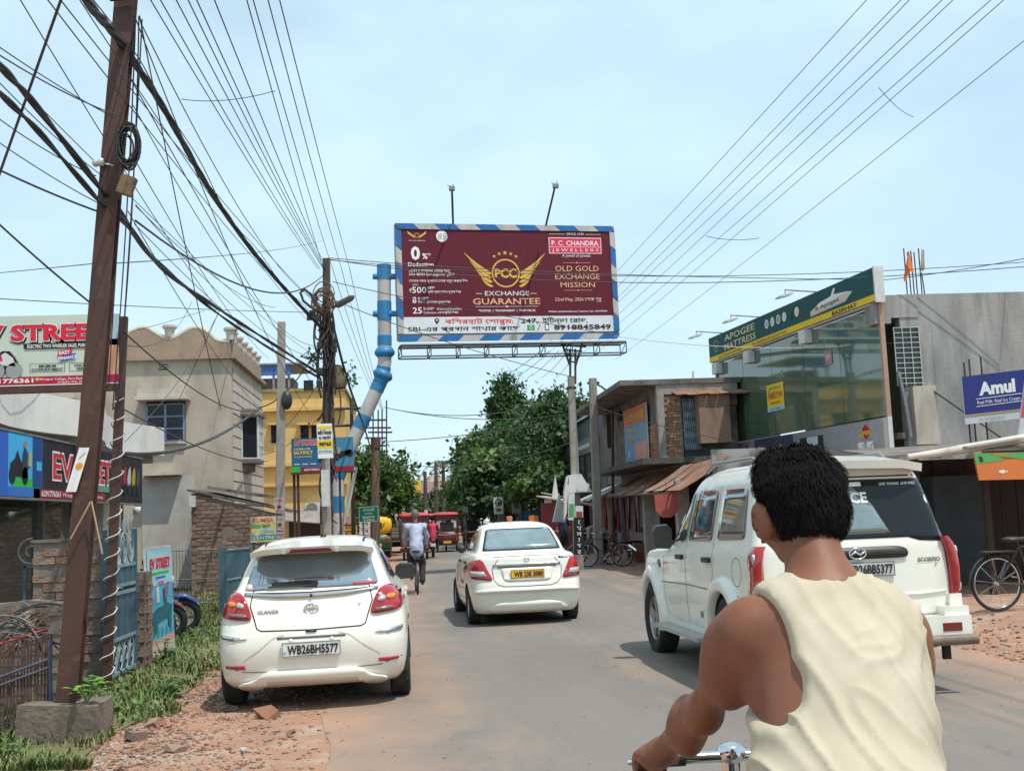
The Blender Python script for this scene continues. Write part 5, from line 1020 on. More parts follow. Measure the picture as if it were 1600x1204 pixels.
  if i in(1,3):
   for dz in(.3,.8):bb=MB();bb.tube([p1+Vector((-.5,0,-dz)),p1+Vector((.5,0,-dz))],.04,5);bb.build('crossarm',dark_metal,r)
   # small blue board on rusty legs
 a,c=PY(456,738,27),PY(552,682,27);w,h=c.x-a.x,c.z-a.z;r=thing('scooter_board','blue printed scooter hoarding on two rusty legs before the yellow building','billboard',(a.x,27,0));b=MB();b.bbox((a.x,27,a.z),(c.x,27.06,c.z));b.build('board',white_frame,r)
 b=MB();b.bbox((a.x-.02,26.97,a.z-.05),(c.x+.02,27.08,a.z));b.build('bottom_rail',rust_steel,r)
 for x in(PY(456,700,27).x,PY(462,700,27).x):b=MB();b.bbox((x,27.08,0),(x+.06,27.14,c.z));b.build('leg',rust_steel,r)
 b=MB();b.tube([(c.x-.35,27.1,a.z),(c.x-.35,27.1,0)],.03,6);b.build('leg',rust_steel,r)
 P=Panel((a.x,26.995,a.z),(w,0,0),(0,0,h));P.rect(0,0,1,1,flat('deep_blue',(.03,.13,.24)),0);P.rect(.62,.14,1,1,flat('blue_mid',(.06,.22,.34)),1);P.text(.05,.80,.15,'EV STREET',ink_white,2,'l',.07,.38);P.text(.055,.81,.14,'EV STREET',flat('sign_red',(.60,.02,.05)),3,'l',.03,.37);P.text(.04,.66,.05,'ONE SMALL STEP',ink_white,2,'l',.02,.26);P.text(.04,.53,.10,'BIG IMPACT',yel,2,'l',.03,.30);P.text(.04,.44,.05,'for a greener world',ink_white,2,'l',0,.28);P.rect(.14,0,1,.14,flat('dark_red',(.30,.015,.035)),1);P.rect(0,0,.14,.16,flat('green',(.03,.45,.05)),2);P.text(.2,.04,.06,'6291776361',ink_white,2,'l',.02,.24)
 for i in range(3):P.rect(.04+i*.13,.22,.13+i*.13,.25,flat('pale',(.6,.62,.62)),2)
 k=flat('black',(.012,.012,.015));P.poly([(.42,.30),(.66,.26),(.95,.52),(.96,.62),(.86,.60),(.72,.55),(.66,.66),(.60,.62),(.62,.50),(.46,.42)],k,3);P.ell(.93,.52,.09,k,3);P.poly([(.66,.5),(.78,.52),(.80,.68),(.72,.72)],flat('grey',(.3,.32,.33)),4);P.build(r)
 # painted house sign left
 a,c=PY(391,848,23),PY(432,805,23);r=thing('coaching_board','yellow green board with orange heading beside the concrete pole','sign',(a.x,23,0));b=MB();b.bbox((a.x,23,a.z),(c.x,23.04,c.z));b.build('board',grey_metal,r)
 for x in(a.x+.03,c.x-.06):b=MB();b.bbox((x,23.04,0),(x+.04,23.08,c.z));b.build('leg',mat('green_leg',(.07,.14,.08),.7),r)
 P=Panel((a.x,22.996,a.z),(c.x-a.x,0,0),(0,0,c.z-a.z));P.rect(.02,.02,.98,.98,flat('lime',(.50,.52,.18)),0);P.rect(.02,.72,.98,.98,flat('apricot',(.62,.5,.3)),1);P.text(.5,.77,.16,'KUMRA',flat('vermilion',(.6,.12,.04)),2,bold=.03,width=.8);P.rect(.06,.55,.4,.68,flat('leaf',(.1,.35,.1)),1);P.text(.6,.56,.12,'আদশ',flat('deep_teal',(.02,.12,.16)),2,bold=.03,width=.35);P.rect(.35,.38,.95,.5,flat('pale_aqua',(.35,.58,.62)),1);P.text(.65,.4,.07,'COACHING',flat('sign_red',(.60,.02,.05)),2,width=.5);P.rect(.05,.1,.97,.3,flat('teal2',(.05,.25,.3)),1);P.text(.5,.13,.12,'CENTRE',ink_white,2,width=.8)
 for q in((.12,.45),(.25,.35)):P.ell(q[0],q[1],.05,flat('apricot',(.62,.5,.3)),2)
 P.build(r)
 # green direction sign
 a,c=PY(561,816,33),PY(591,791,33);r=thing('direction_sign','small green road sign with white lettering over the yellow autorickshaw','sign',(a.x,33,0));b=MB();u=Vector((c.x-a.x,0,.02));b.slab(a,u,(0,0,c.z-a.z),(0,.03,0));b.build('board',ink_white,r);P=Panel(a+Vector((0,-.004,0)),u,(0,0,c.z-a.z));P.rect(.03,.04,.97,.96,flat('sign_green',(.01,.22,.13)),1);P.text(.5,.70,.16,'বিসরহাট',ink_white,2,bold=.03,width=.6);P.text(.5,.48,.12,'কেলজ',ink_white,2,bold=.03,width=.4);P.text(.5,.26,.14,'Basirhat',ink_white,2,bold=.03,width=.62);P.text(.5,.08,.14,'College',ink_white,2,bold=.03,width=.58);P.build(r)
 for x in(a.x+.12,c.x-.15):b=MB();b.tube([(x,33.06,0),(x,33.06,c.z)],.03,6);b.build('leg',grey_metal,r)
poles()
# ------------------------------------------------------------------ overhead wires
wire_m=mat('wire',(.035,.036,.04),.6,col2=(.06,.06,.06),vs=3)
cable_m=mat('bundle_cable',(.012,.012,.014),.6,col2=(.03,.028,.026),vs=10)
def wire(a,c,sag=.0,r=.008,label='thin overhead wire',group='overhead wires',mid=None,n=18,name='overhead_wire',m=None,cat='wire'):
 a,c=Vector(a),Vector(c);pts=[];out=lambda p:(lambda q:q[0]<0 or q[0]>1600 or q[1]<0)(PIX(p))
 if mid is None and(out(a)or out(c)):  # runs on past the edge of the view
  d=(c-a)*.4;sag*=1.2
  if out(a):a=a-d
  else:c=c+d
 for i in range(n+1):
  t=i/n
  if mid is not None:p=a*(1-t)**2+Vector(mid)*2*t*(1-t)+c*t*t
  else:p=a.lerp(c,t)-Z1*(4*sag*t*(1-t))
  pts.append(p)
 b=MB();b.tube(pts,r,4 if r<.02 else 6,caps=False);o=b.build(name,m or wire_m);tag(o,label,cat,group);return o
def wires():
 ORD=('first','second','third','fourth','fifth','sixth','seventh','eighth')
 for i,(x,xe)in enumerate(((243,497),(258,500),(282,505),(300,506),(313,508),(340,510))):wire(PY(x,-8,9),PY(xe,420,24),.12,.006,ORD[i]+' from left of six thin wires fanning up from the dark pole','wires fanning over the left side')
 for i,(x,xe)in enumerate(((388,505),(398,519),(421,533),(439,546))):wire(PY(x,-8,9),PY(xe,418,26),.10,.0055,ORD[i]+' from the left of four wires dropping just right of the dark pole','four wires right of the dark pole');wire(PY(xe,418,26),PY(560+xe/14,640,46),.2,.007,ORD[i]+' of four far wire spans between the dark pole and the gantry','four wires right of the dark pole, far span')
 # right-hand eight, parallel to the road at height
 for i,(x0,y0,x1,y1)in enumerate(((1339,0,1000,364),(1392,0,1000,392),(1405,0,1009,400),(1455,0,1022,400),(1472,0,1043,400),(1530,0,1067,400),(1550,0,1088,400),(1600,47,1150,400))):
  dx,dy=(x1-x0)/(y1-y0),1;ys,ye=-10,590;p=PY(x0+dx*(ys-y0),ys,15.0);xe=x0+dx*(ye-y0)
  q=PY(x0+dx*(560-y0)*.985+6,562,55);wire(p,q,.15,.008,ORD[i]+' from the left of eight power wires slanting across the right sky','eight wires on the right')
 wire(PY(1373,137,17),PY(1427,183,18),.07,.006,'short slack spacer wire hanging between two right-hand power wires, upper',None);wire(PY(1103,369,28),PY(1186,372,28),.07,.008,'short slack spacer wire between two right-hand power wires, lower',None)
 # heavy bundles
 p0=PY(128,-12,7.5);rn=random.Random(8)
 path=[(p0),PY(185,62,9.3),PY(255,168,11.3),PY(330,300,14.5),PY(395,392,18),PY(455,462,21),PY(506,516,24)]
 def spline(P,k=10):
  P=[P[0]]+list(P)+[P[-1]];out=[]
  for i in range(1,len(P)-2):
   for j in range(k):t=j/k;a,b_,c,d=P[i-1:i+3];out.append(.5*((2*b_)+(c-a)*t+(2*a-5*b_+4*c-d)*t*t+(3*b_-a-3*c+d)*t**3))
  return out+[P[-2]]
 path=[path[0]*2-path[1]+Vector((0,0,.3))]+path;sp=spline(path);r=thing('cable_bundle','thick black twisted cable bundle sweeping from the top left to the dark pole','cable',sp[0].to_tuple(),group=None)
 for k in range(4):
  b=MB();b.tube([p+Vector((.022*math.cos(i*.55+k*1.57),0,.022*math.sin(i*.55+k*1.57)))for i,p in enumerate(sp)],.016,6);b.build('strand',cable_m,r)
 b=MB();b.tube([p+Vector((.05+.02*math.sin(i*.4),0,.03*math.cos(i*.5)))for i,p in enumerate(sp)],.006,4);b.build('binding_wire',wire_m,r)
 for lab,pts,rad in(('upper of two thick black cables crossing the steel pole from the left edge',[PY(-12,88,7),PY(50,158,8),PY(160,298,9.4),PY(190,335,10),PY(252,418,13),PY(335,478,17),PY(420,533,20.5),PY(503,586,24)],.022),('lower of two thick black cables crossing the steel pole from the left edge',[PY(-12,132,7),PY(60,205,8),PY(158,317,9.4),PY(190,343,10),PY(248,410,13),PY(330,482,17),PY(415,540,20.5),PY(502,592,24)],.016)):
  pts=[pts[0]*2-pts[1]+Vector((0,0,.1))]+pts;r=thing('thick_cable',lab,'cable',pts[0].to_tuple());sp=spline(pts)
  for k in range(2):b=MB();b.tube([p+Vector((.012*math.cos(i*.5+k*3.1),0,.012*math.sin(i*.5+k*3.1)))for i,p in enumerate(sp)],rad*.8,6);b.build('strand',cable_m,r)
  # left side service drops: (x0,y0,Y0, x1,y1,Y1, sag, r)
 seen={}
 for(x0,y0,Y0,x1,y1,Y1,sg,rr)in((-8,30,7.5,500,560,24,.3,.005),(40,-8,7.5,330,470,15,.1,.005),(85,-8,7.5,420,430,20,.1,.006),(-8,62,7,180,185,9.4,.03,.005),(-8,70,7,182,180,9.4,.05,.006),(120,-8,8,500,480,24,.2,.006),(152,-8,8,480,500,23,.25,.005),(-8,110,7,160,275,9.5,.05,.005),(-8,170,7.5,150,275,9.5,.05,.005),(-8,212,8,155,318,9.5,.03,.005),(-8,258,8,152,330,9.4,.02,.009),(-8,340,8.5,140,472,9.5,.02,.010),(210,25,9.5,480,640,24,.3,.006),(218,25,9.5,345,640,17,.1,.006),(222,40,9.5,500,470,24,.5,.006),(205,125,9.5,520,640,28,.2,.006),(208,165,9.5,505,540,24,.6,.005),(205,240,9.5,420,560,25,.2,.005),(212,320,9.5,500,560,24,.3,.005),(212,322,9.5,430,480,24,.2,.005),(212,345,9.5,505,430,24,.5,.012),(210,350,9.5,505,585,24,.25,.005),(200,330,9.5,410,640,24,.2,.005),(195,520,12,400,640,31,.3,.012),(195,640,12.2,420,720,30,.2,.009),(-8,427,12,145,412,9.5,.0,.004),(-8,460,14,500,488,24,.05,.006),(-8,555,16,320,485,30,.1,.006),(168,412,9.5,505,375,40,.1,.005),(340,640,31,372,500,24,.05,.006),(248,690,30,345,480,22,.05,.008),(195,690,14,335,500,24,.2,.006),(200,540,12.3,300,470,24,.3,.005),(405,710,31,500,650,24,.2,.008),(420,690,30,520,560,24,.2,.008)):
  st_='the left edge' if x0<0 else 'the top edge' if y0<0 else 'the steel pole' if Y0<10 else 'the brown post' if Y0<15 else 'the house';en='the dark pole' if 478<x1<525 else 'the steel pole' if x1<185 else 'the beige house' if x1<425 else 'the mid street'
  hi_='high' if y0<60 else 'upper' if y0<200 else 'middle' if y0<400 else 'low';lb='%s service wire from %s to %s'%(hi_,st_,en);seen[lb]=seen.get(lb,0)+1
  if seen[lb]>1:lb+=', '+ORD[seen[lb]-1]+' one down'
  wire(PY(x0,y0,Y0),PY(x1,y1,Y1),sg,rr,lb,'service wires round the steel pole')
 wire(PY(98,-8,7),PY(-8,292,8),0,.010,'dark blue wire dropping steeply across the top left corner',None)
 wire(PY(140,700,12),PY(407,636,32),0,.028,'thick dark cable looping in front of the beige house',None,mid=PY(290,735,20),name='looping_cable',cat='cable');wire(PY(407,636,32),PY(505,530,24),.3,.018,'thick dark cable rising from the oriel window to the dark pole',None,name='looping_cable',cat='cable')
 # verticals on the steel pole
 for i,(x0,y0,x1,y1,dx)in enumerate(((212,25,176,640,8),(217,25,180,660,14),(222,30,184,640,4),(209,30,170,600,-3))):wire(PY(x0,y0,9.4),PY(x1,y1,11.8),0,.006,ORD[i]+' of four loose wires hanging down beside the steel pole','wires hanging beside the steel pole',mid=PY((x0+x1)/2+dx,(y0+y1)/2,10.2))
 # across the road
 L5='thin wire stretched across the road past the billboard face'
 wire(PY(514,403,24),PY(1385,437,26),0,.009,L5+', topmost',None,mid=PY(830,432,25));wire(PY(1385,437,26),PY(1620,400,22),0,.009,L5+', right part, topmost',None,mid=PY(1500,424,24))
 wire(PY(514,405,24),PY(1620,415,22),0,.009,L5+', middle',None,mid=PY(930,472,24));wire(PY(514,406,24),PY(1620,408,22),0,.008,L5+', lowest of the upper three',None,mid=PY(1000,455,24))
 wire(PY(520,440,24),PY(966,524,31),.0,.009,L5+', slanting down from the dark pole',None,mid=PY(640,470,27));wire(PY(520,468,24),PY(900,590,31),0,.010,'thin wire from the lamp arm down to the concrete pole below the billboard',None,mid=PY(690,540,28));wire(PY(960,525,31),PY(1402,535,23),0,.009,'white service wire from the billboard corner to the glass shop front',None,mid=PY(1180,556,27),m=mat('white_wire',(.6,.57,.52),.6))
 for(x0,y0,Y0,x1,y1,Y1,mx_,my,k)in((600,636,46,895,620,31.6,740,668,'upper'),(600,636,46,930,640,34,760,672,'middle'),(620,725,60,895,690,31.6,760,740,'lower'),(600,690,46,890,655,31.6,745,682,'second')):wire(PY(x0,y0,Y0),PY(x1,y1,Y1),0,.014,'far wire strung low across the road, '+k,None,mid=PY(mx_,my,(Y0+Y1)/2))
 for i in range(5):wire(PY(780+i*22,590,60),PY(845+i*14,548,33),.1,.012,ORD[i]+' from the left of five thin wires behind the billboard underside','wires behind the billboard underside')
 wire(PY(895,620,31.6),PY(1150,690,27),0,.010,'wire from the pale concrete pole to the brick building',None,mid=PY(985,660,30));wire(PY(283,155,13),PY(430,142,13.5),0,.005,'stray slack wire drooping between the high wires',None,mid=PY(350,165,13))
wires()
# ------------------------------------------------------------------ trees
leaf_a=mat('leaf_deep',(.036,.080,.020),.55,island=.42,col2=(.030,.070,.018),vs=.6);leaf_b=mat('leaf_mid',(.072,.140,.030),.55,island=.42,col2=(.055,.115,.024),vs=.5);leaf_c=mat('leaf_light',(.125,.205,.040),.5,island=.45,col2=(.09,.16,.03),vs=.5)
bark=mat('bark',(.12,.09,.065),.95,col2=(.07,.055,.042),vs=6,stretch=(1,1,.25),bump=.6,bs=20)
for _m in(leaf_a,leaf_b,leaf_c):  # leaves let some light through
 _n=_m.node_tree;_p=_n.nodes['Principled BSDF'];_t=_n.nodes.new('ShaderNodeBsdfTranslucent');_x=_n.nodes.new('ShaderNodeMixShader');_x.inputs[0].default_value=.3
 _o=[q for q in _n.nodes if q.type=='OUTPUT_MATERIAL'][0];_n.links.new(_p.inputs['Base Color'].links[0].from_socket,_t.inputs['Color']);_n.links.new(_p.outputs[0],_x.inputs[1]);_n.links.new(_t.outputs[0],_x.inputs[2]);_n.links.new(_x.outputs[0],_o.inputs['Surface'])
def leaf_quads(P,N,size,rs,droop=.3):
 n=len(P);U=rs.randn(n,3);U[:,2]-=droop;U/=np.linalg.norm(U,axis=1)[:,None];W_=np.cross(U,N+rs.randn(n,3)*.6);W_/=np.linalg.norm(W_,axis=1)[:,None]+1e-9;s=(np.asarray(size)*rs.uniform(.6,1.3,n))[:,None];a=P;b=P+U*s*.5+W_*s*.28;c=P+U*s;d=P+U*s*.5-W_*s*.28
 V=np.stack([a,b,c,d],1).reshape(-1,3);return V,np.arange(4*n).reshape(n,4)
def tree(name,label,base,lobes,trunk_h,trunk_r,mats,nclump=70,per=70,size=.22,seed=1,weights=None,spread=.5,cat='tree',trunkless=False):
 rs=np.random.RandomState(seed);base=Vector(base);r=thing(name,label,cat,base.to_tuple());P,N,M,SZ=[],[],[],[];cl=[]
 vol=np.array([l[1][0]*l[1][1]*l[1][2]for l in lobes])**(2/3);vol=vol/vol.sum()
 for i in range(nclump):
  c,q=lobes[rs.choice(len(lobes),p=vol)];d=rs.randn(3);d/=np.linalg.norm(d);k=rs.uniform(.55,1.03);p=np.array(c)+d*np.array(q)*k;cl.append(p);cs=spread*rs.uniform(.6,1.4)
  o=rs.randn(per,3)*cs*np.array((1,1,.55));P.append(p+o);nn=np.tile(d+np.array((0,0,.5)),(per,1));N.append(nn);M.append(np.full(per,rs.choice(len(mats),p=weights)));SZ.append(np.full(per,size*rs.choice((.62,.85,1.1,1.45))))
 V,F=leaf_quads(np.concatenate(P),np.concatenate(N),np.concatenate(SZ),rs);link('crown',npmesh('crown',V-np.array(base),F,mats,False,np.concatenate(M)),r)
 b=MB();top=Vector((float(np.mean([l[0][0]for l in lobes])),float(np.mean([l[0][1]for l in lobes])),trunk_h));rn=random.Random(seed)
 b.tube([base-Vector((0,0,.1)),base.lerp(top,.5)+Vector((.1,0,0)),top],[trunk_r*1.25,trunk_r,trunk_r*.8],9)
 for i in range(min(16,nclump//4)):
  p=Vector(cl[rn.randrange(len(cl))]);s=base.lerp(top,rn.uniform(.65,1));m=s.lerp(p,.5)+Vector((0,0,.3));b.tube([s,m,p],[trunk_r*.5,trunk_r*.3,trunk_r*.1],6)
 b.build('trunk',bark,r);return r
def trees():
 def L(px,py,Y,rx,ry,rz):return(tuple(PY(px,py,Y)),(rx,ry,rz))
 T=lambda nm,lab,px,Y,lobes,th,tr,mats,**k:tree(nm,lab,(PY(px,800,Y).x,Y,0),lobes,th,tr,mats,**k)
 T('broadleaf_tree','large dark broadleaf tree right of the road behind the pale concrete pole',872,52,[L(862,668,52,1.9,2.4,1.7),L(848,712,50,1.7,2.2,1.7),L(895,690,54,1.4,2,1.6),L(868,640,53,1.2,1.6,1.0),L(850,755,49,1.6,2,1.2)],4.2,.32,[leaf_a,leaf_b,leaf_c],nclump=150,per=80,size=.27,seed=2,weights=[.5,.35,.15],spread=.36)
 T('broadleaf_tree','broad dark tree overhanging the road in the middle of the far right side',800,58,[L(790,712,58,2.2,2.4,1.7),L(765,738,57,1.6,2.2,1.6),L(815,750,56,2.0,2.2,1.6),L(768,775,56,1.5,2,1.3),L(806,690,59,1.4,1.8,1.1)],3.8,.34,[leaf_a,leaf_b,leaf_c],nclump=160,per=80,size=.27,seed=3,weights=[.62,.3,.08],spread=.36)
 T('narrow_tree','tall narrow dark green mast tree rising above the other trees',790,63,[L(791,640,63,.8,.8,1.7),L(779,618,63,.45,.5,.95),L(800,612,63,.45,.5,1.05),L(776,640,63,.5,.5,.9),L(806,645,63,.5,.5,1.1),L(790,600,63,.28,.3,.75),L(792,680,63,.9,.9,1.1)],6.5,.22,[leaf_a,leaf_b],nclump=90,per=80,size=.24,seed=4,weights=[.75,.25],spread=.26)
 T('light_tree','paler green tree with feathery crown left of the dark trees over the road',735,66,[L(743,716,66,1.0,1.4,1.0),L(752,692,66,.9,1.3,.8),L(734,745,65,.9,1.3,1.2),L(740,765,64,1.3,1.6,1.2),L(724,778,63,.6,1.0,.9)],4.0,.26,[leaf_b,leaf_c,leaf_a],nclump=120,per=70,size=.28,seed=5,weights=[.45,.35,.2],spread=.31)
 T('bushy_tree','mid green tree behind the electric poles left of the road',600,52,[L(582,738,52,1.2,1.6,1.1),L(606,752,51,1.1,1.5,1.1),L(562,762,53,1.1,1.5,1.2),L(592,778,50,1.2,1.5,1.1),L(568,728,53,.8,1.2,.8)],3.4,.24,[leaf_b,leaf_a,leaf_c],nclump=110,per=70,size=.25,seed=6,weights=[.45,.35,.2],spread=.36)
 T('round_tree','small round dark tree at the left end of the road before the hoarding',640,96,[L(634,792,96,1.6,1.8,1.2),L(655,796,98,1.4,1.6,1.0),L(617,797,94,1.2,1.6,1.0)],2.2,.2,[leaf_a,leaf_b],nclump=70,per=60,size=.34,seed=7,weights=[.6,.4],spread=.4)
 T('round_tree','dusty tree clump at the far centre below the pink house',690,100,[L(704,790,100,1.2,1.8,1.1),L(714,775,98,1.0,1.6,1.3)],2.4,.2,[leaf_a,leaf_b],nclump=60,per=60,size=.36,seed=8,weights=[.6,.4],spread=.45)
 T('broadleaf_tree','dark tree peeping over the stalls behind the grey shop block',925,60,[L(915,655,60,1.6,2,1.5),L(900,640,60,1.2,1.6,1.1),L(930,690,60,1.5,2,1.5)],4.5,.28,[leaf_a,leaf_b],nclump=70,per=70,size=.28,seed=9,weights=[.55,.45],spread=.42)
 # shaggy palm at the far end
 Y=95;q=PY(691,800,Y);t=PY(692,722,Y);r=thing('palm_tree','shaggy coconut palm at the far centre','tree',(q.x,Y,0));b=MB();b.tube([(q.x,Y,0),(q.x+.2,Y,t.z*.5),t],[.22,.16,.14],8);b.build('trunk',bark,r);rn=random.Random(3)
 for i in range(22):
  a=rn.uniform(0,2*math.pi);e=rn.uniform(-.5,1.1);L_=rn.uniform(1.5,2.2);pts=[]
  for k in range(8):s=k/7;pts.append(t+Vector((math.cos(a)*L_*s*math.cos(e*.6),math.sin(a)*L_*s*math.cos(e*.6),L_*(math.sin(e)*s*.7-s*s*.9))))
  V=[];F=[]
  for k in range(7):
   d=(pts[k+1]-pts[k]).normalized();w=d.cross(Z1).normalized()
   for sg in(-1,1):
    n=len(V);l=.42*(1-k/9);V+=[pts[k],pts[k]+d*.14,pts[k]+d*.22+w*sg*l*.9-Z1*l*.45];F.append((n,n+1,n+2))
  b=MB();b.tube(pts,.015,3);b.add(V,F);b.build('frond',mat('palm_leaf',(.085,.11,.05),.6,island=.3),r)
 for i,(px,Y,w)in enumerate(((520,120,9),(600,150,10),(770,135,10),(860,120,9),(960,110,9),(1040,130,10))):T('far_tree',['rounded far tree left behind the yellow building','rounded far tree behind the gantry pole','far tree at the back of the mast tree','far tree deep behind the broad dark tree','far tree behind the dark grey shop','far tree behind the brick building'][i],px,Y,[L(px,775,Y,w*.5,4,3.2),L(px+20,785,Y,w*.4,3,2.6)],3.5,.35,[leaf_a,leaf_b],nclump=60,per=60,size=.5,seed=20+i,weights=[.6,.4],spread=.8)
 # sprigs caught in the cables
 rs=np.random.RandomState(5)
 for lab,pts in(('leafy sprig growing in the cables right of the dark pole',((546,578),(549,592))),('leafy sprig caught in the cables left of the dark pole',((486,560),(492,558)))):
  P=np.concatenate([np.array(PY(x,y,24))+rs.randn(40,3)*np.array((.07,.1,.09))for x,y in pts]);V,F=leaf_quads(P,rs.randn(len(P),3),.10,rs);o=link('sprig',npmesh('sprig',V,F,[leaf_b]));tag(o,lab,'plant')
trees()
# ------------------------------------------------------------------ vehicles
def pchip(xs,ys,x):
 xs=np.asarray(xs,float);ys=np.asarray(ys,float);h=np.diff(xs);d=np.diff(ys)/h;m=np.zeros_like(ys)
 for i in range(1,len(xs)-1):
  if d[i-1]*d[i]>0:
   w1,w2=2*h[i]+h[i-1],h[i]+2*h[i-1];m[i]=(w1+w2)/(w1/d[i-1]+w2/d[i])
 m[0],m[-1]=d[0],d[-1]
 x=np.clip(x,xs[0],xs[-1]);i=np.clip(np.searchsorted(xs,x)-1,0,len(xs)-2);t=(x-xs[i])/h[i]
 return(1+2*t)*(1-t)**2*ys[i]+t*(1-t)**2*h[i]*m[i]+t*t*(3-2*t)*ys[i+1]+t*t*(t-1)*h[i]*m[i+1]
class Car:
 """body built from plan outlines stacked in height; keys: z, y rear, y front, half width, rear corner radius, front corner radius"""
 def __init__(s,keys,zs,bow=0.06,taper_f=0.14,taper_r=0.05,wheels=(),wr=0.31,arch=0.35):
  K=np.array(keys,float);rows=[];V=[];F=[]
  for z in zs:
   yr,yf,hw,rr,rf=[pchip(K[:,0],K[:,j],z)for j in range(1,6)]
   P=[]
   for i in range(9):
    x=(hw-rr)*i/9;P.append((x,yr+bow*(x/hw)**2))
   yc=yr+bow*((hw-rr)/hw)**2
   for i in range(7):
    a=math.pi/2*i/6;P.append((hw-rr+rr*math.sin(a),yc+rr*0.9*(1-math.cos(a))))
   yc2=yf-0.12*((hw-rf)/hw)**2
   a0,a1=yc+rr*0.9,yc2-rf
   for i in range(1,30):P.append((hw,a0+(a1-a0)*i/30))
   for i in range(7):
    a=math.pi/2*i/6;P.append((hw-rf+rf*math.cos(a),a1+rf*math.sin(a)))
   for i in range(1,10):
    x=(hw-rf)*(1-i/9);P.append((x,yf-0.12*(x/hw)**2))
   Q=[]
   for x,y in P:
    t=(y-yr)/max(yf-yr,1e-3);k=1-taper_f*max(0,(t-.55)/.45)**2.2-taper_r*max(0,(.35-t)/.35)**2
    Q.append((x*k,y,z))
   rows.append(Q+[(-x,y,zz)for x,y,zz in Q[-2:0:-1]])
  n=len(rows[0])
  for r in rows:V+=r
  for i in range(len(rows)-1):
   for j in range(n):F.append((i*n+j,i*n+(j+1)%n,(i+1)*n+(j+1)%n,(i+1)*n+j))
  F.append(tuple(range(n-1,-1,-1)));F.append(tuple((len(rows)-1)*n+j for j in range(n)))
  s.b=MB();s.b.add(V,F,0,True)
  me=s.b.mesh('body',[car_white,under_dark]);s.me=me
  s.bvh=BVHTree.FromPolygons([Vector(v)for v in V],F);s.arches=(wheels,arch)
 def body(s,root,name='body',paint=None,hw=0.85):
  o=link(name,s.me);wheels,arch=s.arches
  if paint:s.me.materials[0]=paint
  if wheels:
   c=MB()
   for wy in wheels:
    for sx in(-1,1):c.lathe([(0.001,0),(arch,0),(arch,.42),(0.001,.42)],(sx*(hw-.28),wy,s.wz),(sx,0,0),28,0,False)
   cut=link('cutter',c.mesh('cutter',[under_dark]));cut.data.materials.clear();cut.data.materials.append(under_dark)
   m=o.modifiers.new('b','BOOLEAN');m.operation='DIFFERENCE';m.object=cut;m.solver='EXACT';m.material_mode='TRANSFER'
   me=evaluated(o);o.modifiers.clear();o.data=me;me.name=name
   bpy.data.objects.remove(cut)
   for p in me.polygons:p.use_smooth=True
   try:me.set_sharp_from_angle(angle=R(42))
   except Exception:pass
  else:
   try:s.me.set_sharp_from_angle(angle=R(50))
   except Exception:pass
  o.parent=root;return o
 def hit(s,a,b,view):
  if view=='rear':o,d=Vector((a,-5,b)),Vector((0,1,0))
  elif view=='front':o,d=Vector((a,9,b)),Vector((0,-1,0))
  elif view=='left':o,d=Vector((-5,a,b)),Vector((1,0,0))
  elif view=='right':o,d=Vector((5,a,b)),Vector((-1,0,0))
  else:o,d=Vector((a,b,5)),Vector((0,0,-1))
  h=s.bvh.ray_cast(o,d)
  if h[0]is None:
   q=s.bvh.find_nearest(o+d*5);return q[0],q[1],d
  return h[0],h[1],d
 def patch(s,poly,view,m,name,root,off=0.004,grid=0.05,depth=0.012,round_=0,gm=None,mb=None,mi=0,smooth=True,bulge=0.0):
  pts=[Vector((a,b))for a,b in poly]
  for _ in range(round_*2):
   q=[]
   for i in range(len(pts)):
    a,b=pts[i],pts[(i+1)%len(pts)];e=min(.25,.035/max((b-a).length,1e-4));q+=[a*(1-e)+b*e,a*e+b*(1-e)]
   pts=q
  bm=bmesh.new();vs=[bm.verts.new((p.x,p.y,0))for p in pts];bm.faces.new(vs)
  xs=[p.x for p in pts];ys=[p.y for p in pts]
  for ax,lo,hi in((0,min(xs),max(xs)),(1,min(ys),max(ys))):
   k=max(1,int((hi-lo)/grid))
   for i in range(1,k):
    c=[0,0,0];c[ax]=lo+(hi-lo)*i/k;nrm=[0,0,0];nrm[ax]=1
    bmesh.ops.bisect_plane(bm,geom=bm.verts[:]+bm.edges[:]+bm.faces[:],plane_co=c,plane_no=nrm,dist=1e-6)
  bmesh.ops.triangulate(bm,faces=[f for f in bm.faces if len(f.verts)>4])
  bm.verts.index_update();V=[];B=[]
  cx,cy=(min(xs)+max(xs))/2,(min(ys)+max(ys))/2;wx,wy=max((max(xs)-min(xs))/2,1e-3),max((max(ys)-min(ys))/2,1e-3)
  for v in bm.verts:
   p,nn,d=s.hit(v.co.x,v.co.y,view)
   if nn.dot(d)>0:nn=-nn
   e=off+bulge*max(0,1-((v.co.x-cx)/wx)**2)*max(0,1-((v.co.y-cy)/wy)**2)
   dirn=(nn-d).normalized();V.append(p+dirn*e);B.append(p-dirn*depth)
  F=[]
  d=s.hit(pts[0].x,pts[0].y,view)[2]
  for f in bm.faces:
   i=[v.index for v in f.verts]
   if(V[i[1]]-V[i[0]]).cross(V[i[2]]-V[i[0]]).dot(d)>0:i=i[::-1]
   F.append(tuple(i))
  n=len(V);ed={}
  for f in F:
   for a,b in zip(f,f[1:]+f[:1]):ed[(a,b)]=1
  SK=[(b,a,a+n,b+n)for a,b in ed if(b,a)not in ed]
  bm.free()
  own=mb is None;mb=mb or MB()
  mb.add(V+B,F,mi,smooth);mb.f+=[[len(mb.v)-2*n+i for i in q]for q in SK];mb.m+=[mi]*len(SK);mb.sm+=[False]*len(SK)
  if own:return mb.build(name,m,root,True)
  return mb
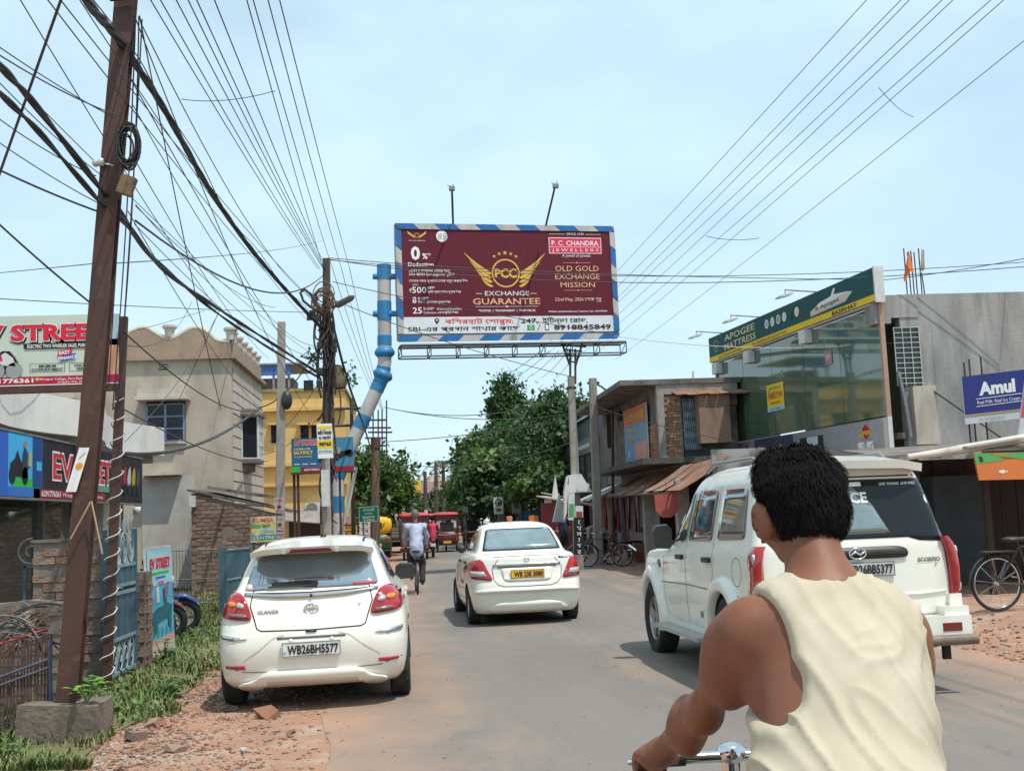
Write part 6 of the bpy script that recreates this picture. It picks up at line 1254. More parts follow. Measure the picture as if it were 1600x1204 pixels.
 def strip(s,pts,w,view,m,name,root,off=0.002,**k):  # a line of width w on the body
  pts=[Vector(p)for p in pts];q=[]
  d=[]
  for i in range(len(pts)-1):
   a,b=pts[i],pts[i+1];n=max(1,int((b-a).length/0.06))
   d+=[a+(b-a)*j/n for j in range(n)]
  d.append(pts[-1]);L,Rr=[],[]
  for i,p in enumerate(d):
   t=(d[min(i+1,len(d)-1)]-d[max(i-1,0)]).normalized();nn=Vector((-t.y,t.x))*w/2;L.append(p+nn);Rr.append(p-nn)
  V=[];F=[]
  for a in L+Rr:
   p,nn,dd=s.hit(a.x,a.y,view)
   if nn.dot(dd)>0:nn=-nn
   V.append(p+(nn-dd).normalized()*off)
  n=len(L)
  for i in range(n-1):
   f=(i,i+1,n+i+1,n+i)
   if(V[f[1]]-V[f[0]]).cross(V[f[2]]-V[f[0]]).dot(dd)>0:f=f[::-1]
   F.append(f)
  mb=k.get('mb')
  if mb is not None:mb.add(V,F,k.get('mi',0),True);return mb
  mb=MB();mb.add(V,F,0,True);return mb.build(name,m,root,True)
 def text(s,x,y,size,st,view,m,name,root,off=0.008,bold=0.0,width=None,align='c',flip=1,shear=0.0):
  V,F,w=text_geo(st,bold);sc=size/0.73;sx=sc if width is None else width/w
  x0=-(w*sx/2)if align=='c' else 0;P=[]
  for a,b in V:
   p,nn,d=s.hit(x+flip*(a*sx+x0+shear*b*sc),y+b*sc,view)
   if nn.dot(d)>0:nn=-nn
   P.append(p+nn*off)
  mb=MB();mb.add(P,F);return mb.build(name,m,root,True)
def wheel(root,x,y,z,r,w,side,rimr=None,spokes=5,rimmat=None):
 """tyre part with a rim under it; side is the outward direction in x"""
 rimr=rimr or r*0.64;c=Vector((x,y,z));a=Vector((side,0,0));b=MB();h=w/2
 b.lathe([(rimr,-h*.7),(r*.88,-h),(r*.97,-h*.85),(r,-h*.5),(r,h*.5),(r*.97,h*.85),(r*.88,h),(rimr,h*.75)],c,a,36,0,True,True)
 for j in range(40):  # tread blocks
  t=2*math.pi*j/40;p=Vector((0,math.cos(t),math.sin(t)))
  b.box(c+p*(r+.001)+a*(w*.22*(1 if j%2 else-1)),(w*.36,.022,.012),Matrix.Rotation(t-math.pi/2,3,'X'))
 t=b.build('wheel',rubber,root,True)
 b=MB();b.lathe([(rimr,h*.75),(rimr*.95,h*.55),(rimr*.93,-h*.4)],c,a,30)
 b.lathe([(0.001,h*.50),(rimr*.2,h*.5),(rimr*.22,h*.38)],c,a,16)
 b.lathe([(0.001,-h*.2),(rimr*.93,-h*.25)],c,a,24,1)
 for j in range(spokes):
  th=2*math.pi*j/spokes+.3;p=Vector((0,math.cos(th),math.sin(th)));q=Vector((0,-math.sin(th),math.cos(th)))
  b.prism([c+a*h*.3+p*rimr*.15-q*rimr*.14,c+a*h*.3+p*rimr*.15+q*rimr*.14,c+a*h*.5+p*rimr*.93+q*rimr*.2,c+a*h*.5+p*rimr*.93-q*rimr*.2],a*h*.18)
 rim=b.build('rim',[rimmat or alloy,under_dark],t,True);return t
def plate(root,c,w,h,st,m,ny=-1,tilt=0.0,sub=None):
 """number plate facing the rear at local point c"""
 u=Vector((w,0,0));v=Vector((0,math.sin(tilt)*h,math.cos(tilt)*h));o=Vector(c)-u/2-v/2
 b=MB();b.slab(o,u,v,(0,.014,0));p=b.build('number_plate',m,root,True)
 P=Panel(o,u,v)
 t=0.012
 for r in((0.01,.03,.99,.07),(.01,.93,.99,.97),(.01,.03,.018,.97),(.982,.03,.99,.97)):P.rect(*r,ink_black)
 P.text(.53,.2,.6,st,ink_black,bold=.03,width=.86)
 if sub:P.text(.05,.25,.12,sub,flat('blue',(.05,.12,.5)),bold=.02)
 P.build(p,'plate_border','lettering',True);return p
def emblem_ring(root,c,rx,rz,m=None,bull=False):
 b=MB();c=Vector(c);n=24
 def ring(cx,cz,ax,az,r):b.tube([c+Vector((cx+ax*math.cos(2*math.pi*i/n),0,cz+az*math.sin(2*math.pi*i/n)))for i in range(n+1)],r,6,caps=False)
 ring(0,0,rx,rz,rx*.11)
 if bull:ring(0,rz*.45,rx*.62,rz*.36,rx*.09);ring(0,0,rx*.3,rz*.9,rx*.09)
 return b.build('emblem',m or chrome,root,True)
def hatchback():
 g=PY(491,1000,10.25);root=thing('hatchback_car','white hatchback with black wiper and wide red lamps standing half on the red dirt shoulder','car',(g.x-.02,10.25,0),R(0.3))
 root.rotation_euler=(0,R(-0.6),R(0.3))
 K=[(.20,.20,3.80,.78,.22,.35),(.27,.08,3.90,.83,.24,.4),(.40,.025,3.97,.858,.25,.42),(.55,.0,3.99,.87,.26,.42),(.68,.02,3.97,.868,.26,.42),
 (.76,.05,3.92,.862,.25,.42),(.84,.085,3.8,.845,.24,.42),(.94,.12,3.5,.815,.24,.4),(1.0,.15,3.15,.785,.24,.3),(1.05,.19,2.95,.735,.22,.22),(1.12,.25,2.83,.70,.20,.2),
 (1.22,.33,2.62,.66,.18,.2),(1.32,.42,2.40,.615,.17,.2),(1.40,.50,2.18,.575,.17,.2),(1.45,.58,2.0,.53,.2,.2),(1.48,.72,1.85,.46,.22,.2),(1.505,.95,1.6,.34,.2,.2),(1.515,1.2,1.4,.15,.1,.1)]
 zs=[.20,.23,.27,.31,.36,.42,.48,.55,.61,.67,.72,.77,.82,.87,.92,.97,1.0,1.03,1.06,1.10,1.16,1.22,1.28,1.34,1.39,1.43,1.455,1.475,1.49,1.50,1.508,1.515]
 c=Car(K,zs,bow=.05,wheels=(.70,3.22));c.wz=.30
 c=Car(K,zs,bow=.05,wheels=(.70,3.22),arch=.345);c.wz=.30
 c.body(root)
 for y in(.70,3.22):
  for sx in(-1,1):wheel(root,sx*.765,y,.305,.305,.19,sx)
  # rear window, wiper, spoiler, chrome bar
 gl=c.patch([(-.605,1.06),(.605,1.06),(.585,1.14),(.525,1.33),(.42,1.365),(-.42,1.365),(-.525,1.33),(-.585,1.14)],'rear',car_rear_glass,'rear_window',root,round_=1,off=.006)
 c.patch([(-.60,1.065),(-.53,1.068),(-.54,1.115),(-.585,1.118)],'rear',flat('sticker_pink',(.75,.55,.5)),'window_sticker',gl,off=.012)
 c.patch([(.37,1.07),(.585,1.07),(.583,1.085),(.37,1.085)],'rear',ink_red,'window_sticker',gl,off=.012)
 b=MB()
 pts=[(-.565,.34,1.395),(-.45,.235,1.422),(-.2,.18,1.435),(.2,.18,1.435),(.45,.235,1.422),(.565,.34,1.395)]
 top=[(-.545,.66,1.425),(-.45,.70,1.455),(-.2,.72,1.486),(.2,.72,1.486),(.45,.70,1.455),(.545,.66,1.425)]
 V=[Vector(p)for p in pts]+[Vector(p)for p in top]+[Vector(p)+Vector((0,.03,-.05))for p in pts]+[Vector(p)+Vector((0,0,-.05))for p in top]
 F=[(i,i+1,i+7,i+6)for i in range(5)]+[(i+13,i+12,i+18,i+19)for i in range(5)]+[(i+1,i,i+12,i+13)for i in range(5)]+[(0,6,18,12),(11,5,17,23)]
 b.add(V,F,0,True);sp=b.build('roof_spoiler',car_white,root,True)
 sp.data.set_sharp_from_angle(angle=R(40))
 b=MB();b.prism([(-.20,.183,1.385),(.20,.183,1.385),(.17,.174,1.415),(-.17,.174,1.415)],(0,.03,0));b.build('brake_light',mat('lamp_dark_red',(.16,.012,.015),.25,coat=.5),sp,True)
 for sx in(-1,1):
  b=MB();b.box((sx*.24,.19,1.392),(.035,.03,.022));b.build('spoiler_bracket',chrome,sp,True)
 b=MB();p0=c.hit(.05,1.085,'rear')[0];p1=c.hit(-.36,1.10,'rear')[0];e=Vector((0,-.03,.01))
 b.prism([p0+e+Vector((0,0,-.03)),p0+e+Vector((.01,0,.028)),p0+e+Vector((-.09,-.005,.034)),p1+e+Vector((0,0,.012)),p1+e+Vector((0,0,-.012))],(0,.022,.004));b.build('wiper',black_plastic,root,True)
 b=MB();b.tube([c.hit(-.39,1.078,'rear')[0]+e,c.hit(.02,1.075,'rear')[0]+e],.009,6);b.build('wiper_blade',black_plastic,root,True)
 bar=c.patch([(-.60,1.045),(-.3,1.032),(0,1.026),(.3,1.032),(.60,1.045),(.60,1.022),(.3,.99),(0,.978),(-.3,.99),(-.60,1.022)],'rear',chrome,'chrome_strip',root,off=.018,bulge=.012)
 c.patch([(-.012,.982),(.012,.982),(.010,1.005),(-.010,1.005)],'rear',ink_black,'camera_eye',bar,off=.034)
 # tail lamps, wrapping to the flank
 for sx in(-1,1):
  P=[(.515,.80),(.785,.83),(.825,.90),(.815,.99),(.76,1.045),(.66,1.05),(.60,1.015),(.555,.93)]
  lp=c.patch([(sx*a,b_)for a,b_ in P],'rear',lamp_red,'tail_light',root,off=.022,round_=2,bulge=.02,grid=.03)
  c.patch([(sx*a,b_)for a,b_ in[(.588,.905),(.665,.915),(.655,.965),(.60,.955)]],'rear',lamp_clear,'reversing_lens',lp,off=.046,round_=1,grid=.03)
  c.patch([(sx*a,b_)for a,b_ in[(.67,.916),(.745,.925),(.735,.972),(.66,.966)]],'rear',lamp_amber if sx<0 or True else 0,'indicator_lens',lp,off=.046,round_=1,grid=.03)
  c.patch([(sx*a,b_)for a,b_ in[(.56,.825),(.72,.838),(.73,.872),(.572,.862)]],'rear',lamp_grey,'lower_lens',lp,off=.042,round_=1,grid=.03)
  side='left' if sx<0 else 'right'
  c.patch([(.37,.89),(.56,.93),(.52,.99),(.40,1.0)],side,lamp_red,'tail_light_wrap',lp,off=.012,round_=2)
  c.patch([(.565,.655),(.80,.70),(.86,.735),(.86,.70),(.78,.655),(.68,.638)]if sx>0 else[(-a,b_)for a,b_ in[(.565,.655),(.80,.70),(.86,.735),(.86,.70),(.78,.655),(.68,.638)]],'rear',chrome,'bumper_trim',root,off=.012,bulge=.006)
  c.patch([(sx*.585,.388),(sx*.76,.40),(sx*.765,.425),(sx*.59,.425)],'rear',lamp_red,'reflector',root,off=.012)
  # side glass, seams, mirror, handles
  c.patch([(.62,1.12),(1.05,1.07),(2.62,1.05),(2.45,1.13),(2.02,1.40),(1.1,1.415),(.78,1.33)],side,car_glass,'side_window',root,off=.005,round_=1)
  c.strip([(1.62,.36),(1.60,1.05),(1.55,1.42)],.012,side,seam_dark,'door_seam',root)
  c.strip([(.80,1.05),(.85,.75),(1.15,.38),(2.75,.36),(2.8,1.0)],.008,side,seam_dark,'door_seam',root)
  for yy in(1.02,1.9):
   b=MB();p=c.hit(yy,.92,side)[0];b.box(p+Vector((sx*.02,0,0)),(.03,.18,.03));b.build('door_handle',car_white,root,True)
  b=MB();p=c.hit(2.35,1.06,side)[0]+Vector((sx*.13,0,0));b.box(p+Vector((-sx*.08,0,-.03)),(.1,.05,.03));b.build('mirror_arm',black_plastic,root,True)
  b=MB();b.prism([p+Vector((x,-.05,z))for x,z in((-.11,-.05),(-.08,-.075),(.06,-.07),(.11,-.03),(.115,.04),(.08,.085),(-.05,.09),(-.10,.06))],(0,.11,.01));b.build('wing_mirror',black_plastic,root,True)
  b=MB();b.lathe([(0.001,0),(.018,0),(.02,.008),(.001,.012)],c.hit(sx*.18,.62,'rear')[0]+Vector((0,.004,0)),(0,-1,0),10);b.build('parking_sensor',car_white,root,True)
  b=MB();b.lathe([(0.001,0),(.018,0),(.02,.008),(.001,.012)],c.hit(sx*.62,.66,'rear')[0]+Vector((0,.004,0)),(0,-1,0),10);b.build('parking_sensor',car_white,root,True)
  c.strip([(sx*.52,1.06),(sx*.545,.93),(sx*.50,.80),(sx*.48,.735),(sx*.44,.715),(0,.705)],.011,'rear',seam_dark,'tailgate_seam',root)
  c.strip([(sx*.86,.44),(sx*.60,.365),(sx*.36,.355)],.010,'rear',mat('seam_soft',(.22,.21,.19),.6),'bumper_seam',root)
  c.strip([(sx*.24,.67),(sx*.33,.65),(sx*.46,.55),(sx*.60,.46)],.010,'rear',mat('crease_pale',(.46,.44,.39),.5),'bumper_crease',root)
 c.patch([(-.05,.70),(.05,.70),(.042,.685),(-.042,.685)],'rear',black_plastic,'tailgate_handle',root,off=.012)
 c.patch([(-.68,.26),(-.62,.20),(-.46,.205),(-.40,.265),(.40,.265),(.46,.205),(.62,.20),(.68,.26),(.52,.285),(.44,.345),(.38,.365),(-.38,.365),(-.44,.345),(-.52,.285)],'rear',car_white,'bumper_skirt',root,off=.035,round_=1,bulge=.01)
 c.patch([(-.30,.655),(.30,.655),(.30,.635),(-.30,.635)],'rear',mat('recess_grey',(.12,.11,.1),.6),'plate_recess',root,off=.004)
 pc=c.hit(0,.545,'rear')[0];plate(root,pc+Vector((0,-.022,0)),.52,.13,'WB26BH5577',plate_white,sub='IND')
 e=c.hit(0,.885,'rear')[0];emblem_ring(root,e+Vector((0,-.012,0)),.062,.042,bull=True)
 c.text(-.385,.86,.028,'GLANZA','rear',mat('badge_grey',(.25,.22,.2),.3,metal=.8),'badge',root,bold=.03,width=.19,shear=.2)
 c.text(.425,.885,.032,'V','rear',mat('badge_grey',(.25,.22,.2),.3,metal=.8),'badge',root,shear=.3)
 b=MB();b.lathe([(.03,0),(.028,.03),(.001,.035)],(0.06,.98,1.505),(0,0,1),10);b.tube([(.06,1.0,1.53),(.06,.90,1.62)],.006,6);b.build('roof_antenna',black_plastic,root,True)
 for sx in(-1,1):c.strip([(sx*.46,.62),(sx*.47,1.9)],.02,'top',seam_dark,'roof_channel',root,off=.004)
 c.patch([(-.5,2.2),(.5,2.2),(.62,2.85),(-.62,2.85)],'top',car_glass,'windscreen',root,off=.004)
 for sx in(-1,1):c.patch([(sx*.5,.62),(sx*.78,.66),(sx*.74,.82),(sx*.52,.76)],'front',lamp_clear,'headlight',root,off=.01)
 b=MB();b.bbox((-.7,.35,.2),(.7,3.6,.3));b.build('underbody',under_dark,root,True)
 return root
hatchback()
def taxi():
 g=PY(822,930,16.6);root=thing('taxi_car','white saloon taxi with yellow number plate driving in the middle of the road','car',(g.x+.04,16.6,0),R(2.6))
 K=[(.20,.20,3.80,.76,.22,.35),(.27,.10,3.9,.80,.24,.4),(.40,.04,3.97,.828,.25,.42),(.55,.0,3.99,.845,.26,.42),(.66,.015,3.98,.845,.26,.42),(.74,.045,3.93,.838,.24,.42),(.84,.06,3.80,.826,.22,.42),
 (.93,.07,3.6,.805,.22,.4),(1.0,.075,3.2,.775,.22,.3),(1.045,.12,3.02,.745,.2,.25),(1.07,.42,2.95,.71,.18,.22),(1.10,.52,2.9,.69,.18,.2),(1.2,.62,2.7,.655,.16,.2),(1.3,.74,2.5,.615,.16,.2),
 (1.4,.88,2.28,.57,.16,.2),(1.46,1.0,2.1,.52,.2,.2),(1.50,1.15,1.92,.44,.2,.2),(1.525,1.35,1.75,.32,.2,.2),(1.535,1.5,1.6,.14,.1,.1)]
 zs=[.20,.23,.27,.32,.38,.45,.52,.58,.64,.70,.75,.80,.86,.92,.97,1.0,1.025,1.045,1.058,1.07,1.085,1.10,1.15,1.2,1.26,1.32,1.38,1.42,1.46,1.485,1.505,1.52,1.53,1.535]
 c=Car(K,zs,bow=.06,wheels=(.80,3.23),arch=.335);c.wz=.30
 c.body(root,hw=.83)
 for y in(.80,3.23):
  for sx in(-1,1):wheel(root,sx*.745,y,.30,.30,.185,sx)
 c.patch([(-.60,1.105),(.60,1.105),(.575,1.2),(.51,1.40),(.46,1.43),(-.46,1.43),(-.51,1.40),(-.575,1.2)],'rear',black_plastic,'window_seal',root,off=.004)
 c.patch([(-.57,1.125),(.57,1.125),(.545,1.2),(.485,1.39),(.44,1.41),(-.44,1.41),(-.485,1.39),(-.545,1.2)],'rear',taxi_glass,'rear_window',root,off=.009)
 c.patch([(-.50,.90),(.50,.90),(.50,.93),(-.50,.93)],'rear',chrome,'chrome_strip',root,off=.02,bulge=.008)
 for sx in(-1,1):
  side='left' if sx<0 else 'right'
  P=[(.50,.69),(.825,.72),(.835,.80),(.80,.95),(.72,1.0),(.655,1.0),(.58,.83)]
  lp=c.patch([(sx*a,b_)for a,b_ in P],'rear',lamp_red,'tail_light',root,off=.02,round_=1,bulge=.015,grid=.03)
  c.patch([(sx*a,b_)for a,b_ in[(.595,.745),(.80,.76),(.815,.80),(.80,.835),(.645,.825)]],'rear',lamp_clear,'clear_lens',lp,off=.041,depth=.03,grid=.03)
  c.patch([(.30,.73),(.42,.76),(.42,.88),(.32,.92)],side,lamp_red,'tail_light_wrap',lp,off=.014,round_=1)
  c.patch([(.95,1.10),(2.70,1.08),(2.5,1.18),(2.12,1.42),(1.35,1.44),(1.05,1.30)],side,car_glass,'side_window',root,off=.005)
  c.strip([(1.85,1.08),(1.80,1.45)],.05,side,black_plastic,'window_pillar',root,off=.008)
  c.strip([(1.85,.36),(1.85,1.08)],.010,side,seam_dark,'door_seam',root)
  c.strip([(1.03,1.08),(.98,.8),(1.2,.38),(2.85,.36),(2.88,1.0)],.008,side,seam_dark,'door_seam',root)
  c.patch([(1.25,.60),(1.75,.60),(1.75,.66),(1.25,.66)],side,mat('worn_gold',(.28,.18,.08),.6),'door_sticker',root)
  for yy in(1.25,2.08):
   b=MB();p=c.hit(yy,.93,side)[0];b.box(p+Vector((sx*.015,0,0)),(.03,.16,.035));b.build('door_handle',black_plastic,root,True)
  b=MB();p=c.hit(2.42,1.07,side)[0]+Vector((sx*.12,0,.03));b.ell(p+Vector((-sx*.05,.05,0)),(.075,.06,.065),12,8);b.build('wing_mirror',black_plastic,root,True)
  c.strip([(sx*.42,1.0),(sx*.52,.86),(sx*.50,.70),(sx*.44,.63),(sx*.35,.60),(0,.595)],.010,'rear',seam_dark,'boot_seam',root)
  c.strip([(sx*.5,1.03),(0,1.035)],.012,'rear',mat('seam_soft',(.22,.21,.19),.6),'boot_lip',root)
 c.patch([(-.40,.875),(.40,.875),(.36,.70),(.30,.665),(-.30,.665),(-.36,.70)],'rear',car_white,'plate_surround',root,off=.008,round_=1)
 c.patch([(-.44,.89),(.44,.89),(.43,.87),(-.43,.87)],'rear',mat('recess_grey',(.12,.11,.1),.6),'plate_recess',root,off=.012)
 c.patch([(-.62,.27),(-.5,.215),(.5,.215),(.62,.27),(.48,.36),(.30,.385),(-.30,.385),(-.48,.36)],'rear',car_white,'bumper_diffuser',root,off=.028,round_=1,bulge=.015)
 c.patch([(-.80,.50),(-.5,.52),(.5,.52),(.80,.50),(.76,.56),(.5,.575),(-.5,.575),(-.76,.56)],'rear',car_white,'bumper_ridge',root,off=.02,round_=1,bulge=.02)
 pc=c.hit(0,.775,'rear')[0];plate(root,pc+Vector((0,-.03,0)),.50,.12,'WB 23E 3080',plate_yellow)
 emblem_ring(root,c.hit(0,.985,'rear')[0]+Vector((0,-.01,0)),.035,.035,mat('badge_grey',(.25,.22,.2),.3,metal=.8))
 c.patch([(.48,.985),(.66,.985),(.66,1.015),(.48,1.015)],'rear',black_plastic,'badge_plate',root)
 c.text(.57,.993,.016,'TOUR S','rear',ink_white,'badge',root,off=.012,bold=.02,width=.14)
 b=MB();b.lathe([(.04,0),(.055,.07),(.03,.09)],(-.05,1.5,1.53),(0,0,1),12);b.build('roof_ornament',mat('terracotta',(.35,.12,.05),.6),root,True)
 c.patch([(-.5,2.3),(.5,2.3),(.62,2.9),(-.62,2.9)],'top',car_glass,'windscreen',root,off=.004)
 for sx in(-1,1):c.patch([(sx*.5,.62),(sx*.78,.66),(sx*.74,.82),(sx*.52,.76)],'front',lamp_clear,'headlight',root,off=.01)
 b=MB();b.bbox((-.7,.35,.2),(.7,3.6,.3));b.build('underbody',under_dark,root,True)
taxi()
def suv():
 g=PY(1195,900,9.7);root=thing('suv_car','tall white police off-road car with spoiler and roof rails, partly hidden by the rider','car',(g.x+.70,9.35,0),R(2.6));root.scale=(1.0,1.0,1.065)
 K=[(.36,.25,4.15,.80,.12,.3),(.44,.08,4.3,.86,.12,.3),(.55,.02,4.38,.88,.12,.3),(.70,.0,4.40,.89,.12,.32),(.85,.0,4.38,.893,.12,.32),(1.0,.005,4.32,.893,.12,.32),(1.08,.01,4.15,.89,.12,.3),(1.14,.015,3.55,.885,.12,.25),
 (1.18,.02,3.10,.875,.12,.2),(1.25,.04,2.98,.855,.12,.2),(1.4,.085,2.80,.825,.12,.2),(1.6,.15,2.55,.78,.12,.2),(1.74,.20,2.38,.745,.12,.2),(1.82,.24,2.2,.70,.14,.2),(1.87,.32,2.0,.62,.16,.2),(1.90,.5,1.8,.5,.2,.2),(1.915,.8,1.5,.2,.1,.1)]
 zs=[.36,.40,.44,.49,.55,.62,.70,.78,.85,.92,1.0,1.05,1.09,1.12,1.15,1.18,1.21,1.26,1.33,1.4,1.48,1.56,1.64,1.7,1.75,1.79,1.82,1.845,1.87,1.89,1.905,1.915]
 c=Car(K,zs,bow=.03,taper_f=.10,taper_r=.0,wheels=(.92,3.60),arch=.44);c.wz=.385
 c.body(root,hw=.89)
 for y in(.92,3.60):
  for sx in(-1,1):wheel(root,sx*.775,y,.387,.387,.235,sx,rimr=.235,spokes=5)
  # rear glass reaching round to the flank, spoiler
 gl=c.patch([(-.80,1.245),(.50,1.245),(.60,1.215),(.845,1.20),(.79,1.50),(.74,1.72),(-.74,1.72),(-.79,1.5)],'rear',suv_glass,'rear_window',root,off=.006,grid=.06)
 c.patch([(-.55,1.28),(.34,1.28),(.22,1.52),(.06,1.68),(-.55,1.68)],'rear',mat('painted_reflection',(.30,.36,.36),.07,metal=.6,col2=(.2,.25,.26),vs=3),'painted_reflection',gl,off=.010,grid=.06)  # paler patch: a reflection painted onto the dark rear glass
 c.text(-.02,1.53,.085,'POLICE','rear',ink_white,'lettering',gl,off=.016,bold=.035,width=.42)
 c.text(.50,1.665,.022,'LIVE YOUNG  LIVE FREE','rear',ink_white,'lettering',gl,off=.014,bold=.02,width=.34)
 c.patch([(-.16,1.665),(.16,1.665),(.16,1.70),(-.16,1.70)],'rear',ink_white,'window_sticker',gl,off=.014)
 b=MB()
 lo=[(-.72,.12,1.80),(-.5,.03,1.83),(0,.0,1.84),(.5,.03,1.83),(.72,.12,1.80)];up=[(-.70,.55,1.88),(-.5,.6,1.925),(0,.62,1.945),(.5,.6,1.925),(.70,.55,1.88)]
 V=[Vector(p)+Vector((0,0,.035))for p in lo]+[Vector(p)for p in up]+[Vector(p)+Vector((0,.02,-.03))for p in lo]+[Vector(p)+Vector((0,0,-.08))for p in up]
 F=[(i,i+1,i+6,i+5)for i in range(4)]+[(i+11,i+10,i+15,i+16)for i in range(4)]+[(i+1,i,i+10,i+11)for i in range(4)]+[(0,5,15,10),(9,4,14,19)]
 b.add(V,F,0,True);sp=b.build('roof_spoiler',car_white,root,True);sp.data.set_sharp_from_angle(angle=R(35))
 c.strip([(-.74,1.745),(.74,1.745)],.012,'rear',seam_dark,'tailgate_seam',root)
 # chrome and black strip, plate, badges
 st=c.patch([(-.62,1.085),(.44,1.085),(.47,1.11),(.46,1.155),(.38,1.18),(-.55,1.18),(-.62,1.15)],'rear',black_plastic,'tailgate_strip',root,off=.022,round_=1,bulge=.01)
 b=MB();e=c.hit(0,1.132,'rear')[0]+Vector((0,-.04,0));n=24
 b.tube([e+Vector((.075*math.cos(2*math.pi*i/n),0,.042*math.sin(2*math.pi*i/n)))for i in range(n+1)],.007,6,caps=False)
 b.tube([e+Vector((-.065,0,-.01)),e+Vector((-.02,-.005,.012)),e+Vector((.02,-.005,-.01)),e+Vector((.065,0,.012))],.009,6);b.build('emblem',chrome,st,True)
 pc=c.hit(0,1.005,'rear')[0];plate(root,pc+Vector((.08,-.022,0)),.50,.12,'WB26BB5377',mat('plate_grey',(.5,.5,.47),.5))
 bg_=mat('badge_grey',(.25,.22,.2),.3,metal=.8)
 c.text(.66,1.045,.032,'SCORPIO','rear',bg_,'badge',root,bold=.04,width=.21);c.text(.72,1.01,.018,'S5','rear',bg_,'badge',root,bold=.03)
 c.text(.62,.615,.022,'mHAWK','rear',bg_,'badge',root,bold=.03,width=.13,shear=.2)
 c.strip([(.82,1.19),(.84,.95),(.835,.62),(.80,.55),(.70,.50),(-.70,.50),(-.80,.55),(-.835,.62),(-.82,1.19)],.012,'rear',seam_dark,'tailgate_seam',root)
 c.patch([(-.60,.80),(.55,.80),(.80,.815),(.80,.80),(.55,.785),(-.60,.785)],'rear',car_white,'tailgate_crease',root,off=.014)
 for sx in(-1,1):
  side='left' if sx<0 else 'right'
  b=MB()  # tall lamp column at the corner
  prof=[(.78,0),(.86,.06),(1.0,.075),(1.10,.06),(1.19,.04),(1.24,0)]if sx>0 else[(.70,0),(.75,.05),(.83,.07),(.92,.045),(.97,.035),(1.02,.05),(1.10,.075),(1.18,.05),(1.22,0)]
  V=[];m=8
  for z,d in prof:
   x0=c.hit(.1,z,side)[0].x;ya=c.hit(sx*.86,z,'rear')[0].y
   arc=[(x0-sx*.05,-.012),(x0-sx*.02,-.02-d*.5),(x0+sx*(.012+d*.25),-.012-d*.3),(x0+sx*(.02+d*.3),.05),(x0+sx*(.018+d*.25),.14),(x0+sx*.006,.19),(x0-sx*.02,.20),(x0-sx*.05,.1)]
   V+=[(x,y+.02,z)for x,y in arc]
  F=[(i*m+j,i*m+(j+1)%m,(i+1)*m+(j+1)%m,(i+1)*m+j)for i in range(len(prof)-1)for j in range(m)]
  if sx<0:F=[f[::-1]for f in F]
  b.add(V,F,0,True);b.add(V[:m],[tuple(range(m))[::-1 if sx>0 else 1]]);b.add(V[-m:],[tuple(range(m))[::1 if sx>0 else-1]])
  lp=b.build('tail_light',lamp_red,root,True)
  for z in(.84,1.12):
   b=MB();x0=c.hit(.1,z,side)[0].x;b.ell((x0+sx*.028,.02,z),(.018,.03,.045),10,6);b.build('clear_lens',lamp_clear,lp,True)
   # flank: windows, pillars, doors
  W_=[[(.35,1.27),(1.13,1.25),(1.10,1.69),(.42,1.69)],[(1.28,1.24),(2.08,1.23),(2.02,1.695),(1.25,1.695)],[(2.16,1.22),(2.92,1.21),(2.80,1.33),(2.46,1.66),(2.11,1.69)]]
  for w in W_:c.patch(w,side,car_glass,'side_window',root,off=.006,round_=1,grid=.08)
  c.strip([(1.92,1.24),(1.90,1.68)],.03,side,black_plastic,'window_divider',root,off=.010)
  for p in([(1.20,1.73),(1.22,.95),(1.34,.74),(1.36,.46)],[(2.11,1.72),(2.13,.46)],[(2.98,1.18),(3.02,.70),(2.95,.48)]):c.strip(p,.010,side,mat('seam_soft',(.22,.21,.19),.6),'door_seam',root)
  c.strip([(.5,.80),(2.0,.82),(3.1,.80)],.012,side,mat('seam_soft',(.22,.21,.19),.6),'flank_crease',root)
  for yy in(1.36,2.28):
   b=MB();p=c.hit(yy,1.075,side)[0];b.box(p+Vector((sx*.02,0,0)),(.035,.20,.045));b.build('door_handle',black_plastic,root,True)
  c.patch([(1.46,.54),(1.70,.54),(1.70,.60),(1.46,.60)],side,mat('badge_grey',(.25,.22,.2),.3,metal=.8),'door_badge',root)
  c.patch([(3.12,.93),(3.28,.95),(3.30,1.02),(3.16,1.03)],side,mat('grille_grey',(.12,.12,.12),.4),'side_vent',root,round_=1)
  c.patch([(2.82,.985),(2.98,.985),(2.98,1.01),(2.82,1.01)],side,flat('pink',(.8,.4,.42)),'door_sticker',root)
  c.strip([(.52+.13*math.cos(a/12*2*math.pi),1.0+.12*math.sin(a/12*2*math.pi))for a in range(13)],.008,side,mat('seam_soft',(.22,.21,.19),.6),'fuel_flap',root)
  for wy in(.92,3.60):  # flared wheel arches
   b=MB();n=18;V=[];F=[];a0,a1=R(-14),R(194);y_in=lambda a,r:(wy+r*math.cos(a),.387+r*math.sin(a))
   for i in range(n+1):
    a=a0+(a1-a0)*i/n
    for r,dx in((.435,-.02),(.435,.05),(.46,.068),(.52,.062),(.56,.03),(.575,-.02)):
     y,z=y_in(a,r);xb=abs(c.hit(min(max(y,.2),4.2),max(z,.5),side)[0].x);V.append((sx*(xb+dx),y,max(z,.30)))
   for i in range(n):
    for j in range(5):F.append((i*6+j,(i+1)*6+j,(i+1)*6+j+1,i*6+j+1)if sx>0 else(i*6+j,i*6+j+1,(i+1)*6+j+1,(i+1)*6+j))
   b.add(V,F,0,True);b.build('wheel_arch',car_white,root,True)
  b=MB();b.slab((sx*.84,1.35,.355),(sx*.20,0,0),(0,1.65,0),(0,0,.035));b.build('side_step',mat('step_grey',(.42,.42,.40),.5,metal=.3),root,True)
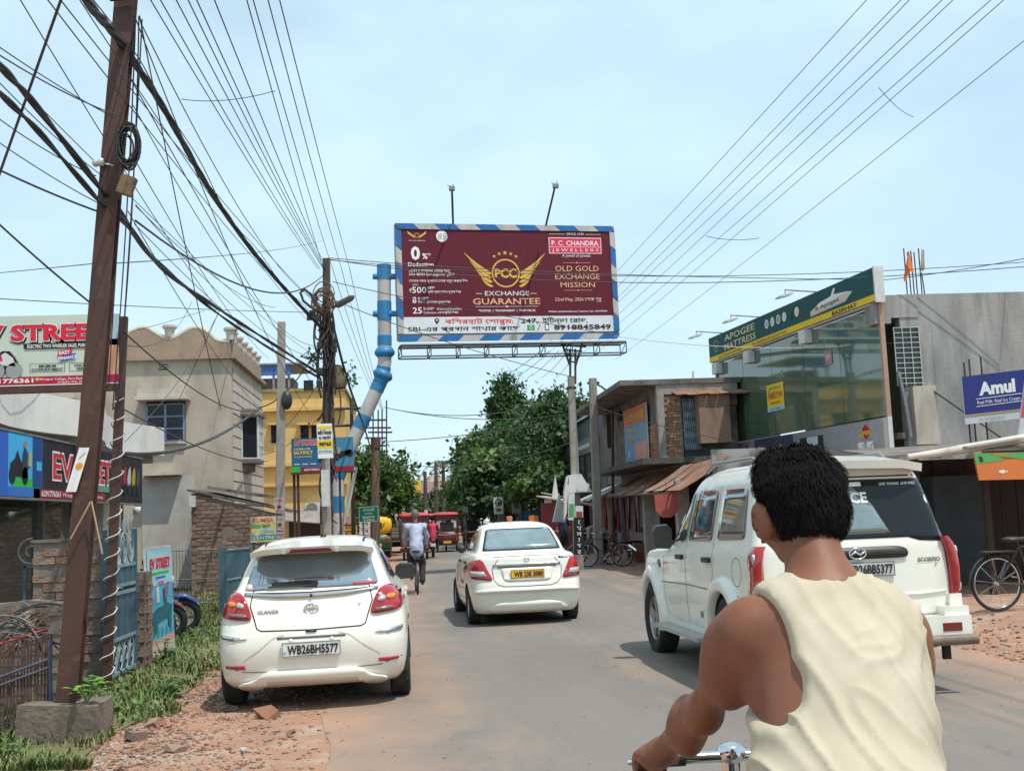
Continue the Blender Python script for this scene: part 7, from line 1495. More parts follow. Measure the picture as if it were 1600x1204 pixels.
  b=MB();b.bbox((sx*.84-.02,1.32,.38),(sx*.84+.02,3.05,.50));b.build('sill',car_white,root,True)
  b=MB();q_=c.hit(2.75,1.24,side)[0]+Vector((sx*.15,-.03,.02));b.prism([q_+Vector((x,0,z))for x,z in((-.09,-.11),(.07,-.12),(.10,-.08),(.10,.08),(.06,.12),(-.07,.11),(-.10,.06),(-.10,-.07))],(0,.11,.01));b.box(c.hit(2.75,1.2,side)[0]+Vector((sx*.05,.02,0)),(.12,.05,.04));b.build('wing_mirror',black_plastic,root,True)
  b=MB();b.tube([(sx*.60,.55,1.885),(sx*.61,.7,1.945),(sx*.62,1.8,1.945),(sx*.62,2.05,1.88)],.018,8);b.build('roof_rail',mat('rail_grey',(.2,.2,.2),.4),root,True)
  c.patch([(sx*.60,.45),(sx*.86,.45),(sx*.86,.56),(sx*.62,.56)],'rear',lamp_red,'reflector',root,off=.0)
  # bumper with steps and brown foot board
 b=MB()
 b.slab((-.92,-.13,.46),(1.84,0,0),(0,.28,0),(0,0,.16));b.build('rear_bumper',car_white,root,True)
 for sx in(-1,1):
  b=MB();b.slab((sx*.70,-.10,.62),(sx*.22,0,0),(0,.26,0),(0,0,.07));b.slab((sx*.80,-.02,.69),(sx*.11,0,0),(0,.18,0),(0,0,.09));b.build('bumper_corner',car_white,root,True)
  b=MB();b.slab((sx*.66,-.135,.50),(sx*.17,0,0),(0,.02,0),(0,0,.065));b.build('reflector',mat('lamp_dark_red',(.16,.012,.015),.25,coat=.5),root,True)
 b=MB();b.tube([(-.91,-.21,.44),(.91,-.21,.44)],.042,10);b.build('foot_board',mat('step_brown',(.20,.15,.11),.55,col2=(.13,.1,.08),vs=8),root,True)
 b=MB();b.box((.74,.0,.34),(.06,.05,.14));b.build('tow_eye',under_dark,root,True)
 b=MB();b.bbox((-.72,.3,.30),(.72,4.0,.45));b.build('underbody',under_dark,root,True)
 c.patch([(-.62,2.35),(.62,2.35),(.74,2.95),(-.74,2.95)],'top',car_glass,'windscreen',root,off=.004)
 for sx in(-1,1):c.patch([(sx*.5,.85),(sx*.76,.85),(sx*.76,1.03),(sx*.52,1.03)],'front',lamp_clear,'headlight',root,off=.01)
 b=MB();b.tube([(-.97,3.9,1.1),(-1.04,3.96,1.16)],.012,6);b.build('front_antenna',chrome,root,True)
suv()
# ------------------------------------------------------------------ smooth-blended bodies (people): distance field -> one continuous skin
class SDF:
 def __init__(s,lo,hi,h):
  s.lo=np.array(lo,np.float32);s.h=h;s.n=np.maximum(((np.array(hi)-s.lo)/h).astype(int)+2,4);s.F=np.full(s.n,1.0,np.float32)
  s.ax=[s.lo[i]+h*np.arange(s.n[i],dtype=np.float32)for i in range(3)]
 def _blk(s,lo,hi):
  a=np.clip(((np.array(lo)-s.lo)/s.h).astype(int),0,s.n-1);b=np.clip(((np.array(hi)-s.lo)/s.h).astype(int)+2,1,s.n)
  if(b<=a).any():return None
  sl=tuple(slice(a[i],b[i])for i in range(3));return sl,s.ax[0][sl[0]][:,None,None],s.ax[1][sl[1]][None,:,None],s.ax[2][sl[2]][None,None,:]
 def _mix(s,sl,d,k,op):
  A=s.F[sl]
  if op=='+':
   h=np.maximum(k-np.abs(A-d),0)/max(k,1e-6);s.F[sl]=np.minimum(A,d)-h*h*k*.25
  else:
   d=-d;h=np.maximum(k-np.abs(A-d),0)/max(k,1e-6);s.F[sl]=np.maximum(A,d)+h*h*k*.25
 def cap(s,a,b,ra,rb=None,k=.03,op='+'):
  rb=ra if rb is None else rb;a=np.array(a,np.float32);b=np.array(b,np.float32);m=max(ra,rb)+k*1.5+s.h*3
  q=s._blk(np.minimum(a,b)-m,np.maximum(a,b)+m)
  if q is None:return s
  sl,X,Y,Z=q;d=b-a;L=float(d@d)+1e-9;t=np.clip(((X-a[0])*d[0]+(Y-a[1])*d[1]+(Z-a[2])*d[2])/L,0,1)
  D=np.sqrt((X-a[0]-t*d[0])**2+(Y-a[1]-t*d[1])**2+(Z-a[2]-t*d[2])**2)-(ra+(rb-ra)*t);s._mix(sl,D,k,op);return s
 def ell(s,c,r,k=.03,op='+',rot=None):
  c=np.array(c,np.float32);R_=np.array(rot if rot is not None else np.eye(3),np.float32).T;m=max(r)+k*1.5+s.h*3;q=s._blk(c-m,c+m)
  if q is None:return s
  sl,X,Y,Z=q;x,y,z=X-c[0],Y-c[1],Z-c[2];P=[R_[i,0]*x+R_[i,1]*y+R_[i,2]*z for i in range(3)]
  k0=np.sqrt((P[0]/r[0])**2+(P[1]/r[1])**2+(P[2]/r[2])**2);k1=np.sqrt((P[0]/r[0]**2)**2+(P[1]/r[1]**2)**2+(P[2]/r[2]**2)**2)+1e-6
  s._mix(sl,k0*(k0-1)/k1,k,op);return s
 def cut_plane(s,p,n):  # keeps the side n points away from
  n=np.array(n,np.float32)/np.linalg.norm(n);d=(s.ax[0]-p[0])[:,None,None]*n[0]+(s.ax[1]-p[1])[None,:,None]*n[1]+(s.ax[2]-p[2])[None,None,:]*n[2];s.F=np.maximum(s.F,d.astype(np.float32));return s
 def mesh(s):
  F=s.F;I=F<0;nx,ny,nz=F.shape;C=np.zeros((nx-1,ny-1,nz-1),np.int8)
  for i in(0,1):
   for j in(0,1):
    for k in(0,1):C+=I[i:nx-1+i,j:ny-1+j,k:nz-1+k]
  M=(C>0)&(C<8);idx=np.argwhere(M);ID=np.full(M.shape,-1,np.int32);ID[M]=np.arange(len(idx));S_=np.zeros((len(idx),3));N=np.zeros(len(idx));a=idx
  for ax in range(3):
   o1,o2=[q for q in range(3)if q!=ax]
   for u in(0,1):
    for v in(0,1):
     p=a.copy();p[:,o1]+=u;p[:,o2]+=v;q=p.copy();q[:,ax]+=1
     f0=F[p[:,0],p[:,1],p[:,2]];f1=F[q[:,0],q[:,1],q[:,2]];m=(f0<0)!=(f1<0);t=np.where(m,f0/np.where(m,f0-f1,1),0);P=p.astype(float);P[:,ax]+=t;S_[m]+=P[m];N[m]+=1
  V=s.lo+(S_/N[:,None])*s.h;Q=[]
  for ax in range(3):
   o1,o2=(ax+1)%3,(ax+2)%3;sh=[slice(None)]*3;sh2=[slice(None)]*3;sh[ax]=slice(0,-1);sh2[ax]=slice(1,None)
   D=I[tuple(sh)]!=I[tuple(sh2)];e=np.argwhere(D);e=e[(e[:,o1]>0)&(e[:,o2]>0)&(e[:,o1]<F.shape[o1]-1)&(e[:,o2]<F.shape[o2]-1)]
   inside=I[e[:,0],e[:,1],e[:,2]];c=[]
   for u,v in((1,1),(0,1),(0,0),(1,0)):p=e.copy();p[:,o1]-=u;p[:,o2]-=v;c.append(ID[p[:,0],p[:,1],p[:,2]])
   q=np.stack(c,1);q[~inside]=q[~inside][:,::-1];Q.append(q)
  return V,np.concatenate(Q)
def relax(V,Q,n=2,w=.5):
 V=np.array(V);e=np.concatenate([Q[:,[0,1]],Q[:,[1,2]],Q[:,[2,3]],Q[:,[3,0]]])
 for _ in range(n):
  A=np.zeros_like(V);N=np.zeros(len(V));np.add.at(A,e[:,0],V[e[:,1]]);np.add.at(A,e[:,1],V[e[:,0]]);np.add.at(N,e[:,0],1);np.add.at(N,e[:,1],1);V=V*(1-w)+w*A/np.maximum(N,1)[:,None]
 return V
def vnormals(V,Q):
 n=np.cross(V[Q[:,2]]-V[Q[:,0]],V[Q[:,3]]-V[Q[:,1]]);N=np.zeros_like(V)
 for i in range(4):np.add.at(N,Q[:,i],n)
 return N/np.maximum(np.linalg.norm(N,axis=1),1e-9)[:,None]
def skin_obj(name,sdf,m,parent,off,smooth=2,disp=None):
 V,Q=sdf.mesh()
 if not len(V):return None
 V=relax(V,Q,smooth)
 if disp:V=V+vnormals(V,Q)*disp(V)[:,None]
 return link(name,npmesh(name,V-np.array(off),Q,m,True),parent)
skin_m=mat('skin',(.255,.100,.050),.45,col2=(.15,.054,.027),vs=5,lo=.32,hi=.72,bump=.10,bs=420,sss=.10,spec=.42,rough2=.62,col3=(.12,.045,.025),vs3=38,lo3=.6,hi3=.85)
skin_far=mat('skin_far',(.20,.10,.06),.6)
hair_m=mat('hair_black',(.009,.008,.008),.9,col2=(.012,.010,.009),vs=60,spec=.08)
vest_m=mat('vest_cloth',(.50,.44,.33),.95,col2=(.43,.37,.265),vs=7,lo=.35,hi=.7,bump=.07,bs=330,col3=(.33,.275,.19),vs3=4.5,lo3=.58,hi3=.85,sheen=.0)
LR=('l','r')
def person(label,J,shirt,pants,h=.022,sleeve=1.0,hat=None,name='person',long_skirt=None,cat='person'):
 """J: joints in world space; body is one skin, shirt and trousers its children"""
 g=np.array(list(J.values()));lo,hi=g.min(0)-.25,g.max(0)+.3;base=Vector((float(g[:,0].mean()),float(g[:,1].mean()),float(g[:,2].min())))
 r=thing(name,label,cat,base.to_tuple());B=SDF(lo,hi,h);v=lambda k:np.array(J[k],float);k=.04
 up=v('head')-v('neck');up=up/np.linalg.norm(up)
 B.ell(v('head'),(.078,.095,.115),k=.02).cap(v('head')-up*.05,v('neck'),.05,.055,k=.02)
 fw=v('face')-v('head')if 'face' in J else np.array((0,1,0));fw=fw/np.linalg.norm(fw);sd=np.cross(fw,up)
 B.ell(v('head')+fw*.10-up*.015,(.014,.018,.02),k=.01)
 for q in(-1,1):B.ell(v('head')+sd*q*.078-up*.01,(.015,.02,.03),k=.008);B.ell(v('head')+fw*.085+sd*q*.032+up*.012,(.012,.012,.008),k=.004,op='-')
 B.cap(v('chest'),v('hip'),.125,.115,k=k);B.cap(v('shl'),v('shr'),.065,k=k)
 for s in LR:
  B.cap(v('sh'+s),v('el'+s),.050,.040,k=k).cap(v('el'+s),v('ha'+s),.038,.028,k=.02);d=v('ha'+s)-v('el'+s);d=d/np.linalg.norm(d);B.ell(v('ha'+s)+d*.04,(.035,.04,.035),k=.02)
  for i in range(4):o=v('ha'+s)+d*.06+sd*(i-1.5)*.018;B.cap(o,o+d*.05-up*.03,.011,.009,k=.006)
  B.cap(v('ha'+s)+d*.03,v('ha'+s)+d*.06+sd*(.05 if s=='l' else-.05),.012,.01,k=.006)
  B.cap(v('hip')*.92+v('kn'+s)*.08,v('kn'+s),.085,.06,k=k).cap(v('kn'+s),v('fo'+s),.055,.04,k=.03);B.cap(v('fo'+s),v('fo'+s)+fw*.16-np.array((0,0,.02)),.04,.03,k=.02)
 body=skin_obj('body',B,skin_far,r,base)
 C=SDF(lo,hi,h);C.cap(v('chest'),v('hip')+(v('chest')-v('hip'))*.02,.145,.14,k=k).cap(v('shl'),v('shr'),.08,k=k)
 for s in LR:C.cap(v('sh'+s),v('sh'+s)+(v('el'+s)-v('sh'+s))*min(1,sleeve),.068,.060,k=k)
 if sleeve>1:
  for s in LR:C.cap(v('el'+s),v('el'+s)+(v('ha'+s)-v('el'+s))*(sleeve-1),.056,.048,k=k)
 C.cap(v('hip'),v('hip')-np.array((0,0,.08)),.145,.15,k=k);C.ell(v('neck')+up*.03,(.06,.06,.05),k=.01,op='-')
 skin_obj('shirt',C,shirt,r,base,disp=lambda V:np.array([.012*noise.noise(Vector(p)*9)for p in V]))
 T=SDF(lo,hi,h)
 for s in LR:T.cap(v('hip')*.92+v('kn'+s)*.08,v('kn'+s),.112,.085,k=k).cap(v('kn'+s),v('fo'+s)+np.array((0,0,.05)),.078,.065,k=k)
 T.cap(v('hip'),v('hip')+np.array((0,0,.02)),.128,k=k)
 skin_obj('trousers',T,pants,r,base)
 Hh=SDF(v('head')-.16,v('head')+.18,h*.7);Hh.ell(v('head')+up*.022-fw*.012,(.09,.105,.112),k=.01);Hh.ell(v('head')+fw*.085-up*.05,(.085,.07,.10),k=.01,op='-');Hh.cut_plane(v('head')-up*.05,-up);skin_obj('hair',Hh,hat or hair_m,r,base)
 return r
def riding(base,yaw=0.0,lean=.18,seat=.92,reach=.55,bar=.95,foot=(.32,.5),H=1.0):
 """joints of a rider; base = ground point under the saddle, forward +Y turned by yaw"""
 c,s=math.cos(yaw),math.sin(yaw);P=lambda x,y,z:(base[0]+c*x-s*y,base[1]+s*x+c*y,base[2]+z*H)
 return dict(hip=P(0,0,seat+.06),chest=P(0,lean*.8,seat+.42),neck=P(0,lean*1.05,seat+.60),head=P(0,lean*1.2,seat+.76),face=P(0,lean*1.2+.2,seat+.74),shl=P(-.17,lean,seat+.50),shr=P(.17,lean,seat+.50),ell=P(-.25,lean+.18,seat+.27),elr=P(.25,lean+.18,seat+.27),hal=P(-.22,reach,bar),har=P(.22,reach,bar),knl=P(-.13,.36,seat-.12),knr=P(.13,.34,seat-.30),fol=P(-.12,.22,foot[0]),**{'for':P(.12,.18,foot[1]-.30)})
 # ------------------------------------------------------------------ two-wheelers
bike_black=mat('bike_black',(.02,.02,.022),.45,col2=(.06,.05,.045),vs=12)
def cycle_wheel(b,c,r,axis,spokes=20,tyre=.02,m0=0,m1=1):
 c=Vector(c);a=Vector(axis).normalized();x,y=frame_of(a);n=40
 b.tube([c+(x*math.cos(2*math.pi*i/n)+y*math.sin(2*math.pi*i/n))*r for i in range(n+1)],tyre,7,m0,caps=False);b.tube([c+(x*math.cos(2*math.pi*i/n)+y*math.sin(2*math.pi*i/n))*(r-.028)for i in range(n+1)],.010,5,m1,caps=False)
 b.tube([c-a*.04,c+a*.04],.022,8,m1)
 for i in range(spokes):
  t=2*math.pi*i/spokes;sg=1 if i%2 else-1;b.tube([c+a*.03*sg,c+(x*math.cos(t+.15*sg)+y*math.sin(t+.15*sg))*(r-.03)],.0022,3,m1,caps=False)
def bicycle(label,loc,rz,r=.335,fm=None,tilt=0.0,child=True):
 root=thing('bicycle',label,'bicycle',loc,rz);root.rotation_euler=(0,tilt,rz);fm=fm or bike_black
 for y in(0,1.08):b=MB();cycle_wheel(b,(0,y,r),r,(1,0,0));b.build('wheel',[rubber,chrome],root,True)
 b=MB();bb=(0,.47,.30);st=(0,.34,.80);hd=(0,.90,.80);hl=(0,.93,.66)
 for p,q in((bb,st),(st,hd),(bb,hl),((0.03,0,r),bb),((-.03,0,r),bb),((.03,0,r),st),((-.03,0,r),st),(hl,hd)):b.tube([p,q],.015,6)
 for s in(-1,1):b.tube([(s*.045,1.08,r),(s*.045,.97,.63),(s*.02,.92,.70)],.011,6)
 b.build('frame',fm,root,True)
 b=MB();b.tube([(0,.90,.78),(0,.87,.96)],.013,6);b.tube([(-.28,.70,.96),(-.24,.84,.98),(0,.88,.97),(.24,.84,.98),(.28,.70,.96)],.012,6);b.build('handlebar',chrome,root,True)
 b=MB();b.ell((0,.24,.90),(.10,.14,.035),12,6);b.ell((0,.38,.90),(.04,.12,.028),10,6);b.tube([st,(0,.30,.89)],.014,6);b.build('saddle',black_plastic,root,True)
 b=MB();b.lathe([(.085,-.004),(.095,-.004),(.095,.004),(.085,.004)],(.06,.47,.30),(1,0,0),20,0,False,True);b.tube([(.07,.47,.30),(.07,.60,.20)],.010,5);b.box((.12,.60,.20),(.09,.06,.02));b.tube([(-.07,.47,.30),(-.07,.34,.40)],.010,5);b.box((-.12,.34,.40),(.09,.06,.02));b.build('crank',chrome,root,True)
 b=MB();b.slab((-.07,-.18,.745),(.14,0,0),(0,.42,0),(0,0,.012));b.tube([(.05,-.14,.745),(.035,0,r)],.006,5);b.tube([(-.05,-.14,.745),(-.035,0,r)],.006,5);b.build('carrier',fm,root,True)
 for y,a0,a1 in((0,40,190),(1.08,20,170)):
  b=MB();n=12;V=[];F=[]
  for i in range(n+1):
   a=R(a0+(a1-a0)*i/n)
   for s in(-.03,0,.03):V.append((s,y-(r+.035+(.008 if s==0 else 0))*math.cos(math.pi-a),r+(r+.035+(.008 if s==0 else 0))*math.sin(a)))
  for i in range(n):
   for j in range(2):F.append((i*3+j,i*3+j+1,i*3+j+4,i*3+j+3));F.append((i*3+j+3,i*3+j+4,i*3+j+1,i*3+j))
  b.add(V[:],F[::2],0,True);b.add([(p[0]*.98,p[1],p[2]-.003)for p in V],F[1::2],0,True);b.build('mudguard',fm,root,True)
 return root
def scooter(label,loc,rz,paint,tilt=0.08):
 root=thing('motor_scooter',label,'scooter',loc,rz,'scooters parked on the grass');root.rotation_euler=(0,tilt,rz)
 for y in(0,1.28):
  b=MB();b.lathe([(.16,-.05),(.235,-.05),(.265,-.02),(.265,.02),(.235,.05),(.16,.05)],(0,y,.265),(1,0,0),28,0,True,True);w=b.build('wheel',rubber,root,True)
  b=MB();b.lathe([(.165,-.045),(.15,-.03),(.15,.03),(.165,.045)],(0,y,.265),(1,0,0),24)
  for i in range(6):t=i*math.pi/3;b.box((0,y+.08*math.cos(t),.265+.08*math.sin(t)),(.03,.15,.025),Matrix.Rotation(t,3,'X'))
  b.lathe([(.001,-.05),(.04,-.05),(.04,.05),(.001,.05)],(0,y,.265),(1,0,0),12);b.build('rim',mat('pale_rim',(.55,.55,.56),.4,metal=.4),w,True)
 for nm,sec,m in(('rear_body',[(-.30,.62,.10,.09),(-.15,.60,.16,.12),(.10,.58,.17,.15),(.35,.52,.15,.14),(.5,.42,.13,.06)],paint),('seat',[(-.25,.76,.09,.05),(0,.77,.13,.055),(.3,.74,.12,.05),(.48,.72,.06,.04)],black_plastic),('front_apron',[(.88,.36,.12,.05),(.98,.55,.17,.08),(1.02,.75,.19,.09),(.98,.92,.14,.09),(.95,1.0,.06,.05)],paint),('front_mudguard',[(1.05,.50,.05,.02),(1.15,.56,.07,.04),(1.3,.57,.075,.045),(1.45,.48,.06,.04),(1.52,.40,.03,.02)],paint)):
  b=MB();k=12;V=[]
  for y,z,w,h in sec:
   for j in range(k):a=2*math.pi*j/k;V.append((w*math.cos(a),y+(0 if nm!='front_apron' else h*math.sin(a)),z+(h*math.sin(a)if nm!='front_apron' else 0)))
  n=len(sec);F=[(i*k+j,i*k+(j+1)%k,(i+1)*k+(j+1)%k,(i+1)*k+j)for i in range(n-1)for j in range(k)];fl=nm!='front_apron'
  if fl:F=[f[::-1]for f in F]
  b.add(V,F+[tuple(range(k)),tuple(range((n-1)*k,n*k))],0,True);b.build(nm,m,root,True)
 b=MB();b.slab((-.14,.5,.26),(.28,0,0),(0,.42,0),(0,0,.06));b.build('floorboard',black_plastic,root,True)
 b=MB();b.tube([(-.33,.86,1.02),(-.1,.95,1.0),(.1,.95,1.0),(.33,.86,1.02)],.016,6);b.ell((0,.98,.99),(.12,.10,.07),12,6);b.build('handlebar',black_plastic,root,True)
 b=MB();b.ell((0,1.10,.82),(.085,.05,.09),12,8);b.build('headlight',lamp_clear,root,True)
 for s in(-1,1):b=MB();b.tube([(s*.055,1.28,.265),(s*.05,1.06,.62)],.02,6);b.build('fork',grey_metal,root,True);b=MB();b.tube([(s*.22,.93,1.01),(s*.30,.93,1.16)],.007,5);b.ell((s*.32,.93,1.19),(.06,.02,.045),10,6);b.build('mirror',black_plastic,root,True)
 b=MB();b.box((0,-.34,.62),(.14,.04,.06));b.build('tail_lamp',lamp_red,root,True)
 b=MB();b.tube([(.13,.3,.1),(.22,.28,.0)],.012,5);b.build('stand',dark_metal,root,True)
 return root
p_blue=mat('scooter_blue',(.02,.05,.26),.25,coat=.6,col2=(.018,.04,.2),vs=5);p_maroon=mat('scooter_maroon',(.22,.03,.06),.28,coat=.6,col2=(.17,.025,.05),vs=5);p_navy=mat('scooter_navy',(.015,.03,.10),.3,coat=.5)
def place_bikes():
# scooters stand behind the standee, front wheels towards the road
 scooter('bright blue scooter, farthest of the scooters parked behind the cyan standee',(-4.98,18.3,0),R(-82),p_blue);scooter('maroon scooter parked between two blue ones behind the cyan standee',(-5.0,17.3,0),R(-80),p_maroon);scooter('dark navy scooter nearest the cyan standee, mostly hidden',(-5.02,16.6,0),R(-78),p_navy)
 z=ground_z(7.4,14.1)+.0;q=PY(1563,946,14.1);bicycle('old black bicycle leaning on its stand before the dark stall at the right edge',(q.x-.03,14.1,max(.06,ground_z(q.x,14.1))+.02),R(-86),.345,tilt=0.06)
 bicycle('black bicycle ridden by the man in the pale blue shirt',(PY(652,900,25).x,24.7,.02),R(2),.335)
 for i,(x,y,rz,lab)in enumerate(((5.95,32.6,60,'black bicycle standing by the banner pole in front of the clothes stall'),(5.9,34.2,75,'second black bicycle propped behind the one at the banner pole'),(5.7,39.5,80,'far bicycle parked beside the red kiosk'))):bicycle(lab,(x,y,ground_z(x,y)+.02),R(rz),.33)
place_bikes()
# ------------------------------------------------------------------ the rider in the foreground
def hero():
 Ys=2.0;A=lambda px,py,Y:np.array(PY(px,py,Y));h=.0065
 head=A(1250,795,2.10);neck0=A(1256,850,2.075);neck1=A(1283,915,2.02);shL=A(1165,990,2.0);shR=A(1404,996,1.96);elL=A(1098,1112,2.20);haL=A(1036,1170,2.40);chest=A(1292,1010,1.995);waist=A(1322,1160,1.90);pel=A(1330,1300,1.80)
 stem=A(1143,1180,2.47);elR=A(1420,1130,2.2);haR=A(1268,1192,2.42)
 base=Vector((float(pel[0]),1.9,0.0));r=thing('person','man with black hair in a cream sleeveless vest, seen from behind at lower right','person',base.to_tuple())
 turn=R(8);fw=np.array((-math.sin(turn),math.cos(turn),-.12));fw/=np.linalg.norm(fw);up=np.array((-.10,.06,1.0));up/=np.linalg.norm(up);sd=np.cross(fw,up);sd/=np.linalg.norm(sd);up=np.cross(sd,fw);Rm=np.stack([sd,fw,up],1)
 HS=.90;H=lambda a,b,c:head+(sd*a+fw*b+up*c)*HS
 lo,hi=np.array((head[0]-.55,1.5,.22)),np.array((head[0]+.62,2.85,1.86))
 def torso(B,g=0.0,k=.06):
  B.ell(chest+np.array((.0,.0,-.012)),(.150+g,.088+g,.142+g),k=k,rot=Matrix.Rotation(.10,3,'Y'));B.ell(chest+np.array((-.075,-.038,.005)),(.066+g,.045+g,.095+g),k=.05);B.ell(chest+np.array((.085,-.038,.002)),(.066+g,.045+g,.095+g),k=.05)
  B.ell(waist,(.138+g,.095+g,.17+g),k=k,rot=Matrix.Rotation(.08,3,'Y'));B.cap(chest*.5+waist*.5,pel,.115+g,.13+g,k=k);B.ell(pel,(.165+g,.125+g,.12+g),k=k)
  for s,q in((-1,shL),(1,shR)):
   B.cap(neck1+np.array((s*.02,-.005,-.052 if s<0 else-.064)),q+np.array((-s*.035,0,.006)),.043+g,.043+g,k=.05);B.ell(chest*.55+q*.45+np.array((0,0,-.062)),(.083+g,.072+g,.092+g),k=.05)
 B=SDF(lo,hi,h)
 # skull, jaw, face
 B.ell(H(0,-.008,.015),(0.0666,0.0855,0.0882),k=.02,rot=Rm);B.ell(H(0,.035,-.050),(0.0522,0.0558,0.0558),k=.035,rot=Rm);B.ell(H(0,.075,-.088),(0.0234,0.0216,0.0198),k=.03,rot=Rm)
 B.cap(H(0,.092,.012),H(0,.112,-.028),.010,.016,k=.012);B.cap(H(-.022,.098,-.058),H(.022,.098,-.058),.009,k=.008);B.cap(H(-.024,.1,-.0575),H(.024,.1,-.0575),.0028,k=.003,op='-');B.cap(H(-.05,.082,.024),H(.05,.082,.024),.010,k=.012)
 for s in(-1,1):
  B.ell(H(s*.032,.090,.006),(0.0153,0.009,0.0099),k=.008,op='-',rot=Rm);B.ell(H(s*.032,.080,.006),(0.0117,0.0108,0.0108),k=.003,rot=Rm)
  B.ell(H(s*.096,-.004,-.014),(0.011,0.027,0.039),k=.008,rot=Rm@np.array(Matrix.Rotation(-.35*s,3,'Z')));B.ell(H(s*.105,.006,-.012),(0.0054,0.0108,0.0198),k=.005,op='-',rot=Rm);B.cap(H(s*.079,.008,-.040),H(s*.079,.010,-.046),.008,k=.006)
  B.ell(H(s*.05,.06,-.03),(0.0198,0.0252,0.0198),k=.03,rot=Rm)
 B.cap(neck0+np.array((0,-.004,.02)),neck1,.047,.054,k=.03);B.cap(H(0,-.035,-.04),neck1+np.array((0,-.03,-.01)),.034,.040,k=.03)
 torso(B,-.004)
 for s,sh,el,ha in((-1,shL,elL,haL),(1,shR,elR,haR)):
  B.ell(sh+np.array((-s*.004,0,0)),(.048,.050,.058),k=.04);u=el-sh;B.cap(sh,el,.043,.031,k=.04);B.ell(sh+u*.42+np.array((0,-.008,0)),(.039,.038,.072),k=.05);B.ell(sh+u*.22+np.array((s*.010,0,0)),(.040,.042,.06),k=.04)
  f=ha-el;B.cap(el,ha,.031,.024,k=.03);B.ell(el+f*.36,(.030,.032,.060),k=.05);B.ell(el+np.array((s*.003,-.010,-.006)),(.029,.027,.030),k=.03)
  # hand closed over the grip: palm on top, four fingers curling forward and under, thumb below
  d=f/np.linalg.norm(f);g=np.array((stem-haL));ax=np.array((1.0,0.02,-.012));ax/=np.linalg.norm(ax);kn=ha+d*.075;bar=np.array((ha[0],stem[1],stem[2]))+np.array((0,.0,0.0))
  B.ell(ha+d*.042,(.042,.045,.022),k=.02);B.cap(ha+d*.01,ha+d*.055,.027,.03,k=.02)
  for i in range(4):
   o=ax*(i-1.5)*.0205;L=(.90,1.0,.96,.80)[i if s>0 else 3-i];k0=ha+d*.072+o+np.array((0,0,.012));k1=k0+np.array((0,.030*L,-.012));k2=k1+np.array((0,.006,-.027*L));k3=k2+np.array((0,-.022*L,-.010));B.cap(k0,k1,.0105,.0098,k=.006).cap(k1,k2,.0098,.0090,k=.004).cap(k2,k3,.0090,.0080,k=.004);B.ell(k0,(.011,.012,.009),k=.006)
  t0=ha+d*.03-ax*s*.03;t1=t0+np.array((-s*.012,.032,-.022));B.cap(t0,t1,.013,.0115,k=.012).cap(t1,t1+np.array((-s*.004,.028,-.010)),.0110,.009,k=.005)
  # legs down to the pedals
 for s,kn,ft in((-1,pel+np.array((-.12,.42,-.17)),pel+np.array((-.11,.30,-.58))),(1,pel+np.array((.12,.36,-.32)),pel+np.array((.11,.24,-.74)))):
  B.cap(pel+np.array((s*.08,.02,-.04)),kn,.085,.058,k=.05).cap(kn,ft,.052,.036,k=.03);B.ell(kn*.65+ft*.35+np.array((0,-.015,0)),(.048,.052,.09),k=.03);B.cap(ft,ft+np.array((0,.15,-.04)),.034,.024,k=.03)
 skin_obj('body',B,skin_m,r,base,2)
 # vest: the torso swollen a little, opened for arms and neck, creased
 C=SDF(np.array((head[0]-.35,1.55,.95)),np.array((head[0]+.42,2.30,1.62)),h);torso(C,.0100);C.cut_plane(pel+np.array((0,0,-.03)),(0,0,-1))
 X,Y,Z=C.ax[0][:,None,None],C.ax[1][None,:,None],C.ax[2][None,None,:]
 def hole(px,py,a,b,rot,soft=.006,lo=None):
  q=A(px,py,1.91);x=(X-q[0])*1.0;z=(Z-q[2]);c_,s_=math.cos(rot),math.sin(rot);u=x*c_+z*s_;w=-x*s_+z*c_;kk=np.sqrt((u/a)**2+(w/b)**2+0*Y);d=(kk-1)*min(a,b)+0*Y;C.F=np.maximum(C.F,-d.astype(np.float32))
 hole(1158,1005,.086,.140,R(9));hole(1512,985,.075,.14,R(-9));hole(1294,870,.073,.045,R(1));hole(1292,812,.2,.06,0)
 fr=random.Random(4)
 def creases(V):
  out=np.zeros(len(V));c0=A(1205,1130,2.0);c1=A(1425,930,1.97);low=A(1320,1200,1.88)
  for i,p in enumerate(V):
   v=Vector(p);x,z=p[0]-chest[0],p[2]-chest[2]
   d1=x*.58+z*.81;e1=-x*.81+z*.58  # folds falling from the right shoulder to the lower left
   a=noise.noise(Vector((e1*15+noise.noise(v*7)*1.3,d1*3.2,1.7)));b_=noise.noise(Vector((x*20+z*9,z*4-x*2,4.2+noise.noise(v*5))));c_=noise.noise(v*16+Vector((3,1,2)))
   r1=max(0,1-abs(a)*2.6)**1.6;r2=max(0,1-abs(b_)*3.0)**1.6;w1=min(1,max(0,.30+x*2.6-z*.2));w2=min(1,max(0,.6-x*2.2-z*1.5))
   out[i]=max(0.0,.0105*r1*w1+.0095*r2*w2+.001*c_+.003*noise.noise(v*4.5)+.001)
  return out
 v_=skin_obj('vest',C,vest_m,r,base,3,creases)
 T=SDF(np.array((head[0]-.4,1.5,.25)),np.array((head[0]+.5,2.45,1.2)),.012)
 for s,kn,ft in((-1,pel+np.array((-.12,.42,-.17)),pel+np.array((-.11,.30,-.58))),(1,pel+np.array((.12,.36,-.32)),pel+np.array((.11,.24,-.74)))):T.cap(pel+np.array((s*.08,.02,-.04)),kn,.102,.078,k=.05).cap(kn,ft+np.array((0,0,.12)),.075,.062,k=.03)
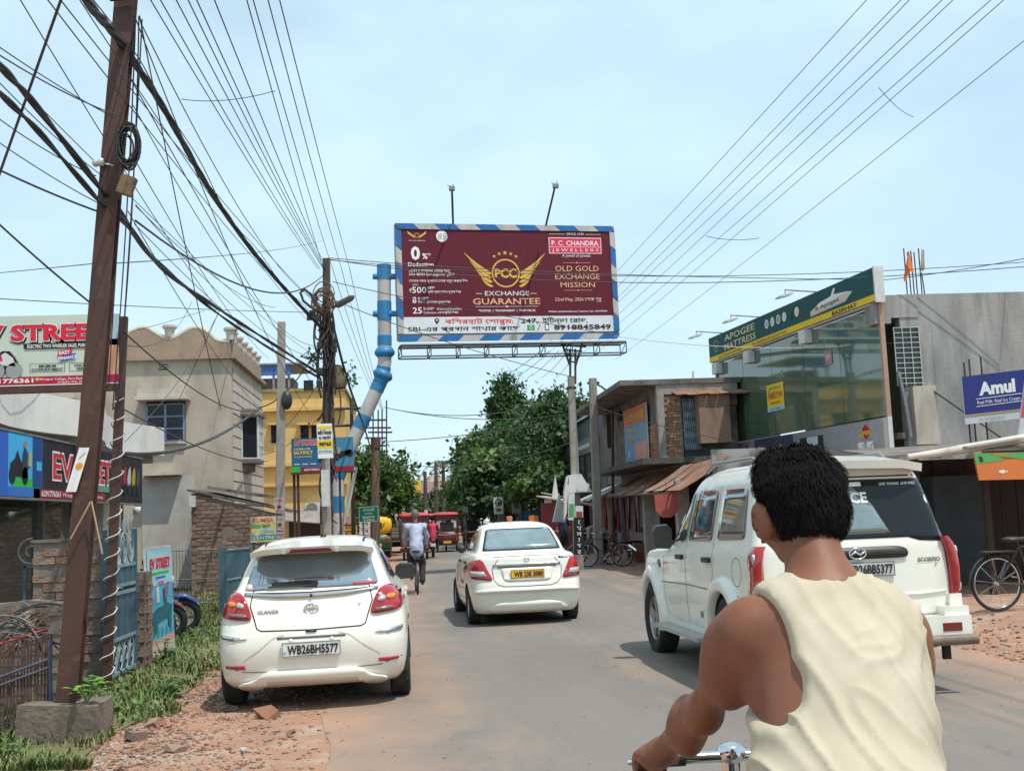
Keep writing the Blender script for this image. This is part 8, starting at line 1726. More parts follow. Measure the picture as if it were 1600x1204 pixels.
 T.ell(pel+np.array((0,0,-.03)),(.172,.132,.09),k=.05);T.cut_plane(pel+np.array((0,0,.06)),(0,0,1));skin_obj('trousers',T,mat('dark_trousers',(.05,.055,.075),.85,col2=(.035,.04,.055),vs=12),r,base)
 # hair: cap of curls with loose strands
 Hh=SDF(head-.16,head+.17,.0045);Hh.ell(H(0,-.014,.024),(0.0774,0.0954,0.0882),k=.01,rot=Rm);Hh.ell(H(0,-.035,-.018),(0.072,0.0702,0.0675),k=.02,rot=Rm);Hh.ell(H(.0,.03,.088),(0.0612,0.0558,0.0306),k=.03,rot=Rm)
 for a,b,c,q in((.05,-.02,.092,.03),(-.05,-.01,.09,.032),(0,-.05,.094,.034),(.07,-.03,.055,.03),(-.075,-.02,.055,.026),(.02,.04,.108,.026),(-.03,.02,.106,.028)):Hh.ell(H(a,b,c),(q*.9,q*.9,q*.9),k=.02)
 Hh.ell(H(0,.105,-.045),(0.09,0.0765,0.0765),k=.01,op='-',rot=Rm)
 for s in(-1,1):Hh.ell(H(s*.104,.004,-.018),(0.034,0.040,0.050),k=.01,op='-',rot=Rm);Hh.ell(H(s*.088,.02,-.09),(0.045,0.072,0.036),k=.01,op='-',rot=Rm)
 Hh.ell(H(0,-.06,-.142),(0.09,0.081,0.0558),k=.015,op='-',rot=Rm)
 def curls(V):return np.array([.0045*noise.noise(Vector(p)*38)+.0018*noise.noise(Vector(p)*95)for p in V])
 V,Q=Hh.mesh();V=relax(V,Q,1);N=vnormals(V,Q);V=V+N*curls(V)[:,None];ho=link('hair',npmesh('hair',V-np.array(base),Q,hair_m,True),r)
 rn=np.random.RandomState(3);pick=rn.choice(len(V),8000);SV=[];SF=[]
 for i in pick:
  p=V[i];n=N[i];t=-up*1.0-fw*.25+sd*.9*noise.noise(Vector(p)*22)+rn.randn(3)*.22;t=t-n*(t@n);t/=np.linalg.norm(t)+1e-9;L=rn.uniform(.012,.026);q1=p+n*(.003+L*.10)+t*L*.5;q2=p+n*(.002+L*.05)+t*L*1.0;w=np.cross(n,t)*.0011;k=len(SV);SV+=[p-w,p+w,q1+w*.9,q1-w*.9,q2];SF+=[(k,k+1,k+2,k+3),(k+3,k+2,k+4,k+4)]
 SF4=[f for f in SF if f[2]!=f[3]];SF3=[f[:3]for f in SF if f[2]==f[3]]
 b=MB();b.add([tuple(q-np.array(base))for q in SV],SF4+SF3,0,True);o=link('hair_strands',b.mesh('hair_strands',hair_m),ho);o['kind']='stuff'
 # the pedal rickshaw he rides
 rk=thing('cycle_rickshaw','pedal rickshaw with bare chrome handlebar under the man in the vest','cycle rickshaw',(float(stem[0]),2.0,0));st=Vector(stem);ax=Vector((1,.02,-.012))
 b=MB();b.tube([st-ax*.205,st-ax*.06,st+ax*.06,st+ax*.205],.0125,12);b.build('handlebar',chrome,rk)
 for s in(-1,1):b=MB();b.tube([st+ax*s*.105,st+ax*s*.21],.0165,12);b.build('grip',black_plastic,rk)
 b=MB();b.tube([st+Vector((0,.01,.018)),st+Vector((0,.012,-.10)),Vector((st.x,2.62,.62))],[.024,.017,.019],12);b.ell(st+Vector((0,.002,.006)),(.034,.028,.024),14,8);b.lathe([(.001,.0),(.012,.0),(.012,.012),(.001,.014)],st+Vector((0,-.022,.01)),(0,-1,.3),6,0,False);b.build('stem',chrome,rk)
 b=MB();b.tube([st-ax*.12+Vector((0,-.01,-.005)),st-ax*.14+Vector((0,.05,-.02)),st-ax*.22+Vector((0,.06,-.015))],.006,6);b.build('brake_lever',chrome,rk)
 fr=Vector((st.x,2.62,.62));sp=Vector((float(pel[0]),1.82,.88));bb=Vector((float(pel[0])-.0,2.05,.42))
 b=MB();[b.tube([p,q],.019,8)for p,q in((fr,sp),(fr+Vector((0,.03,-.08)),bb),(bb,sp),(bb,Vector((bb.x,1.0,.42))),(sp,Vector((bb.x,1.0,.42))),(Vector((bb.x-.4,1.0,.42)),Vector((bb.x+.4,1.0,.42))))];b.build('frame',mat('rickshaw_green',(.03,.10,.06),.5,col2=(.06,.06,.05),vs=8),rk)
 b=MB();b.ell(sp+Vector((0,-.02,.035)),(.115,.14,.04),14,8);b.ell(sp+Vector((0,.12,.035)),(.045,.12,.03),12,8);b.build('saddle',black_plastic,rk)
 b=MB();cycle_wheel(b,(st.x,2.78,.35),.35,(1,0,0),24,.022);w=b.build('front_wheel',[rubber,chrome],rk)
 b=MB();[b.tube([(st.x+s*.05,2.78,.35),(st.x+s*.04,2.66,.58),(st.x,2.62,.63)],.013,7)for s in(-1,1)];b.build('fork',chrome,rk)
 b=MB();b.lathe([(.10,-.004),(.115,-.004),(.115,.004),(.10,.004)],bb+Vector((.06,0,0)),(1,0,0),24,0,False,True)
 for s in(-1,1):e=bb+Vector((s*.10,.05*s*-1,.12*s*-1));b.tube([bb+Vector((s*.07,0,0)),e],.011,6);b.box(e+Vector((s*.03,0,0)),(.10,.07,.025))
 b.build('crank',chrome,rk)
hero()
def crowd():
 sh=lambda n,c:mat('shirt_'+n,c,.85,col2=tuple(q*.75 for q in c),vs=7);tr=lambda n,c:mat('trousers_'+n,c,.85,col2=tuple(q*.7 for q in c),vs=7)
 x=PY(652,900,25).x;J=riding((x,25.02,.02),R(2),lean=.20,seat=.93,reach=.52,bar=.98);person('man in pale blue shirt riding a bicycle along the left road edge',J,sh('pale_blue',(.42,.47,.62)),tr('dark',(.035,.028,.03)),.016,1.7,mat('grey_hair',(.20,.19,.18),.8,col2=(.05,.05,.05),vs=30))
 def walker(px,Y,lab,s,t,yaw=0,step=.12,H=1.66,z=0.0,hat=None,bend=0.0):
  q=PY(px,860,Y);c,sn=math.cos(yaw),math.sin(yaw);k=H/1.7;P=lambda a,b,e:(q.x+c*a-sn*b,Y+sn*a+c*b,z+e*k);bd=bend
  person(lab,dict(hip=P(0,0,.92),chest=P(0,.30*bd,1.26-.25*bd),neck=P(0,.55*bd,1.45-.42*bd),head=P(0,.66*bd+.01,1.60-.50*bd),face=P(0,.66*bd+.2,1.58-.7*bd),shl=P(-.17,.42*bd,1.38-.34*bd),shr=P(.17,.42*bd,1.38-.34*bd),ell=P(-.23,-.03+.5*bd,1.10-.45*bd),elr=P(.23,.03+.5*bd,1.10-.45*bd),hal=P(-.22,.10+.55*bd,.86-.4*bd),har=P(.22,.12+.55*bd,.88-.4*bd),knl=P(-.09,step*.7,.50),knr=P(.09,-step*.3,.50),fol=P(-.09,step,.06),**{'for':P(.09,-step,.06)}),s,t,.024,.7,hat)
 walker(943,34.5,'person bending forward over bicycles beside the lamp post',sh('white_maroon',(.40,.34,.36)),tr('brown',(.05,.04,.035)),R(75),.08,1.6,.1,None,.95)
 walker(882,41,'person in dark clothes standing before the red kiosk',sh('navy',(.04,.05,.09)),tr('black',(.02,.02,.022)),R(170),.05,1.62,.05)
 walker(868,47,'person in a pinkish shirt at the far roadside kiosk',sh('rose',(.38,.2,.22)),tr('dark',(.035,.028,.03)),R(190),.05,1.6,.05)
 walker(645,60,'distant pedestrian in a white shirt behind the cyclist on the left verge',sh('white',(.55,.54,.52)),tr('black',(.02,.02,.022)),R(10),.15,1.62)
 walker(728,66,'distant pedestrian in dark red walking beside the maroon electric rickshaw',sh('wine',(.16,.03,.04)),tr('black',(.02,.02,.022)),R(0),.15,1.62)
crowd()
# ------------------------------------------------------------------ traffic further down the road
def slug(b,sec,m=0,k=16,sq=3.2):
 """rounded-box loft along y; sec rows: y, half width, z low, z high"""
 V=[]
 for y,w,z0,z1 in sec:
  for j in range(k):
   a=2*math.pi*(j+.5)/k;c,s=math.cos(a),math.sin(a);q=(abs(c)**sq+abs(s)**sq)**(-1/sq);V.append((w*c*q,y,(z0+z1)/2+(z1-z0)/2*s*q))
 n=len(sec);F=[(i*k+j,(i+1)*k+j,(i+1)*k+(j+1)%k,i*k+(j+1)%k)for i in range(n-1)for j in range(k)]
 b.add(V,F+[tuple(range(k)),tuple(range(n*k-1,(n-1)*k-1,-1))],m,True)
def small_wheel(root,x,y,r=.22,w=.10):
 b=MB();b.lathe([(r*.55,-w/2),(r*.9,-w/2),(r,-w*.3),(r,w*.3),(r*.9,w/2),(r*.55,w/2)],(x,y,r),(1,0,0),22,0,True,True);t=b.build('wheel',rubber,root,True);b=MB();b.lathe([(.001,-w*.35),(r*.56,-w*.3),(r*.56,w*.3),(.001,w*.35)],(x,y,r),(1,0,0),18);b.build('rim',grey_metal,t,True)
def auto():
 q=PY(590,870,48);r=thing('auto_rickshaw','yellow topped three wheeled autorickshaw beyond the white hatchback','autorickshaw',(q.x,48,0),R(1));ye=mat('auto_yellow',(.80,.46,.02),.45,col2=(.68,.37,.02),vs=3);gr=mat('auto_green',(.02,.09,.045),.4,col2=(.015,.06,.03),vs=3)
 b=MB();slug(b,[(-.02,.52,1.02,1.66),(.04,.60,.98,1.72),(.5,.63,.98,1.76),(1.5,.63,1.3,1.76),(1.9,.55,1.4,1.70),(2.0,.40,1.5,1.64)]);b.build('canopy',ye,r,True)
 b=MB();slug(b,[(0,.56,.30,1.00),(.06,.62,.26,1.02),(.7,.63,.26,1.02),(1.1,.60,.24,.8)]);b.build('body',gr,r,True)
 b=MB();slug(b,[(1.6,.5,.3,.9),(2.1,.40,.3,1.0),(2.4,.2,.35,.9)]);b.build('front_cowl',gr,r,True)
 b=MB();b.slab((-.22,-.03,1.24),(.44,0,0),(0,.03,0),(0,0,.26));w=b.build('rear_window',black_plastic,r,True);b=MB();b.slab((-.17,-.036,1.28),(.34,0,0),(0,.008,0),(0,0,.18));b.build('pane',car_rear_glass,w,True)
 for s in(-1,1):
  small_wheel(r,s*.50,.35);b=MB();b.box((s*.46,-.01,.72),(.12,.03,.16));b.build('tail_light',lamp_red,r,True);b=MB();b.box((s*.46,-.015,.86),(.12,.03,.08));b.build('indicator',lamp_amber,r,True);b=MB();b.tube([(s*.58,1.1,.8),(s*.57,1.9,1.5)],.02,5);b.build('pillar',dark_metal,r,True)
 small_wheel(r,0,2.25);b=MB();b.tube([(-.6,-.06,.32),(.6,-.06,.32)],.025,6);b.build('bumper',dark_metal,r,True);b=MB();b.slab((-.2,-.02,.5),(.4,0,0),(0,.015,0),(0,0,.12));b.build('number_plate',plate_yellow,r,True)
auto()
def e_rickshaw():
 r=thing('electric_rickshaw','maroon electric rickshaw seen from behind in the middle of the far road','electric rickshaw',(0,0,0),0,'electric rickshaws on the far road');ma=mat('rickshaw_maroon',(.12,.018,.022),.4,coat=.3,col2=(.09,.014,.018),vs=3);re=mat('rickshaw_roof',(.48,.03,.05),.45,col2=(.4,.03,.045),vs=3)
 b=MB();slug(b,[(-.1,.52,1.68,1.74),(0,.56,1.64,1.80),(1.2,.58,1.66,1.84),(2.2,.54,1.66,1.80),(2.35,.42,1.68,1.74)]);b.build('roof',re,r,True)
 b=MB();slug(b,[(0,.50,.32,.92),(.05,.55,.30,.94),(.5,.56,.3,.92)]);b.build('rear_body',ma,r,True)
 b=MB();b.bbox((-.5,.5,.30),(.5,2.2,.42));b.build('floor',ma,r,True)
 b=MB();slug(b,[(1.9,.5,.4,1.0),(2.3,.42,.45,1.05),(2.5,.2,.5,.9)]);b.build('front_cowl',ma,r,True)
 for s in(-1,1):
  for y in(.06,1.1,2.1):b=MB();b.tube([(s*.52,y,.8),(s*.52,y,1.70)],.022,6);b.build('pillar',dark_metal,r,True)
  b=MB();b.box((s*.44,-.03,.62),(.09,.04,.22));b.build('tail_light',lamp_red,r,True);small_wheel(r,s*.45,.40,.20,.08)
  b=MB();b.slab((s*.38-.06,.0,1.10),(.12,0,0),(0,.03,0),(0,0,.34));b.build('side_flap',white_frame,r,True)
 b=MB();b.slab((-.52,.02,1.45),(1.04,0,0),(0,.03,0),(0,0,.22));b.build('rear_hood',ma,r,True)
 b=MB();b.slab((-.32,.04,.94),(.64,0,0),(0,.12,0),(0,0,.42));b.build('seat_back',black_plastic,r,True)
 small_wheel(r,0,2.3,.20,.08);b=MB();b.slab((-.18,-.02,.40),(.36,0,0),(0,.02,0),(0,0,.11));b.build('number_plate',plate_yellow,r,True);b=MB();b.slab((-.40,-.015,.78),(.80,0,0),(0,.02,0),(0,0,.03));b.build('trim',chrome,r,True);b=MB();b.tube([(-.55,-.05,.32),(.55,-.05,.32)],.025,6);b.build('bumper',dark_metal,r,True)
 spots=[(699,52,0,None),(650,44,4,'electric rickshaw with a red roof hidden behind the cyclist'),(739,58,-3,'electric rickshaw partly hidden by the white saloon taxi'),(668,66,2,'small distant electric rickshaw between the cyclist and the maroon one'),(717,76,0,'farthest electric rickshaw near the trees')]
 for i,(px,Y,a,lb)in enumerate(spots):
  o=r if i==0 else copy_tree(r,label=lb);o.location=(PY(px,850,Y).x,Y,.02);o.rotation_euler=(0,0,R(a))
e_rickshaw()
def lorry():
 q=PY(620,860,54);r=thing('loaded_lorry','small lorry carrying a load under a grey tarpaulin behind the autorickshaw','lorry',(q.x,54,0),R(1));st=mat('lorry_tan',(.30,.25,.20),.7,col2=(.2,.16,.13),vs=3);b=MB();b.bbox((-.75,0,.55),(.75,2.6,.72));b.build('bed',st,r,True)
 for i in range(3):b=MB();b.bbox((-.75,-.05,.74+i*.17),(.75,-.01,.89+i*.17));b.build('tailboard_plank',st,r,True)
 b=MB();slug(b,[(.15,.62,.72,1.75),(.3,.66,.72,2.05),(1.2,.68,.72,2.15),(2.4,.6,.72,2.0),(2.55,.4,.8,1.8)],0,20,2.6);V=[Vector(v)+Vector((noise.noise(Vector(v)*3),noise.noise(Vector(v)*3+Vector((5,5,5))),noise.noise(Vector(v)*3+Vector((9,9,9)))))*.10 for v in b.v];b.v=[tuple(v)for v in V];b.build('tarpaulin',mat('grey_tarp',(.36,.33,.33),.8,col2=(.24,.22,.22),vs=4,bump=.5,bs=9),r,True)
 b=MB();slug(b,[(2.7,.72,.5,1.9),(3.2,.75,.5,1.95),(3.9,.72,.5,1.2)]);b.build('cab',mat('cab_blue',(.06,.10,.2),.5),r,True)
 for s in(-1,1):small_wheel(r,s*.62,.7,.33,.2);small_wheel(r,s*.62,3.2,.33,.2);b=MB();b.box((s*.6,-.02,.62),(.16,.04,.1));b.build('tail_light',lamp_red,r,True)
 b=MB();b.bbox((-.7,.3,.3),(.7,3.6,.55));b.build('chassis',under_dark,r,True)
 q=PY(660,850,84);r=thing('white_van','far white van at the end of the busy road','van',(q.x,84,0));b=MB();slug(b,[(0,.72,.35,1.75),(.1,.8,.3,1.85),(2.6,.8,.3,1.85),(3.2,.78,.3,1.2),(3.6,.7,.35,1.0)]);b.build('body',car_white,r,True);b=MB();b.slab((-.6,-.03,1.15),(1.2,0,0),(0,.03,0),(0,0,.5));b.build('rear_window',car_glass,r,True)
 for s in(-1,1):small_wheel(r,s*.68,.6,.28,.16);small_wheel(r,s*.68,2.9,.28,.16);b=MB();b.box((s*.7,-.02,.9),(.12,.04,.25));b.build('tail_light',lamp_red,r,True)
 q=PY(752,845,70);r=thing('silver_car','far pale car among the traffic beyond the taxi','car',(q.x,70,0));b=MB();slug(b,[(0,.7,.3,.95),(.1,.78,.25,1.0),(3.4,.76,.25,.95),(3.7,.6,.3,.8)]);slug(b,[(.3,.62,.9,1.35),(.7,.64,.9,1.48),(2.0,.62,.9,1.46),(2.7,.5,.9,1.1)]);b.build('body',car_white,r,True);b=MB();b.slab((-.5,.27,1.0),(1.0,0,0),(0,.2,.36),(0,-.02,.01));b.build('rear_window',car_glass,r,True)
 for s in(-1,1):small_wheel(r,s*.66,.6,.28,.16);small_wheel(r,s*.66,2.9,.28,.16)
lorry()
def motorcycle():
 q=PY(677,868,46);r=thing('motorcycle','dark motorcycle ridden by a person in red left of the maroon rickshaw','motorcycle',(q.x,45.7,.02));
 for y in(0,1.25):b=MB();b.lathe([(.2,-.05),(.28,-.05),(.30,0),(.28,.05),(.2,.05)],(0,y,.3),(1,0,0),22,0,True,True);b.lathe([(.001,-.06),(.2,-.03),(.2,.03),(.001,.06)],(0,y,.3),(1,0,0),16,1);b.build('wheel',[rubber,grey_metal],r,True)
 b=MB();slug(b,[(-.3,.08,.62,.74),(.0,.13,.6,.80),(.5,.14,.62,.80),(.7,.12,.66,.92),(1.0,.10,.7,.95),(1.1,.05,.75,.85)],0,12,2.4);b.build('body',bike_black,r,True);b=MB();b.ell((0,.6,.42),(.14,.25,.18),12,8);b.build('engine',grey_metal,r,True)
 b=MB();b.tube([(-.36,.9,1.02),(0,1.0,1.0),(.36,.9,1.02)],.016,6);b.tube([(0,1.0,1.0),(0,1.25,.3)],.03,6);b.build('handlebar',chrome,r,True);b=MB();b.box((0,-.34,.68),(.12,.05,.08));b.build('tail_lamp',lamp_red,r,True);b=MB();b.box((0,-.36,.52),(.2,.01,.12));b.build('number_plate',plate_white,r,True)
 sh=mat('shirt_red',(.50,.04,.08),.85);J=riding((q.x,45.9,.02),0,lean=.10,seat=.80,reach=.5,bar=1.0);J['fol']=(q.x-.18,46.25,.36);J['for']=(q.x+.18,46.25,.36);J['knl']=(q.x-.2,46.3,.72);J['knr']=(q.x+.2,46.3,.72);person('motorcyclist in a red shirt riding away left of the maroon rickshaw',J,sh,mat('trousers_black',(.02,.02,.022),.85),.022,.9)
motorcycle()
# ------------------------------------------------------------------ kiosks and signs further up on both sides
def kiosk(lab,x,y,w,d,h,wallm,roofm,rz=0.0,goods=None):
 r=thing('kiosk',lab,'kiosk',(x,y,0),rz);b=MB();b.bbox((-w/2,d-.05,0),(w/2,d,h));b.bbox((-w/2,0,0),(-w/2+.05,d-.05,h));b.bbox((w/2-.05,0,0),(w/2,d-.05,h));b.build('wall',wallm,r,True)
 b=MB();b.bbox((-w/2+.05,0,0),(w/2-.05,.4,.8));b.build('counter',wallm,r,True);b=MB();b.prism([(-w/2-.3,-.7,h-.25),(w/2+.3,-.7,h-.25),(w/2+.3,d+.1,h+.25),(-w/2-.3,d+.1,h+.25)],(0,0,.05));b.build('roof',roofm,r,True)
 rn=random.Random(int(x*100+y))
 for i in range(7):b=MB();b.box((-w/2+w*(i+.5)/7,.2,.8+.12),(w/9,.2,.22+rn.uniform(0,.1)));b.build('goods',mat('goods_%d'%(i%4),[(.4,.1,.05),(.4,.3,.05),(.1,.2,.3),(.3,.3,.28)][i%4],.7),r,True)
 return r
def roadside():
 red=mat('kiosk_red',(.30,.03,.04),.6,col2=(.22,.03,.03),vs=2);bluek=mat('kiosk_blue',(.06,.16,.32),.6,col2=(.05,.12,.25),vs=2);tarp=mat('tarp_pink',(.55,.42,.38),.7,col2=(.42,.3,.27),vs=3)
 kiosk('red painted kiosk with pale sloping roof right of the taxi',6.6,43.5,2.4,1.6,2.0,red,tarp,R(75));kiosk('white kiosk with gabled hood beyond the red kiosk',6.9,47.5,1.6,1.4,2.2,white_wall,white_wall,R(80));kiosk('blue kiosk at the foot of the dark trees',6.4,53,2.2,1.6,1.8,bluek,tin_blue,R(82));kiosk('small red roofed kiosk far up the right side',5.9,62,2.5,1.6,1.9,tin_grey,mat('rickshaw_roof',(.48,.03,.05),.45),R(84))
 # gable hoods and flags by the stalls
 for i,(px,py,Y)in enumerate(((868,775,43),(874,790,40))):
  a=PY(px-10,815,Y);c=PY(px+10,815,Y);t=PY(px,742 if i==0 else 770,Y);b=MB();b.prism([a,c,c.lerp(t,.55),t,a.lerp(t,.55)],(0,.25,0));o=b.build('gable_board',white_wall);tag(o,('taller' if i==0 else 'shorter')+' of two white pointed boards over the kiosks beside the pale pole','board')
 for i,(px,py,Y,col,lab)in enumerate(((872,785,40.5,(.75,.28,.03),'orange and yellow flag drooping over the kiosk roof'),(826,806,44,(.75,.17,.03),'small orange flag at the left end of the kiosks'))):
  p=PY(px,py,Y);V=[(0,0,0),(.18,.05,.04),(.36,-.04,.0),(.42,.02,-.35),(.22,.06,-.42),(.03,-.03,-.38)];b=MB();b.add([p+Vector(v)for v in V]+[p+Vector(v)+Vector((0,.012,0))for v in V],[(0,5,4,1),(1,4,3,2),(6,7,10,11),(7,8,9,10)]);b.tube([p+Vector((0,0,.1)),p+Vector((0,0,-1.6))],.015,5,1);o=b.build('flag',[mat('flag_%d'%i,col,.8,col2=(.1,.35,.1)if i==0 else(.6,.3,.03),vs=3),thin_rust]);tag(o,lab,'flag')
 for i,(px,y0,y1,Y,w,lab,st)in enumerate(((779,776,803,52,14,'white notice board on a short pole before the dark trees','8'),(727,790,800,56,9,'small white board by the tree trunks',''),(807,784,802,50,14,'grey notice board near the kiosks',''),(666,796,808,70,5,'tiny white sign far up the left side',''))):
  a=PY(px-w/2,y1,Y);c=PY(px+w/2,y0,Y);r=thing('notice_board',lab,'sign',(a.x,Y,0));b=MB();b.bbox((a.x,Y,a.z),(c.x,Y+.05,c.z));b.build('board',white_frame if i!=2 else grey_metal,r);b=MB();b.tube([((a.x+c.x)/2,Y+.06,0),((a.x+c.x)/2,Y+.06,c.z)],.04,6);b.build('post',grey_metal,r)
  if i==0:P=Panel((a.x,Y-.01,a.z),(c.x-a.x,0,0),(0,0,c.z-a.z));P.ring(.5,.68,.17,.04,ink_black,1);P.rect(.25,.15,.75,.35,flat('dull_red',(.3,.05,.05)),1);P.build(r)
 p=PY(816,760,50);r=thing('loudspeaker','pale horn loudspeaker fixed on a pole before the dark trees','loudspeaker',p.to_tuple());b=MB();b.lathe([(.03,.4),(.06,.25),(.12,.1),(.27,0),(.25,.02),(.10,.12)],p,(.15,1,0),18);b.build('horn',white_frame,r);b=MB();b.tube([(p.x,p.y+.45,0),(p.x,p.y+.45,p.z+.2)],.05,6);b.build('pole',dark_pole,r)
 # shop row on the left beyond the yellow building
 for i,(y,w,h,lab,m)in enumerate(((58,7,4.2,'low cream shophouse beyond the yellow building',beige_pale),(72,9,5.0,'pale grey shophouse far up the left side',white_wall),(92,10,6.0,'ochre shophouse at the left end of the road',yellow_wall))):
  x=-5.6+.012*y;r=thing('shophouse',lab,'building',(x-3,y+w/2,0));b=MB();b.bbox((x-8,y,0),(x,y+w,h));b.build('wall',m,r);b=MB();b.bbox((x-8.1,y-.1,h),(x+.25,y+w+.1,h+.15));b.build('roof',slab_dark,r);b=MB();b.prism([(x,y+.2,2.7),(x,y+w-.2,2.7),(x+1.3,y+w-.2,2.2),(x+1.3,y+.2,2.2)],(0,0,.05));b.build('awning',tin_grey,r)
  for k in range(3):b=MB();b.bbox((x,y+.5+k*w/3.2,.2),(x+.03,y+.5+k*w/3.2+w/4,2.1));b.build('shop_opening',dark_room,r);b=MB();b.bbox((x-6+k*2,y-.03,2.9),(x-5+k*2,y,3.9));b.build('window',window_glass,r)
 for i,(px0,px1,y0,y1,Y,c1,lab,lines)in enumerate(((536,559,818,846,37,(.14,.02,.04),'maroon banner with yellow lettering beside the striped mast',['SSN','ET','RTI']),(562,578,812,846,39,(.5,.47,.47),'whitish red lettered banner behind the green sign',['বই','ঘর']),(540,556,806,816,38,(.35,.3,.3),'narrow grey shop sign above the maroon banner',[]))):
  a,c=PY(px0,y1,Y),PY(px1,y0,Y);r=thing('hanging_banner',lab,'banner',(a.x,Y,0));b=MB();b.bbox((a.x,Y,a.z),(c.x,Y+.03,c.z));b.build('sheet',flat('b%d'%i,c1),r)
  for x in(a.x+.03,c.x-.03):b=MB();b.tube([(x,Y+.05,0),(x,Y+.05,c.z+.05)],.025,5);b.build('post',thin_rust,r)
  if lines:
   P=Panel((a.x,Y-.006,a.z),(c.x-a.x,0,0),(0,0,c.z-a.z))
   for k,st in enumerate(lines):P.rect(.05,.95-(k+1)*.31,.95,.90-k*.31,flat('mustard',(.62,.42,.05))if i==0 else flat('pale',(.6,.62,.62)),1);P.text(.5,.73-k*.31,.16,st,flat('dull_maroon',(.2,.05,.06)),2,bold=.04,width=.7)
   P.build(r)
   # far end
 Y=118;a,c=PY(655,800,Y),PY(694,742,Y);r=thing('pink_house','far pink house with small gable at the end of the road','house',((a.x+c.x)/2,Y,0));b=MB();b.bbox((a.x,Y,0),(c.x+1,Y+8,PY(670,752,Y).z));b.build('wall',mat('pink_wall',(.50,.32,.31),.85,col2=(.44,.27,.26),vs=1),r);b=MB();b.bbox((a.x+1,Y+1,PY(670,752,Y).z),(c.x,Y+7,c.z));b.build('upper_wall',mat('cream_wall',(.55,.48,.36),.85),r);g0,g1,g2=PY(671,768,Y-.3),PY(687,768,Y-.3),PY(679,759,Y-.3);b=MB();b.prism([g0,g1,g2],(0,.3,0));b.build('gable',slab_dark,r)
 for k in range(3):b=MB();p=PY(661+k*11,782,Y-.05);b.bbox(p,p+Vector((.6,.05,.8)));b.build('window',window_glass,r)
 Y=104;a,c=PY(627,775,Y),PY(657,749,Y);r=thing('hoarding','yellow and orange hoarding above the far shops','billboard',(a.x,Y,0));b=MB();b.bbox((a.x,Y,a.z),(c.x,Y+.1,c.z));b.build('board',white_frame,r)
 for x in(a.x+.2,c.x-.2):b=MB();b.tube([(x,Y+.2,0),(x,Y+.2,c.z)],.06,5);b.build('leg',dark_metal,r)
 P=Panel((a.x,Y-.02,a.z),(c.x-a.x,0,0),(0,0,c.z-a.z));P.rect(0,0,1,1,yel,0);P.rect(0,0,1,.3,flat('orange_bag',(.62,.18,.05)),1);P.text(.6,.6,.2,'মহাসেল',flat('vermilion',(.6,.12,.04)),2,bold=.05,width=.6);P.build(r)
 Y=106;a,c=PY(615,800,Y),PY(658,778,Y);r=thing('far_shop','far low shop with an ochre band under the yellow hoarding','building',((a.x+c.x)/2,Y,0));b=MB();b.bbox((a.x-3,Y,0),(c.x,Y+6,c.z));b.build('wall',mat('ochre_wall',(.48,.33,.14),.85,col2=(.4,.28,.12),vs=1),r);b=MB();b.bbox((a.x-3,Y-.1,c.z),(c.x,Y+6,c.z+.6));b.build('parapet',mat('brick_red_wall',(.34,.15,.10),.85),r)
 for k in range(4):b=MB();b.bbox((a.x-2+k*1.6,Y-.03,.3),(a.x-.9+k*1.6,Y,2.2));b.build('shop_opening',dark_room,r)
 for i,(x,y,w,h)in enumerate(((9,58,6,4.5),(8.5,72,8,5.5),(7.5,96,10,6))):r=thing('shophouse',('dim grey shophouse under the trees on the right','plain shophouse far up the right side','pale shophouse at the right end of the road')[i],'building',(x+3,y+w/2,0));b=MB();b.bbox((x,y,0),(x+7,y+w,h));b.build('wall',(concrete,white_wall,beige_pale)[i],r);b=MB();b.bbox((x-.5,y-.1,h),(x+7,y+w,h+.15));b.build('roof',slab_dark,r);b=MB();b.bbox((x-.03,y+.5,.2),(x,y+w-.5,2.3));b.build('shop_opening',dark_room,r);b=MB();b.prism([(x,y+.2,2.8),(x,y+w-.2,2.8),(x-1.5,y+w-.2,2.3),(x-1.5,y+.2,2.3)],(0,0,.05));b.build('awning',tin_rust,r)
roadside()
def stall_goods():
 rn=random.Random(31);cm=[mat('crate_%d'%i,c,.8,col2=tuple(q*.6 for q in c),vs=8)for i,c in enumerate([(.26,.17,.09),(.06,.12,.22),(.30,.06,.05),(.22,.21,.19)])];nm=['brown wooden','dark blue plastic','red plastic','grey wooden'];wh=['at the near pillar','under the middle of the awning','under the far awning end','by the banner pole','before the tarpaulin awning','at the kiosk corner']
 for i in range(12):
  k=i%4;y=(27.6,29.8,33.2,35.0,38.2,41.5)[i%6];x=(6.75 if y<31 else 6.6)+rn.uniform(-.1,.3);w,d,h=.5,.36,.28;z=ground_z(x,y)+.03+(h+.01 if i>5 else 0);y=y if i<6 else y+.02;x=x if i<6 else lastx[i%6]
  if i<6:
   if i==0:lastx={}
   lastx[i]=x
  r=thing('crate',nm[k]+' crate '+('on top of the stack ' if i>5 else 'at the bottom of the stack ')+wh[i%6],'crate',(x,y,z),0,'crates in front of the stalls')
  for s in range(3):b=MB();b.bbox((-w/2,-d/2,s*h/3),(w/2,-d/2+.02,(s+1)*h/3-.015));b.build('slat',cm[k],r,True);b=MB();b.bbox((-w/2,-d/2+.022,s*h/3),(-w/2+.02,d/2,(s+1)*h/3-.015));b.build('slat',cm[k],r,True)
  b=MB();b.bbox((-w/2+.022,-d/2+.022,0),(w/2,d/2,h-.04));b.build('contents',cm[(k+1)%4],r,True)
stall_goods()
